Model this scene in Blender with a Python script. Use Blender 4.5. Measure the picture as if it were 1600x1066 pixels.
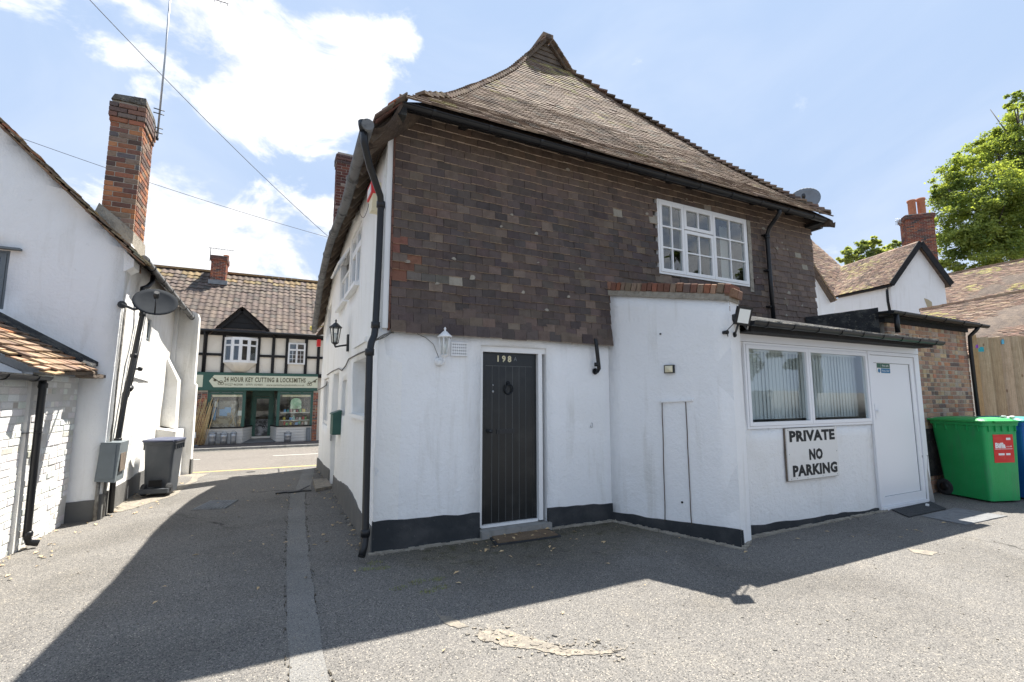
import bpy, math, random
import numpy as np
from mathutils import Vector, Matrix, noise as mn

random.seed(7)
for o in list(bpy.data.objects):
    bpy.data.objects.remove(o, do_unlink=True)
SC = bpy.context.scene
COL = SC.collection
R = math.radians

# ------------------------------------------------------------------ camera
F, CX, CY = 740.0, 800.0, 533.0
PITCH, YAW, EYE = math.atan(87 / 740.0), R(63.7), 1.6
cd = bpy.data.cameras.new('camera')
cam = bpy.data.objects.new('camera', cd)
COL.objects.link(cam)
cd.sensor_width = 36.0
cd.lens = F / 1600 * 36
cd.clip_start = .05
cd.clip_end = 900
cam.location = (0, 0, EYE)
cam.rotation_euler = (R(90) + PITCH, 0, YAW - R(90))
SC.camera = cam

# ------------------------------------------------------------------ light
SUNV = Vector((.437, .27, 1.0)).normalized()          # towards the sun
SUN_EL = math.asin(SUNV.z)
SUN_AZ = math.atan2(SUNV.x, SUNV.y)
sd = bpy.data.lights.new('sun', 'SUN')
sd.energy = 4.0
sd.angle = R(.53)
sd.color = (1.0, .945, .86)
sun = bpy.data.objects.new('sun', sd)
COL.objects.link(sun)
sun.rotation_euler = (-SUNV).to_track_quat('-Z', 'Y').to_euler()
sun.location = (0, 0, 40)
SKY_STRENGTH = .12
EXPOSURE = 1.81
SC.view_settings.view_transform = 'Standard'
SC.view_settings.look = 'None'
SC.view_settings.exposure = EXPOSURE
SC.view_settings.gamma = 1
SC.view_settings.use_curve_mapping = False


def ray(px, py):
    """direction of a place in the photograph, used for laying out the sky and for surveying positions"""
    x = (px - CX) / F
    y = (CY - py) / F
    f = Vector((math.cos(YAW) * math.cos(PITCH), math.sin(YAW) * math.cos(PITCH), math.sin(PITCH)))
    r = Vector((math.sin(YAW), -math.cos(YAW), 0))
    u = r.cross(f)
    return f + r * x + u * y


def at(px, py, X=None, Y=None, Z=None):
    d = ray(px, py)
    if X is not None:
        t = X / d.x
    elif Y is not None:
        t = Y / d.y
    else:
        t = (Z - EYE) / d.z
    return Vector((0, 0, EYE)) + d * t


FV = Vector((math.cos(YAW), math.sin(YAW), 0))
RV = Vector((math.sin(YAW), -math.cos(YAW), 0))
UP = Vector((0, 0, 1))


def deep(px, py, D):
    d = ray(px, py)
    return Vector((0, 0, EYE)) + d * (D / d.dot(FV))


class NT:
    def __init__(s, tree):
        s.t = tree
        s.n = tree.nodes
        s.l = tree.links

    def new(s, typ, **k):
        n = s.n.new(typ)
        for a, v in k.items():
            setattr(n, a, v)
        return n

    def val(s, sock, v):
        if hasattr(v, 'is_output') or isinstance(v, bpy.types.NodeSocket):
            s.l.new(v, sock)
        else:
            sock.default_value = v

    def math(s, op, a, b=0.0, c=0.0, clamp=False):
        n = s.new('ShaderNodeMath', operation=op, use_clamp=clamp)
        s.val(n.inputs[0], a)
        s.val(n.inputs[1], b)
        s.val(n.inputs[2], c)
        return n.outputs[0]

    def ramp(s, x, a, b):
        n = s.new('ShaderNodeMapRange', interpolation_type='SMOOTHSTEP')
        s.val(n.inputs['Value'], x)
        n.inputs['From Min'].default_value = a
        n.inputs['From Max'].default_value = b
        return n.outputs[0]

    def mix(s, f, a, b, blend='MIX'):
        n = s.new('ShaderNodeMix', data_type='RGBA', blend_type=blend)
        s.val(n.inputs[0], f)
        s.val(n.inputs[6], a)
        s.val(n.inputs[7], b)
        return n.outputs[2]

    def noise(s, vec, scale, detail=4, rough=.55, dist=0.0):
        n = s.new('ShaderNodeTexNoise')
        s.l.new(vec, n.inputs['Vector'])
        n.inputs['Scale'].default_value = scale
        n.inputs['Detail'].default_value = detail
        n.inputs['Roughness'].default_value = rough
        n.inputs['Distortion'].default_value = dist
        return n.outputs[0]


def c4(c):
    return (c[0], c[1], c[2], 1.0)


# ------------------------------------------------------------------ sky
W = bpy.data.worlds.new('World')
SC.world = W
W.use_nodes = True
w = NT(W.node_tree)
w.n.clear()
sky = w.new('ShaderNodeTexSky', sky_type='NISHITA', sun_disc=False)
sky.sun_elevation = SUN_EL
sky.sun_rotation = SUN_AZ
sky.air_density = 1.0
sky.dust_density = 1.6
sky.ozone_density = 1.0
tc = w.new('ShaderNodeTexCoord')
gen = tc.outputs['Generated']
mp = w.new('ShaderNodeMapping')
w.l.new(gen, mp.inputs[0])
mp.inputs['Scale'].default_value = (1, 1, 1.7)
n1 = w.noise(mp.outputs[0], 5.5, 9, .6, .35)
n2 = w.noise(mp.outputs[0], 1.9, 5, .55, .8)
blobs = [(300, 20, 190, .9), (380, 90, 170, 1), (470, 130, 150, 1), (560, 110, 130, 1), (610, 70, 90, .8), (420, 180, 90, .6),
         (240, 355, 110, 1.0), (320, 395, 130, 1), (420, 370, 120, 1), (475, 330, 90, .9), (200, 420, 120, 1), (180, 330, 60, .6),
         (440, 265, 110, .35), (120, 40, 130, .35), (1240, -10, 120, .3), (50, 130, 150, .25), (700, 330, 160, .4), (500, 20, 70, .5)]
rng = random.Random(3)
extra = []
for i in range(9):
    a = YAW + R(75 + i * 26)
    e = R(rng.uniform(12, 50))
    extra.append((Vector((math.cos(a) * math.cos(e), math.sin(a) * math.cos(e), math.sin(e))), rng.uniform(.2, .4), rng.uniform(.5, 1)))
acc = None
for it in [(ray(b[0], b[1]).normalized(), b[2] / 740, b[3]) for b in blobs] + extra:
    vd = w.new('ShaderNodeVectorMath', operation='DISTANCE')
    w.l.new(gen, vd.inputs[0])
    vd.inputs[1].default_value = it[0]
    v = w.math('MULTIPLY_ADD', vd.outputs['Value'], -1 / it[1], 1.0)
    v = w.math('MULTIPLY', w.math('MAXIMUM', v, 0.0), it[2])
    acc = v if acc is None else w.math('SMOOTH_MAX', acc, v, .15)
mask = w.math('ADD', acc, w.math('MULTIPLY', w.math('SUBTRACT', n1, .5), 2.3))
mask = w.math('ADD', mask, w.math('MULTIPLY', w.math('SUBTRACT', n2, .5), .5))
cl = w.math('MULTIPLY', w.ramp(mask, .44, .80), w.ramp(acc, .0, .22))
veil = w.math('MULTIPLY', w.ramp(n2, .38, .75), .30)
base = w.new('ShaderNodeMix', data_type='RGBA', blend_type='MIX')
sep = w.new('ShaderNodeSeparateXYZ')
w.l.new(gen, sep.inputs[0])
hz = w.ramp(sep.outputs[2], .75, -.05)
hazef = w.math('MULTIPLY_ADD', hz, .30, .34)
base.inputs[0].default_value = .5
w.l.new(hazef, base.inputs[0])
w.l.new(w.mix(1.0, sky.outputs[0], (1.18, 1.60, 2.36, 1), 'DARKEN'), base.inputs[6])
base.inputs[7].default_value = (1.40, 1.73, 2.26, 1)
c1 = w.mix(veil, base.outputs[2], (2.4, 2.55, 2.8, 1))
cloudcol = w.mix(w.ramp(n1, .35, .65), (2.35, 2.45, 2.65, 1), (3.1, 3.1, 3.15, 1))
c2 = w.mix(cl, c1, cloudcol)
bg = w.new('ShaderNodeBackground')
bg.inputs[1].default_value = SKY_STRENGTH
w.l.new(c2, bg.inputs[0])
wo = w.new('ShaderNodeOutputWorld')
w.l.new(bg.outputs[0], wo.inputs[0])

# ------------------------------------------------------------------ materials
MATS = {}


def mat(name, col, rough=.8, var=None, col2=None, var2=None, bump=None, spec=.3, metal=0.0, streak=None, edge_bevel=0):
    """procedural material: base colour, noise variation towards col2, optional fine variation, relief"""
    m = bpy.data.materials.new(name)
    m.use_nodes = True
    t = NT(m.node_tree)
    b = t.n['Principled BSDF']
    g = t.new('ShaderNodeNewGeometry')
    pos = g.outputs['Position']
    c = None
    if var:
        n = t.noise(pos, var[0], 6, .6, .2)
        c = t.mix(t.math('MULTIPLY', t.ramp(n, var[1], var[2]), var[3] if len(var) > 3 else 1.0), c4(col), c4(col2))
    if var2:
        n = t.noise(pos, var2[0], 8, .65)
        c = t.mix(t.math('MULTIPLY', t.ramp(n, var2[1], var2[2]), var2[4]), c if c is not None else c4(col), c4(var2[3]))
    if streak:
        mp_ = t.new('ShaderNodeMapping')
        t.l.new(pos, mp_.inputs[0])
        mp_.inputs['Scale'].default_value = streak[0]
        n = t.noise(mp_.outputs[0], streak[1], 6, .6, .3)
        c = t.mix(t.math('MULTIPLY', t.ramp(n, streak[2], streak[3]), streak[5]), c if c is not None else c4(col), c4(streak[4]))
    if c is not None:
        t.l.new(c, b.inputs['Base Color'])
    else:
        b.inputs['Base Color'].default_value = c4(col)
    b.inputs['Roughness'].default_value = rough
    b.inputs['Specular IOR Level'].default_value = spec
    b.inputs['Metallic'].default_value = metal
    if bump:
        h = None
        for sc_, st in bump[1]:
            n = t.math('MULTIPLY', t.noise(pos, sc_, 5, .6), st)
            h = n if h is None else t.math('ADD', h, n)
        bn = t.new('ShaderNodeBump')
        bn.inputs['Strength'].default_value = bump[0]
        bn.inputs['Distance'].default_value = .02
        t.l.new(h, bn.inputs['Height'])
        t.l.new(bn.outputs[0], b.inputs['Normal'])
    MATS[name] = m
    return m


def piece_mat(name, nscale=18, namt=.5, dark=(.35, .35, .35), rough=.85, bump=.4, speck=None, add=None, grain=None):
    """colour comes from the piece (object colour or, for joined pieces, the 'col' attribute), aged by noise"""
    m = bpy.data.materials.new(name)
    m.use_nodes = True
    t = NT(m.node_tree)
    b = t.n['Principled BSDF']
    oi = t.new('ShaderNodeObjectInfo')
    at_ = t.new('ShaderNodeAttribute', attribute_name='col')
    c = t.mix(1.0, oi.outputs['Color'], at_.outputs['Color'], 'ADD')
    if add:
        c = t.mix(1.0, c, c4(add), 'ADD')
    g = t.new('ShaderNodeNewGeometry')
    n = t.noise(g.outputs['Position'], nscale, 7, .65)
    c = t.mix(t.math('MULTIPLY', t.ramp(n, .42, .72), namt), c, t.mix(1.0, c, c4(dark), 'MULTIPLY'))
    nf = t.noise(g.outputs['Position'], nscale * 6, 4, .6)
    c = t.mix(t.math('MULTIPLY', t.ramp(nf, .5, .75), .35), c, t.mix(1.0, c, (1.7, 1.65, 1.6, 1), 'MULTIPLY'))
    if grain:
        mpg = t.new('ShaderNodeMapping')
        t.l.new(g.outputs['Position'], mpg.inputs[0])
        mpg.inputs['Scale'].default_value = (grain, grain, grain * .035)
        ng = t.noise(mpg.outputs[0], 1.0, 8, .7, .6)
        c = t.mix(t.math('MULTIPLY', t.ramp(ng, .40, .66), .6), c, t.mix(1.0, c, (.58, .52, .45, 1), 'MULTIPLY'))
        vk = t.new('ShaderNodeTexVoronoi')
        mpk = t.new('ShaderNodeMapping')
        t.l.new(g.outputs['Position'], mpk.inputs[0])
        mpk.inputs['Scale'].default_value = (1, 1, .45)
        t.l.new(mpk.outputs[0], vk.inputs['Vector'])
        vk.inputs['Scale'].default_value = 5.0
        c = t.mix(t.math('MULTIPLY', t.ramp(vk.outputs['Distance'], .10, .04), .75), c, t.mix(1.0, c, (.35, .26, .2, 1), 'MULTIPLY'))
    if speck:
        n3 = t.noise(g.outputs['Position'], speck[0], 6, .7)
        c = t.mix(t.math('MULTIPLY', t.ramp(n3, speck[1], speck[2]), speck[4]), c, c4(speck[3]))
    t.l.new(c, b.inputs['Base Color'])
    b.inputs['Roughness'].default_value = rough
    b.inputs['Specular IOR Level'].default_value = .25
    bn = t.new('ShaderNodeBump')
    bn.inputs['Strength'].default_value = bump
    bn.inputs['Distance'].default_value = .01
    t.l.new(t.math('ADD', n, t.math('MULTIPLY', nf, .5)), bn.inputs['Height'])
    t.l.new(bn.outputs[0], b.inputs['Normal'])
    MATS[name] = m
    return m


def glass_mat(name, tint=(.9, .95, .95), refl=1.0):
    m = bpy.data.materials.new(name)
    m.use_nodes = True
    t = NT(m.node_tree)
    t.n.clear()
    gg = t.new('ShaderNodeNewGeometry')
    dt = t.new('ShaderNodeVectorMath', operation='DOT_PRODUCT')
    t.l.new(gg.outputs['Normal'], dt.inputs[0])
    t.l.new(gg.outputs['Incoming'], dt.inputs[1])
    one = t.math('SUBTRACT', 1.0, t.math('ABSOLUTE', dt.outputs['Value']))
    f = t.math('MULTIPLY_ADD', t.math('POWER', one, 5.0), .95, .05)      # Schlick, both faces of the pane alike
    f = t.math('MULTIPLY', f, refl, clamp=True)
    tr = t.new('ShaderNodeBsdfTransparent')
    tr.inputs[0].default_value = c4(tint)
    gl = t.new('ShaderNodeBsdfGlossy')
    gl.inputs['Roughness'].default_value = .015
    gl.inputs['Color'].default_value = (.95, .97, 1, 1)
    g = t.new('ShaderNodeNewGeometry')
    bn = t.new('ShaderNodeBump')
    bn.inputs['Strength'].default_value = .02
    bn.inputs['Distance'].default_value = .05
    t.l.new(t.noise(g.outputs['Position'], 2.5, 2), bn.inputs['Height'])
    t.l.new(bn.outputs[0], gl.inputs['Normal'])
    mx = t.new('ShaderNodeMixShader')
    t.l.new(f, mx.inputs[0])
    t.l.new(tr.outputs[0], mx.inputs[1])
    t.l.new(gl.outputs[0], mx.inputs[2])
    o = t.new('ShaderNodeOutputMaterial')
    t.l.new(mx.outputs[0], o.inputs[0])
    MATS[name] = m
    return m


def asphalt(name, lo, hi, mid, sc=1.0, patch=.35, grime=False):
    m = bpy.data.materials.new(name)
    m.use_nodes = True
    t = NT(m.node_tree)
    b = t.n['Principled BSDF']
    g = t.new('ShaderNodeNewGeometry')
    pos = g.outputs['Position']
    vo = t.new('ShaderNodeTexVoronoi')
    t.l.new(pos, vo.inputs['Vector'])
    vo.inputs['Scale'].default_value = 150 * sc
    sp = t.new('ShaderNodeSeparateColor')
    t.l.new(vo.outputs['Color'], sp.inputs[0])
    c = t.mix(t.ramp(sp.outputs[0], .05, .95), c4(lo), c4(hi))
    n = t.noise(pos, 260 * sc, 3, .6)
    c = t.mix(t.math('MULTIPLY', t.ramp(n, .35, .65), .55), c, c4(mid))
    c = t.mix(t.math('MULTIPLY', t.ramp(sp.outputs[1], .93, .97), .8), c, (.42, .38, .32, 1))
    c = t.mix(t.math('MULTIPLY', t.ramp(sp.outputs[2], .93, .97), .75), c, (.018, .018, .018, 1))
    if grime:
        sx = t.new('ShaderNodeSeparateXYZ')
        t.l.new(pos, sx.inputs[0])
        nw = t.noise(pos, 1.4, 6, .65, .4)
        yy = t.math('MULTIPLY_ADD', nw, 1.3, sx.outputs[1])
        gy = t.math('MULTIPLY', t.ramp(yy, 4.3, 5.7), t.math('MULTIPLY', t.ramp(sx.outputs[0], .7, 1.6), t.ramp(sx.outputs[0], 5.2, 4.2)))
        c = t.mix(t.math('MULTIPLY', gy, .85), c, t.mix(1.0, c, (.62, .58, .47, 1), 'MULTIPLY'))
        gm2 = t.math('MULTIPLY', gy, t.ramp(t.noise(pos, 7, 6, .7), .50, .66))
        c = t.mix(t.math('MULTIPLY', gm2, .7), c, (.055, .055, .022, 1))
    n2_ = t.noise(pos, .55, 6, .6, .5)
    c = t.mix(t.math('MULTIPLY', t.ramp(n2_, .42, .68), patch), c, t.mix(1.0, c, (.55, .54, .52, 1), 'MULTIPLY'))
    n3_ = t.noise(pos, 2.3, 6, .7, .2)
    c = t.mix(t.math('MULTIPLY', t.ramp(n3_, .5, .75), patch * .8), c, t.mix(1.0, c, (1.35, 1.3, 1.2, 1), 'MULTIPLY'))
    if grime:          # hairline cracks and a few dark drips
        wv = t.new('ShaderNodeVectorMath', operation='MULTIPLY_ADD')
        nn_ = t.new('ShaderNodeTexNoise')
        t.l.new(pos, nn_.inputs['Vector'])
        nn_.inputs['Scale'].default_value = 2.2
        nn_.inputs['Detail'].default_value = 6
        t.l.new(nn_.outputs['Color'], wv.inputs[0])
        wv.inputs[1].default_value = (.55, .55, .55)
        t.l.new(pos, wv.inputs[2])
        vc = t.new('ShaderNodeTexVoronoi', feature='DISTANCE_TO_EDGE')
        t.l.new(wv.outputs[0], vc.inputs['Vector'])
        vc.inputs['Scale'].default_value = .42
        ck = t.math('MULTIPLY', t.ramp(vc.outputs['Distance'], .009, .002), t.ramp(t.noise(pos, .5, 3), .52, .62))
        c = t.mix(t.math('MULTIPLY', ck, .75), c, (.03, .028, .024, 1))
        st = t.ramp(t.noise(pos, 1.1, 7, .72, .3), .62, .72)
        c = t.mix(t.math('MULTIPLY', st, .5), c, t.mix(1.0, c, (.60, .58, .55, 1), 'MULTIPLY'))
    t.l.new(c, b.inputs['Base Color'])
    b.inputs['Roughness'].default_value = .92
    b.inputs['Specular IOR Level'].default_value = .2
    bn = t.new('ShaderNodeBump')
    bn.inputs['Strength'].default_value = .55
    bn.inputs['Distance'].default_value = .008
    t.l.new(t.math('ADD', t.math('MULTIPLY', vo.outputs['Distance'], -1.6), t.math('MULTIPLY', n, .7)), bn.inputs['Height'])
    t.l.new(bn.outputs[0], b.inputs['Normal'])
    MATS[name] = m
    return m


def leaf_mat(name, a, b_, tr=.35):
    m = bpy.data.materials.new(name)
    m.use_nodes = True
    t = NT(m.node_tree)
    t.n.clear()
    at_ = t.new('ShaderNodeAttribute', attribute_name='tone')
    c = t.mix(at_.outputs['Fac'], c4(a), c4(b_))
    d = t.new('ShaderNodeBsdfDiffuse')
    t.l.new(c, d.inputs[0])
    tl = t.new('ShaderNodeBsdfTranslucent')
    t.l.new(t.mix(1.0, c, (1.25, 1.2, .5, 1), 'MULTIPLY'), tl.inputs[0])
    mx = t.new('ShaderNodeMixShader')
    mx.inputs[0].default_value = tr
    t.l.new(d.outputs[0], mx.inputs[1])
    t.l.new(tl.outputs[0], mx.inputs[2])
    o = t.new('ShaderNodeOutputMaterial')
    t.l.new(mx.outputs[0], o.inputs[0])
    MATS[name] = m
    return m


render_bump = (.5, [(7, .9), (28, .5), (70, .3), (2, 1.5)])
mat('white_render', (.83, .835, .835), .82, (1.3, .45, .75, .6), (.76, .76, .745), (11, .64, .78, (.50, .48, .44), .38), render_bump,
    streak=((3.4, 3.4, .35), 1.8, .52, .76, (.56, .545, .50), .45))
mat('side_render', (.84, .835, .81), .82, (1.1, .45, .75, .6), (.77, .76, .71), (9, .63, .78, (.50, .48, .43), .38), render_bump,
    streak=((2.8, 2.8, .35), 1.6, .52, .78, (.57, .55, .48), .5))
mat('rough_render', (.82, .82, .81), .85, (1.6, .45, .75, .6), (.75, .74, .71), (16, .63, .78, (.45, .43, .40), .42), (.75, [(18, .8), (55, .6), (3, 1)]),
    streak=((3.2, 3.2, .4), 1.7, .54, .78, (.58, .56, .52), .4))
mat('toned_down_render', (.78, .77, .74), .88, (1.3, .42, .68, .7), (.66, .64, .59), (12, .60, .74, (.42, .40, .35), .5), (.8, [(14, .9), (50, .5), (3, 1)]),
    streak=((3, 3, .35), 1.8, .50, .72, (.42, .40, .34), .5))  # stains, and a base darkened to keep the sunlit flank from glaring white
mat('white_paint', (.80, .80, .79), .45, (3, .5, .8, .5), (.72, .71, .68), None, (.1, [(30, .5)]), spec=.4)
mat('upvc', (.80, .81, .83), .3, (2, .5, .8, .3), (.76, .77, .78), None, None, spec=.45)
mat('cream_paint', (.72, .66, .53), .6, (4, .45, .7, .6), (.58, .50, .38), (25, .6, .75, (.35, .30, .23), .4), (.2, [(30, .5)]))
mat('plinth_black', (.030, .034, .038), .7, (2.5, .45, .7, .8), (.065, .066, .068), (16, .63, .76, (.26, .25, .23), .55), (.5, [(12, .8), (60, .4)]))
mat('plinth_grey', (.115, .115, .112), .8, (2.5, .45, .75, .7), (.17, .165, .155), (20, .66, .78, (.32, .31, .28), .5), (.5, [(12, .8), (60, .4)]))
mat('mortar', (.42, .38, .32), .95, (9, .4, .7, .8), (.28, .25, .21), None, (.5, [(60, .6)]))
mat('white_mortar', (.60, .59, .57), .95, (5, .4, .7, .6), (.52, .51, .48), None, (.5, [(60, .6)]))
mat('tile_bed', (.06, .05, .045), .95, (9, .4, .7, .8), (.10, .085, .07))
mat('black_plastic', (.010, .011, .013), .34, (6, .5, .8, .5), (.022, .023, .024), (30, .68, .8, (.10, .10, .095), .4), None, spec=.4)
mat('grey_iron', (.17, .172, .172), .75, (7, .42, .7, .8), (.055, .055, .055), (35, .6, .75, (.30, .29, .26), .5), (.6, [(25, .7), (80, .5)]))
mat('black_timber', (.013, .013, .014), .7, (5, .45, .75, .7), (.026, .024, .023), (30, .64, .8, (.09, .08, .07), .35), (.4, [(30, .7)]))
mat('bitumen', (.022, .023, .025), .8, (5, .45, .68, .8), (.075, .075, .07), (22, .54, .68, (.15, .145, .11), .65), (.8, [(15, 1), (60, .5)]))
mat('old_timber', (.17, .135, .105), .85, (6, .4, .7, .8), (.09, .075, .065), (40, .55, .7, (.26, .22, .18), .5), (.5, [(40, .7)]))
mat('door_black', (.008, .010, .011), .34, (4, .45, .75, .7), (.030, .030, .029), (40, .66, .78, (.10, .10, .095), .3), (.15, [(20, .6)]), spec=.5)
mat('groove', (.13, .135, .135), .8)
mat('brass', (.62, .55, .36), .4, metal=.5)
mat('iron_black', (.022, .023, .025), .5, spec=.5, bump=(.3, [(60, .5)]))
mat('stone_step', (.27, .265, .25), .9, (6, .4, .7, .8), (.17, .165, .155), (60, .5, .7, (.35, .34, .3), .4), (.4, [(50, .6)]))
mat('coir', (.20, .14, .09), 1.0, (8, .4, .7, .8), (.12, .085, .06), (140, .45, .6, (.32, .24, .16), .6), (1, [(180, 1)]))
mat('rubber', (.035, .037, .040), .8, (10, .4, .7, .8), (.06, .062, .064), (90, .5, .7, (.10, .10, .10), .4), (.8, [(120, 1)]))
mat('grey_mat', (.20, .205, .21), .95, (10, .4, .7, .8), (.13, .135, .14), (120, .5, .7, (.30, .30, .29), .5), (.6, [(150, 1)]))
mat('dark_void', (.012, .012, .013), .9)
mat('room', (.24, .25, .25), .9)
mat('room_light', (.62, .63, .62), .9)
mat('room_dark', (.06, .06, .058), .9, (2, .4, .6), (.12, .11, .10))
mat('lead', (.21, .225, .24), .6, (6, .4, .7, .8), (.13, .14, .15), None, (.3, [(15, .7)]))
mat('concrete', (.20, .20, .195), .9, (4, .4, .7, .8), (.12, .12, .118), (90, .45, .7, (.30, .295, .28), .6), (.5, [(90, .8), (12, .8)]))
mat('galvanised', (.42, .43, .44), .42, (9, .4, .7, .8), (.30, .31, .32), metal=.7)
mat('dish_dark', (.024, .027, .031), .95, (5, .4, .7, .6), (.035, .038, .042), spec=.08)
mat('dish_grey', (.20, .215, .23), .5, (5, .4, .7, .6), (.15, .16, .17), None, None)
mat('grey_box', (.15, .175, .19), .5, (5, .4, .7, .5), (.12, .14, .15), None, None)
mat('green_paint', (.040, .105, .085), .5, (5, .4, .7, .5), (.03, .08, .065))
mat('green_sheet', (.02, .10, .055), .35)
mat('red_plastic', (.62, .035, .035), .4)
mat('red_print', (.60, .03, .028), .5, (6, .45, .7, .5), (.66, .09, .07))
mat('cream_plastic', (.72, .66, .47), .5)
mat('green_bin', (.020, .33, .095), .42, (3, .4, .7, .7), (.03, .37, .12), (35, .60, .8, (.10, .30, .16), .5), (.3, [(90, .6), (5, .8)]),
    streak=((7, 7, .8), 2.2, .50, .74, (.07, .22, .12), .5))
mat('green_lid', (.03, .33, .085), .45, (3, .4, .7, .7), (.045, .37, .11), (35, .62, .8, (.10, .36, .14), .5), (.15, [(90, .6)]))
mat('blue_bin', (.014, .10, .36), .42, (3, .4, .7, .7), (.02, .13, .42), None, (.15, [(90, .6)]))
mat('teal_lid', (.03, .28, .26), .45)
mat('grey_bin', (.060, .068, .078), .5, (4, .4, .7, .7), (.085, .092, .10), (40, .62, .8, (.15, .15, .15), .4), (.15, [(90, .6)]))
mat('blue_lid', (.075, .085, .13), .5)
mat('paper', (.78, .78, .77), .6)
mat('ink', (.02, .022, .024), .6)
mat('sign_panel', (.74, .73, .70), .5, (4, .5, .75, .6), (.64, .62, .57), (40, .66, .78, (.4, .37, .32), .35))
mat('sign_cream', (.62, .63, .49), .5)
mat('gold_ink', (.12, .11, .07), .6)
mat('cream_panel', (.72, .67, .58), .85, (3, .45, .7, .5), (.64, .58, .49), None, (.2, [(20, .6)]))
mat('white_boards', (.66, .64, .60), .7, (4, .45, .7, .5), (.58, .56, .52))
mat('terracotta', (.42, .17, .095), .8, (8, .45, .7, .7), (.30, .12, .07))
mat('old_crown', (.13, .12, .105), .95, (14, .4, .66, .9), (.06, .055, .05), (30, .5, .66, (.26, .245, .19), .6), (.9, [(30, 1)]))
mat('wood_interior', (.20, .12, .07), .7)
mat('blind', (.64, .65, .64), .85, bump=(.1, [(40, .5)]))
mat('copper_lamp', (.85, .82, .74), .3)
mat('lens', (.75, .77, .74), .25, spec=.6)
mat('wire', (.03, .03, .032), .7)
mat('cable_grey', (.20, .19, .17), .8, (14, .4, .7), (.06, .055, .05))
mat('bark', (.10, .085, .07), .95, (5, .4, .7), (.05, .042, .036), None, (.8, [(20, 1)]))
mat('dry_leaf', (.48, .34, .18), .8, (40, .4, .7), (.60, .46, .27))
mat('bamboo', (.55, .40, .20), .6, (5, .4, .7), (.42, .29, .14))
mat('road_line', (.68, .67, .62), .8, (20, .45, .7, .6), (.40, .38, .34))
mat('yellow_line', (.70, .52, .16), .8, (20, .45, .7, .6), (.50, .40, .22))
mat('lichen_mortar', (.33, .30, .25), .95, (12, .4, .7, .8), (.20, .18, .15), (40, .5, .7, (.42, .40, .33), .6), (.8, [(40, 1)]))
mat('patch', (.30, .265, .21), .95, (14, .38, .60, .85), (.185, .168, .145), (75, .47, .60, (.13, .12, .11), .6), (.5, [(60, 1)]))
mat('soil', (.085, .075, .06), 1.0, (6, .4, .7), (.06, .05, .035))
mat('moss', (.10, .115, .03), 1.0, (20, .4, .7), (.16, .14, .05))
asphalt('tarmac', (.102, .099, .095), (.238, .225, .206), (.161, .154, .145), grime=True, patch=.5)
asphalt('road_tarmac', (.11, .10, .09), (.22, .20, .18), (.165, .152, .137), .6, .2)
asphalt('drain_concrete', (.15, .15, .147), (.275, .267, .252), (.21, .207, .198), 1.3, .5)
asphalt('far_ground', (.09, .088, .08), (.15, .145, .13), (.12, .115, .105), .2)
PT = piece_mat('wall_tile', 12, .6, (.55, .52, .50), .8, .7, speck=(22, .70, .80, (.36, .31, .25), .6))
PR = piece_mat('roof_tile', 14, .55, (.5, .47, .45), .9, .6, speck=(9, .62, .76, (.30, .25, .12), .5))
PB = piece_mat('brick', 22, .5, (.55, .5, .48), .9, .6, speck=(16, .66, .78, (.38, .35, .29), .45))
PW = piece_mat('painted_brick', 9, .35, (.82, .81, .78), .8, .6, speck=(24, .69, .8, (.40, .37, .33), .4))
PD_ = piece_mat('board', 9, .4, (.72, .68, .62), .85, .5, grain=70)
EDGE = piece_mat('tile_edge', 30, .7, (.30, .28, .27), .95, .4, add=(.42, .345, .265))  # worn edges, plus light bounced off the ground added into their colour
GL = glass_mat('window_glass', (.90, .93, .93), 1.3)
GL2 = glass_mat('shop_glass', (.93, .95, .93), 1.0)
GLW = glass_mat('lantern_glass', (.92, .93, .92), .8)

# ------------------------------------------------------------------ mesh helpers
ORG = {}


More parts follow.
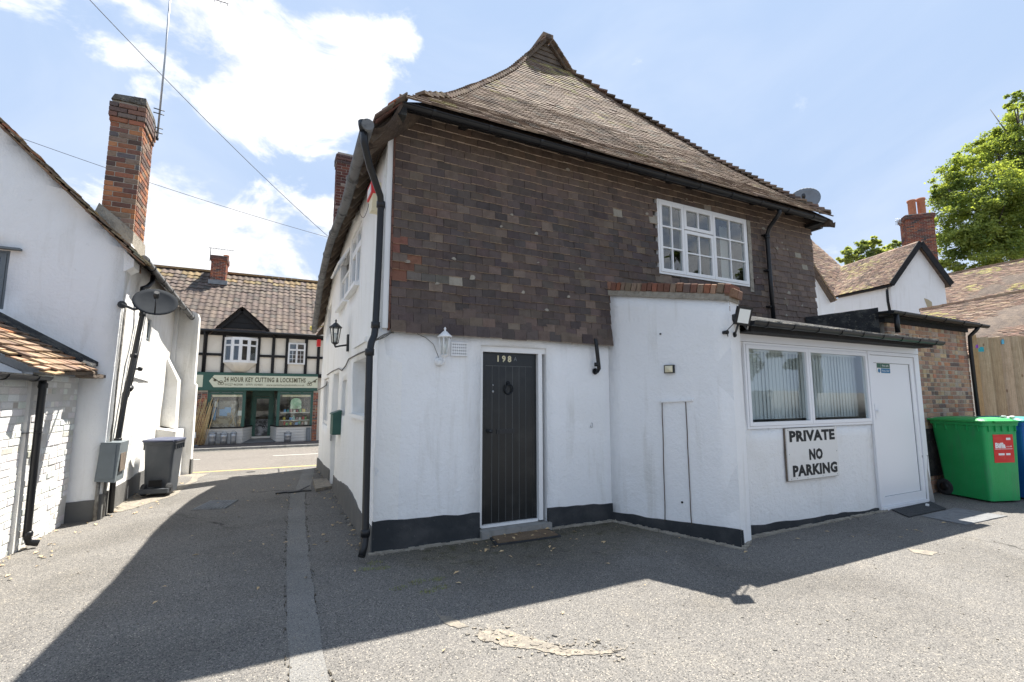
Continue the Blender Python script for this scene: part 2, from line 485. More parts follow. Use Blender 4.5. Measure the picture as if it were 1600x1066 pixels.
class MB:
    def __init__(s):
        s.v, s.f, s.c, s.m, s.sm = [], [], [], [], []

    def face(s, pts, m=0, col=None, smooth=False):
        i = len(s.v)
        s.v += [tuple(p) for p in pts]
        s.f.append(tuple(range(i, i + len(pts))))
        s.c += [col or (0, 0, 0)] * len(pts)
        s.m.append(m)
        s.sm.append(smooth)

    def mesh_(s, vs, fs, m=0, col=None, smooth=False):
        i = len(s.v)
        s.v += [tuple(p) for p in vs]
        s.c += [col or (0, 0, 0)] * len(vs)
        for f in fs:
            s.f.append(tuple(i + k for k in f))
            s.m.append(m)
            s.sm.append(smooth)

    def hexa(s, p, m=0, col=None):
        """p: 8 corners, bottom loop 0-3 (ccw from above), top loop 4-7"""
        s.mesh_(p, [(3, 2, 1, 0), (4, 5, 6, 7), (0, 1, 5, 4), (1, 2, 6, 5), (2, 3, 7, 6), (3, 0, 4, 7)], m, col)

    def box(s, a, b, m=0, col=None):
        x0, y0, z0 = [min(a[i], b[i]) for i in range(3)]
        x1, y1, z1 = [max(a[i], b[i]) for i in range(3)]
        s.hexa([(x0, y0, z0), (x1, y0, z0), (x1, y1, z0), (x0, y1, z0), (x0, y0, z1), (x1, y0, z1), (x1, y1, z1), (x0, y1, z1)], m, col)

    def obox(s, c, ax, ay, az, h, m=0, col=None):
        c = Vector(c)
        ax, ay, az = Vector(ax).normalized() * h[0], Vector(ay).normalized() * h[1], Vector(az).normalized() * h[2]
        P = [c - ax - ay - az, c + ax - ay - az, c + ax + ay - az, c - ax + ay - az, c - ax - ay + az, c + ax - ay + az, c + ax + ay + az, c - ax + ay + az]
        s.hexa(P, m, col)

    def bar(s, a, b, wd, th, up=(0, 0, 1), m=0):
        """rectangular bar from a to b: wd across, th along 'up'"""
        a, b = Vector(a), Vector(b)
        d = (b - a)
        L = d.length
        d.normalize()
        u = Vector(up)
        x = d.cross(u)
        if x.length < 1e-4:
            x = Vector((1, 0, 0))
        x.normalize()
        u = x.cross(d)
        s.obox((a + b) / 2, d, x, u, (L / 2, wd / 2, th / 2), m)

    def prism(s, pts, ext, m=0, cap=True):
        n = len(pts)
        pts = [Vector(p) for p in pts]
        ext = Vector(ext)
        nrm = Vector((0, 0, 0))
        for i in range(n):
            nrm += pts[i].cross(pts[(i + 1) % n])
        if nrm.dot(ext) > 0:
            pts = pts[::-1]
        q = [p + ext for p in pts]
        i = len(s.v)
        s.v += [tuple(p) for p in pts + q]
        s.c += [(0, 0, 0)] * (2 * n)
        fs = []
        if cap:
            fs += [tuple(range(i, i + n)), tuple(range(i + 2 * n - 1, i + n - 1, -1))]
        for k in range(n):
            k2 = (k + 1) % n
            fs.append((i + k2, i + k, i + n + k, i + n + k2))
        s.f += fs
        s.m += [m] * len(fs)
        s.sm += [False] * len(fs)

    def tube(s, path, r, seg=10, m=0, cap=True, smooth=True, rs=None):
        path = [Vector(p) for p in path]
        n = len(path)
        i0 = len(s.v)
        px = None
        for k, p in enumerate(path):
            d = (path[min(k + 1, n - 1)] - path[max(k - 1, 0)]).normalized()
            if px is None:
                px = d.orthogonal().normalized()
            px = (px - d * px.dot(d)).normalized()
            py = d.cross(px)
            rr = rs[k] if rs else r
            for j in range(seg):
                a = 2 * math.pi * j / seg
                s.v.append(tuple(p + px * (rr * math.cos(a)) + py * (rr * math.sin(a))))
                s.c.append((0, 0, 0))
        for k in range(n - 1):
            for j in range(seg):
                j2 = (j + 1) % seg
                s.f.append((i0 + k * seg + j, i0 + k * seg + j2, i0 + (k + 1) * seg + j2, i0 + (k + 1) * seg + j))
                s.m.append(m)
                s.sm.append(smooth)
        if cap:
            s.f.append(tuple(i0 + j for j in range(seg - 1, -1, -1)))
            s.f.append(tuple(i0 + (n - 1) * seg + j for j in range(seg)))
            s.m += [m, m]
            s.sm += [False, False]

    def lathe(s, c, prof, seg=16, m=0, axis=(0, 0, 1), smooth=True, cap=True):
        c = Vector(c)
        az = Vector(axis).normalized()
        ax = az.orthogonal().normalized()
        ay = az.cross(ax)
        i0 = len(s.v)
        for r, z in prof:
            for j in range(seg):
                a = 2 * math.pi * j / seg
                s.v.append(tuple(c + ax * (r * math.cos(a)) + ay * (r * math.sin(a)) + az * z))
                s.c.append((0, 0, 0))
        n = len(prof)
        for k in range(n - 1):
            for j in range(seg):
                j2 = (j + 1) % seg
                s.f.append((i0 + k * seg + j, i0 + k * seg + j2, i0 + (k + 1) * seg + j2, i0 + (k + 1) * seg + j))
                s.m.append(m)
                s.sm.append(smooth)
        if cap:
            s.f.append(tuple(i0 + j for j in range(seg - 1, -1, -1)))
            s.f.append(tuple(i0 + (n - 1) * seg + j for j in range(seg)))
            s.m += [m, m]
            s.sm += [False, False]

    def build(s, name, mats, parent=None, base=None):
        me = bpy.data.meshes.new(name)
        o = bpy.data.objects.new(name, me)
        COL.objects.link(o)
        if parent is not None:
            o.parent = parent
            org = ORG[parent.name]
        else:
            org = Vector(base if base is not None else (0, 0, 0))
            o.location = org
        ORG[o.name] = org
        v = np.array(s.v, dtype=np.float64) - np.array(org)
        me.from_pydata(v.tolist(), [], s.f)
        if not isinstance(mats, (list, tuple)):
            mats = [mats]
        for m_ in mats:
            me.materials.append(MATS[m_] if isinstance(m_, str) else m_)
        me.polygons.foreach_set('material_index', s.m)
        me.polygons.foreach_set('use_smooth', s.sm)
        if any(c != (0, 0, 0) for c in s.c):
            a = me.color_attributes.new('col', 'FLOAT_COLOR', 'POINT')
            arr = np.ones((len(s.v), 4), dtype=np.float32)
            arr[:, :3] = np.array(s.c)
            a.data.foreach_set('color', arr.ravel())
            o.color = (0, 0, 0, 1)
        me.update()
        return o


def thing(name, label, cat, loc, group=None):
    o = bpy.data.objects.new(name, None)
    o.empty_display_size = .2
    COL.objects.link(o)
    o.location = loc
    ORG[o.name] = Vector(loc)
    o['label'] = label
    o['category'] = cat
    if group:
        o['group'] = group
    return o


def tag(o, label, cat, group=None):
    o['label'] = label
    o['category'] = cat
    if group:
        o['group'] = group
    return o


def kind(o, k):
    o['kind'] = k
    return o


def unit_mesh(name, kind_, mats):
    """a unit piece, -.5..+.5: 'box' (bottom edge in 2nd material), 'brick' (worn corners), 'pan' (curved tile)"""
    mb = MB()
    if kind_ == 'box':
        p = [(-.5, -.5, -.5), (.5, -.5, -.5), (.5, .5, -.5), (-.5, .5, -.5), (-.5, -.5, .5), (.5, -.5, .5), (.5, .5, .5), (-.5, .5, .5)]
        mb.hexa(p)
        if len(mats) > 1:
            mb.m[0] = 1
    elif kind_ == 'brick':
        a, b = .5, .46
        vs, idx = [], {}
        for sx in (-1, 1):
            for sy in (-1, 1):
                for sz in (-1, 1):
                    k = (sx, sy, sz)
                    idx[k] = len(vs)
                    vs += [(sx * a, sy * .42, sz * .43), (sx * .47, sy * a, sz * .43), (sx * .47, sy * .42, sz * a)]
        fs = []

        def q(ax, s_):
            o = [t for t in range(3) if t != ax]
            r = []
            for (u, v_) in ((-1, -1), (1, -1), (1, 1), (-1, 1)):
                k = [0, 0, 0]
                k[ax] = s_
                k[o[0]] = u
                k[o[1]] = v_
                r.append(idx[tuple(k)] + ax)
            return tuple(r)
        for ax in range(3):
            for s_ in (-1, 1):
                fs.append(q(ax, s_))
        for ax in range(3):           # edges
            o = [t for t in range(3) if t != ax]
            for u in (-1, 1):
                for v_ in (-1, 1):
                    k0, k1 = [0, 0, 0], [0, 0, 0]
                    k0[ax], k1[ax] = -1, 1
                    k0[o[0]] = k1[o[0]] = u
                    k0[o[1]] = k1[o[1]] = v_
                    A, B = idx[tuple(k0)], idx[tuple(k1)]
                    fs.append((A + o[0], B + o[0], B + o[1], A + o[1]))
        for k, i in idx.items():
            fs.append((i, i + 1, i + 2))
        cen = []
        # orient outwards
        out = []
        for f in fs:
            P = [Vector(vs[i]) for i in f]
            n = (P[1] - P[0]).cross(P[2] - P[0])
            c = sum(P, Vector()) / len(P)
            out.append(f if n.dot(c) > 0 else f[::-1])
        mb.mesh_(vs, out)
    elif kind_ == 'chip':
        rg_ = random.Random(5)
        n = 7
        top_ = [(math.cos(2 * math.pi * k / n) * rg_.uniform(.32, .5), .5, math.sin(2 * math.pi * k / n) * rg_.uniform(.3, .5)) for k in range(n)]
        bot_ = [(x * 1.05, -.5, z * 1.05) for x, y, z in top_]
        mb.mesh_(top_ + bot_, [tuple(range(n)), tuple(range(2 * n - 1, n - 1, -1))] + [(k, n + k, n + (k + 1) % n, (k + 1) % n) for k in range(n)])
    elif kind_ == 'pan':
        # x across (curved), y up the slope, z out
        N = 6
        vs, fs = [], []
        for y in (-.5, .5):
            for i in range(N + 1):
                t = i / N
                z = math.sin(t * 2 * math.pi) * .5
                vs += [(t - .5, y, z), (t - .5, y, z - .35)]
        S = 2 * (N + 1)
        for i in range(N):
            a = 2 * i
            fs += [(a, a + 2, S + a + 2, S + a), (a + 1, S + a + 1, S + a + 3, a + 3), (a + 1, a + 3, a + 2, a)]
        mb.mesh_(vs, fs)
    me = bpy.data.meshes.new(name)
    me.from_pydata([tuple(v) for v in mb.v], [], mb.f)
    for m_ in mats:
        me.materials.append(MATS[m_] if isinstance(m_, str) else m_)
    me.polygons.foreach_set('material_index', mb.m)
    me.update()
    return me, mb


def pieces(name, items, unit, parent, limit=300, min_px=0.0, thick_fix=None):
    """items: (centre, ax, ay, az, size(3), colour). The 'limit' that show largest become objects sharing one mesh,
    the rest is joined into one 'stuff' part."""
    me, mb = unit
    org = ORG[parent.name]
    scored = []
    for it in items:
        c = Vector(it[0])
        d = c - Vector((0, 0, EYE))
        s = sorted(it[4])
        w_ = d.dot(FV)
        vis = 1.0
        if w_ > .2:
            x = CX + F * d.dot(RV) / w_
            if x < -30 or x > 1630:
                vis = .01
        else:
            vis = .01
        scored.append((vis * s[1] * s[2] / max(d.length_squared, .01), it))
    scored.sort(key=lambda a: -a[0])
    keep = [s for s in scored if s[0] * F * F >= min_px * min_px][:limit]
    rest = scored[len(keep):]
    for _, (c, ax, ay, az, sz, col) in keep:
        o = bpy.data.objects.new(name, me)
        COL.objects.link(o)
        o.parent = parent
        M = Matrix.Identity(4)
        X, Y, Z = Vector(ax).normalized(), Vector(ay).normalized(), Vector(az).normalized()
        for i in range(3):
            M[i][0], M[i][1], M[i][2] = X[i] * sz[0], Y[i] * sz[1], Z[i] * sz[2]
            M[i][3] = c[i] - org[i]
        o.matrix_basis = M
        o.color = (col[0], col[1], col[2], 1)
    if rest:
        base = np.array(mb.v)
        nv = len(base)
        V, Fc, Cc, Mi = [], [], [], []
        for k, (_, (c, ax, ay, az, sz, col)) in enumerate(rest):
            A = np.array([Vector(ax).normalized() * sz[0], Vector(ay).normalized() * sz[1], Vector(az).normalized() * sz[2]])
            V.append(base @ A + np.array(c) - np.array(org))
            Cc.append(np.tile(np.array([col[0], col[1], col[2], 1.0]), (nv, 1)))
            Fc += [tuple(i + k * nv for i in f) for f in mb.f]
            Mi += mb.m
        m2 = bpy.data.meshes.new(name + 's_rest')
        m2.from_pydata(np.concatenate(V).tolist(), [], Fc)
        for m_ in me.materials:
            m2.materials.append(m_)
        m2.polygons.foreach_set('material_index', Mi)
        a = m2.color_attributes.new('col', 'FLOAT_COLOR', 'POINT')
        a.data.foreach_set('color', np.concatenate(Cc).astype(np.float32).ravel())
        m2.update()
        o = bpy.data.objects.new(name + '_field', m2)
        COL.objects.link(o)
        o.parent = parent
        o.color = (0, 0, 0, 1)
        o['kind'] = 'stuff'
        ORG[o.name] = org
    return keep


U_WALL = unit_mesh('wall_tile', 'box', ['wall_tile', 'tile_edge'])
U_ROOF = unit_mesh('roof_tile', 'box', ['roof_tile'])
U_BRICK = unit_mesh('brick', 'brick', ['brick'])
U_WBRICK = unit_mesh('painted_brick', 'brick', ['painted_brick'])
U_PAN = unit_mesh('pantile', 'pan', ['roof_tile'])
U_CHIP = unit_mesh('mortar_spot', 'chip', ['lichen_mortar'])
U_BOARD = unit_mesh('board', 'box', ['board'])


def jit(c, a=.12, rng=random):
    k = 1 + rng.uniform(-a, a)
    return tuple(max(.003, x * k * (1 + rng.uniform(-a, a) * .25)) for x in c)


def wpick(pal, rng=random):
    t = rng.random() * sum(p[0] for p in pal)
    for p in pal:
        t -= p[0]
        if t <= 0:
            return p[1]
    return pal[-1][1]


BRICK_RED = [(3, (.26, .085, .05)), (3, (.19, .065, .045)), (2, (.34, .12, .06)), (2, (.12, .06, .05)), (1, (.07, .055, .055)), (1, (.24, .15, .10))]
BRICK_CHIM = [(3, (.29, .125, .075)), (3, (.17, .09, .07)), (2, (.40, .18, .09)), (2, (.11, .075, .065)), (3, (.23, .165, .125)), (1, (.13, .12, .12))]
BRICK_BUFF = [(4, (.44, .27, .18)), (3, (.36, .21, .15)), (2, (.50, .35, .22)), (2, (.28, .18, .14)), (1, (.18, .13, .11)), (1, (.44, .20, .12)), (2, (.40, .31, .24))]
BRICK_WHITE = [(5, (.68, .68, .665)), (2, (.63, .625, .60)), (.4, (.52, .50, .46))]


def bricks(u0, u1, z0, z1, o, ud, nd, pal, course=.075, bl=.225, bh=.065, dep=.05, proud=.006, head=0.0, rng=random, holes=(), hang=0.0, topf=None, rough=.002, inset=0.0):
    """list of brick items for a wall face. o: origin, ud: along, nd: outward normal"""
    o, ud, nd = Vector(o), Vector(ud).normalized(), Vector(nd).normalized()
    out = []
    k = 0
    z = z0
    while z + bh <= z1 + .01:
        u = u0 - (bl / 2 if k % 2 else 0)
        hd = head > 0 and rng.random() < head
        while u < u1 - .02:
            L = bl
            if head > 0 and (hd or rng.random() < head * .6):
                L = bl / 2
            a, b = max(u, u0), min(u + L, u1)
            u += L
            if b - a < .03:
                continue
            mz = z + bh / 2
            if any(a < h[1] and b > h[0] and mz > h[2] and mz < h[3] for h in holes):
                continue
            if topf and mz + bh / 2 > topf((a + b) / 2):
                continue
            pr = proud + rng.uniform(-rough, rough)
            c = o + ud * ((a + b) / 2) + UP * mz + nd * (pr - dep / 2)
            tilt = rng.uniform(-.008, .008)
            ax = (ud + UP * tilt).normalized()
            out.append((c, ax, nd, ax.cross(nd), (b - a - .011, dep, bh), jit(wpick(pal, rng), .15, rng)))
        z += course
        k += 1
    return out


def wall(mb, o, ud, nd, u0, u1, z0, z1, holes=(), thick=.2, step=.25, amp=.006, topf=None, botf=None, m=0, leanf=None):
    """rendered wall: uneven front face with openings (with reveals), flat back, closed edges"""
    o, ud, nd = Vector(o), Vector(ud).normalized(), Vector(nd).normalized()

    def cuts(a, b, hs):
        s = sorted(set([a, b] + [h for h in hs if a < h < b]))
        r = []
        for i in range(len(s) - 1):
            n = max(1, int(round((s[i + 1] - s[i]) / step)))
            r += [s[i] + (s[i + 1] - s[i]) * k / n for k in range(n)]
        return r + [b]
    us = cuts(u0, u1, [h[0] for h in holes] + [h[1] for h in holes])
    zs = cuts(z0, z1, [h[2] for h in holes] + [h[3] for h in holes])
    nu, nz = len(us), len(zs)

    def pt(i, j, back):
        u, z = us[i], zs[j]
        if topf and z1 > z0:
            zt = topf(u)
            zb = botf(u) if botf else z0
            z = zb + (z - z0) * (zt - zb) / (z1 - z0)
        p = o + ud * u + UP * z
        if leanf:
            p = p + nd * leanf(u, z)
        if back:
            return p - nd * thick
        return p + nd * (amp * (mn.noise(p * 1.3) * 1.4 + mn.noise(p * 4.0) * .5))

    def solid(i, j):
        if i < 0 or j < 0 or i >= nu - 1 or j >= nz - 1:
            return False
        cu, cz = (us[i] + us[i + 1]) / 2, (zs[j] + zs[j + 1]) / 2
        return not any(h[0] < cu < h[1] and h[2] < cz < h[3] for h in holes)
    i0 = len(mb.v)
    for b in (0, 1):
        for j in range(nz):
            for i in range(nu):
                mb.v.append(tuple(pt(i, j, b)))
                mb.c.append((0, 0, 0))

    def ix(i, j, b):
        return i0 + b * nu * nz + j * nu + i
    flip = ud.cross(UP).dot(nd) < 0

    def add(q, sm=False):
        mb.f.append(q[::-1] if flip else q)
        mb.m.append(m)
        mb.sm.append(sm)
    for j in range(nz - 1):
        for i in range(nu - 1):
            if not solid(i, j):
                continue
            add((ix(i, j, 0), ix(i + 1, j, 0), ix(i + 1, j + 1, 0), ix(i, j + 1, 0)), True)
            add((ix(i, j + 1, 1), ix(i + 1, j + 1, 1), ix(i + 1, j, 1), ix(i, j, 1)))
            if not solid(i - 1, j):
                add((ix(i, j, 1), ix(i, j, 0), ix(i, j + 1, 0), ix(i, j + 1, 1)))
            if not solid(i + 1, j):
                add((ix(i + 1, j, 0), ix(i + 1, j, 1), ix(i + 1, j + 1, 1), ix(i + 1, j + 1, 0)))
            if not solid(i, j - 1):
                add((ix(i, j, 1), ix(i + 1, j, 1), ix(i + 1, j, 0), ix(i, j, 0)))
            if not solid(i, j + 1):
                add((ix(i, j + 1, 0), ix(i + 1, j + 1, 0), ix(i + 1, j + 1, 1), ix(i, j + 1, 1)))


def lerp_table(tab):
    xs = [a for a, b in tab]
    ys = [b for a, b in tab]
    return lambda x: float(np.interp(x, xs, ys))


def text(body, name, mat_, parent, origin, ud, vd, height, width=None, extrude=.002, bold=0.0, base=None, align='CENTER', spacing=1.0):
    cu = bpy.data.curves.new(name, 'FONT')
    cu.body = body
    cu.size = 1.0
    cu.align_x = align
    cu.align_y = 'CENTER'
    cu.offset = bold
    cu.space_character = spacing
    cu.resolution_u = 2
    to = bpy.data.objects.new('tmp_text', cu)
    COL.objects.link(to)
    dg = bpy.context.evaluated_depsgraph_get()
    me = bpy.data.meshes.new_from_object(to.evaluated_get(dg))
    bpy.data.objects.remove(to, do_unlink=True)
    bpy.data.curves.remove(cu)
    vs = np.array([v.co[:] for v in me.vertices])
    fs = [tuple(p.vertices) for p in me.polygons]
    bpy.data.meshes.remove(me)
    mn_, mx_ = vs.min(0), vs.max(0)
    sy = height / .72
    sx = sy if width is None else width / (mx_[0] - mn_[0])
    ud, vd = Vector(ud).normalized(), Vector(vd).normalized()
    nd = ud.cross(vd)
    mid = (mn_[0] + mx_[0]) / 2 if align == 'CENTER' else mn_[0]
    midy = .0
    mb = MB()
    V = [Vector(origin) + ud * ((v[0] - mid) * sx) + vd * ((v[1] - midy) * sy) for v in vs]
    n = len(V)
    allv = [p + nd * extrude for p in V] + V
    edges = {}
    for f in fs:
        for a, b in zip(f, f[1:] + f[:1]):
            edges[(a, b)] = 1
    ff = list(fs) + [tuple(i + n for i in f[::-1]) for f in fs]
    for (a, b) in edges:
        if (b, a) not in edges:
            ff.append((a, a + n, b + n, b))
    mb.mesh_(allv, ff)
    return mb.build(name, mat_, parent, base)

# ================================================================== ground
def gz(x, y):
    x = max(-30, min(30, x))
    y = max(-30, min(45, y))
    return float(np.interp(y, [9, 12, 22.7, 60], [0, -.06, -.56, -.62]))


def sheet(name, xs, ys, dz, mat_, skirt=0.0):
    mb = MB()
    nx, ny = len(xs), len(ys)
    vs = [(x, y, gz(x, y) + dz) for y in ys for x in xs]
    fs = [(j * nx + i, j * nx + i + 1, (j + 1) * nx + i + 1, (j + 1) * nx + i) for j in range(ny - 1) for i in range(nx - 1)]
    mb.mesh_(vs, fs, smooth=False)
    return mb.build(name, mat_)


def rng_(a, b, s):
    n = max(1, int(round((b - a) / s)))
    return [a + (b - a) * i / n for i in range(n + 1)]


kind(sheet('ground', [-400, -100, -40, -30] + rng_(-28, 28, 4) + [30, 40, 100, 400], [-300, -60, -30] + rng_(-28, 44, 4) + [45, 60, 200, 500], -.03, 'far_ground'), 'structure')
kind(sheet('tarmac_yard', rng_(-30, 30, 2), rng_(-30, 9, 3) + rng_(9.5, 12.75, .65), 0, 'tarmac'), 'structure')
kind(sheet('road', rng_(-60, 60, 3), rng_(12.75, 22.7, .8), 0, 'road_tarmac'), 'structure')


def strip(name, pts, mat_, dz=.004, thick=None):
    """irregular sheet laid over the ground from two rails of points"""
    mb = MB()
    L, Rr = pts
    for i in range(len(L) - 1):
        a, b, c, d = L[i], Rr[i], Rr[i + 1], L[i + 1]
        mb.face([(p[0], p[1], gz(p[0], p[1]) + dz) for p in (a, b, c, d)])
    return mb.build(name, mat_)


def blob(name, pts, mat_, dz=.004, rag=.02, sub=6, h=0.0):
    """ragged outline of ground points -> thin patch, fan from the centre"""
    out = []
    n = len(pts)
    for i in range(n):
        a, b = Vector(pts[i]), Vector(pts[(i + 1) % n])
        for k in range(sub):
            p = a.lerp(b, k / sub)
            q = p + (p - (a + b) / 2).normalized() * 0
            q = Vector((q.x + (mn.noise(Vector((p.x * 9, p.y * 9, 1))) + .7 * mn.noise(Vector((p.x * 31, p.y * 31, 1)))) * rag * 1.6, q.y + (mn.noise(Vector((p.x * 9, p.y * 9, 7))) + .7 * mn.noise(Vector((p.x * 31, p.y * 31, 7)))) * rag * 1.6))
            out.append(q)
    mb = MB()
    mb.face([(p.x, p.y, gz(p.x, p.y) + dz) for p in out])
    return mb.build(name, mat_)


# concrete drain strip running up the alley
rail_l, rail_r = [], []
for y in rng_(-3, 8.92, .22):
    t = max(0, (y - 3) / 6)
    w_ = mn.noise(Vector((0, y * 2.2, 0))) * .022
    rail_l.append((.15 + .15 * t * t + w_, y))
    rail_r.append((.35 + .17 * t * t + mn.noise(Vector((5, y * 2.5, 0))) * .025, y))
kind(strip('concrete_drain_strip', (rail_l, rail_r), 'drain_concrete'), 'structure')
rail_l, rail_r = [], []
for y in rng_(9.14, 12.4, .3):
    rail_l.append((.36 + (y - 9) * .09 + mn.noise(Vector((0, y * 3, 0))) * .03, y))
    rail_r.append((.60 + (y - 9) * .09 + mn.noise(Vector((3, y * 3, 0))) * .03, y))
kind(strip('concrete_drain_strip', (rail_l, rail_r), 'drain_concrete'), 'structure')
# dirt line beside the strip: thin raised crack edges
mb = MB()
for r_ in (0, 1):
    for y in rng_(-2.8, 8.8, .11):
        t = max(0, (y - 3) / 6)
        x = (.15 + .15 * t * t - .012 if r_ == 0 else .35 + .17 * t * t + .012) + mn.noise(Vector((r_ * 5, y * 2.3, 0))) * .024 + random.uniform(-.008, .008)
        if random.random() < .35:
            continue
        for _ in range(3):
            s = random.uniform(.001, .0045)
            mb.obox((x + random.uniform(-.012, .012), y + random.uniform(-.06, .06), .004), (1, random.uniform(-.5, .5), 0), (0, 1, 0), (0, 0, 1), (s, s * random.uniform(1.5, 5), .003))
kind(mb.build('crack_dirt', 'soil'), 'stuff')
# pale repaired patches in the tarmac
g_ = lambda px, py: (at(px, py, Z=0).x, at(px, py, Z=0).y)
kind(blob('tarmac_repair_patch', [g_(*p) for p in [(745, 990), (765, 982), (805, 990), (840, 1000), (880, 1014), (930, 1019), (985, 1010), (930, 1026), (880, 1024), (830, 1016), (780, 1008), (752, 1002)]], 'patch', rag=.02, sub=16), 'structure')
kind(blob('tarmac_repair_patch', [g_(*p) for p in [(674, 948), (690, 962), (712, 968), (732, 980), (715, 982), (694, 974)]], 'patch', rag=.012), 'structure')
kind(blob('tarmac_repair_patch', [g_(*p) for p in [(1418, 858), (1440, 860), (1468, 864), (1455, 868), (1430, 865)]], 'patch', rag=.01), 'structure')
mb = MB()
for _ in range(150):        # loose crumbs round the broken patch
    t_ = random.random()
    p_ = at(740 + 245 * t_ + random.gauss(0, 8), 990 + 26 * math.sin(min(1, t_ * 1.1) * 1.5) + random.gauss(0, 9), Z=0)
    s = random.uniform(.003, .010)
    mb.obox((p_.x, p_.y, s * .4), (1, random.uniform(-1, 1), random.uniform(-.2, .2)), (random.uniform(-1, 1), 1, 0), (0, 0, 1), (s * random.uniform(.6, 1.6), s, s * .5))
kind(mb.build('broken_surface_crumbs', 'patch'), 'stuff')
# concrete apron along the left house
kind(blob('concrete_apron', [(-2.1, 8.3), (-1.75, 8.75), (-1.42, 9.6), (-1.35, 11.0), (-1.25, 12.5), (-1.5, 12.74), (-1.95, 12.7), (-2.05, 9.5)], 'patch', rag=.03), 'structure')
kind(blob('mossy_ground', [g_(*p) for p in [(880, 850), (1000, 842), (1100, 856), (1120, 872), (1000, 885), (900, 872), (860, 862)]], 'moss', .0035, .05), 'stuff') if False else None

# road markings and kerb
mb = MB()
for k, x in enumerate(rng_(-20, 20, 2)):
    if k % 2 == 0:
        mb.face([(x + a, y, gz(x + a, y) + .005) for a, y in ((0, 17.6), (2.0, 17.6), (2.0, 17.72), (0, 17.72))])
kind(mb.build('road_centre_line', 'road_line'), 'structure')
mb = MB()
for x in rng_(-20, 20, 1)[:-1]:
    mb.face([(x + a, y, gz(x + a, y) + .005) for a, y in ((0, 13.0), (1, 13.0), (1, 13.1), (0, 13.1))])
kind(mb.build('yellow_road_line', 'yellow_line'), 'structure')
mb = MB()
xs_ = rng_(-30, 30, .9)
for a, b in zip(xs_, xs_[1:]):
    z0_, z1_ = gz(a, 22.8), gz(b, 22.8)
    mb.hexa([(a, 22.7, z0_ - .1), (b - .012, 22.7, z1_ - .1), (b - .012, 22.83, z1_ - .1), (a, 22.83, z0_ - .1),
             (a, 22.7, z0_ + .10), (b - .012, 22.7, z1_ + .10), (b - .012, 22.83, z1_ + .11), (a, 22.83, z0_ + .11)])
kind(mb.build('kerb', 'stone_step'), 'structure')
# paved footway in front of the shop: brick paving relief by material
m = bpy.data.materials.new('brick_paving')
m.use_nodes = True
t = NT(m.node_tree)
bt = t.new('ShaderNodeTexBrick')
g = t.new('ShaderNodeNewGeometry')
t.l.new(g.outputs['Position'], bt.inputs['Vector'])
bt.inputs['Scale'].default_value = 2.2
bt.inputs['Color1'].default_value = (.16, .12, .10, 1)
bt.inputs['Color2'].default_value = (.11, .085, .075, 1)
bt.inputs['Mortar'].default_value = (.06, .055, .05, 1)
bt.inputs['Mortar Size'].default_value = .03
t.l.new(bt.outputs[0], t.n['Principled BSDF'].inputs['Base Color'])
t.n['Principled BSDF'].inputs['Roughness'].default_value = .9
MATS['brick_paving'] = m
kind(sheet('footway', rng_(-30, 30, 2), [22.83, 23.6, 24.4, 26.5], .11, 'brick_paving'), 'structure')
kind(sheet('side_footway', [.98, 2, 4, 8, 16], [12.45, 12.75], .09, 'concrete'), 'structure') if False else None


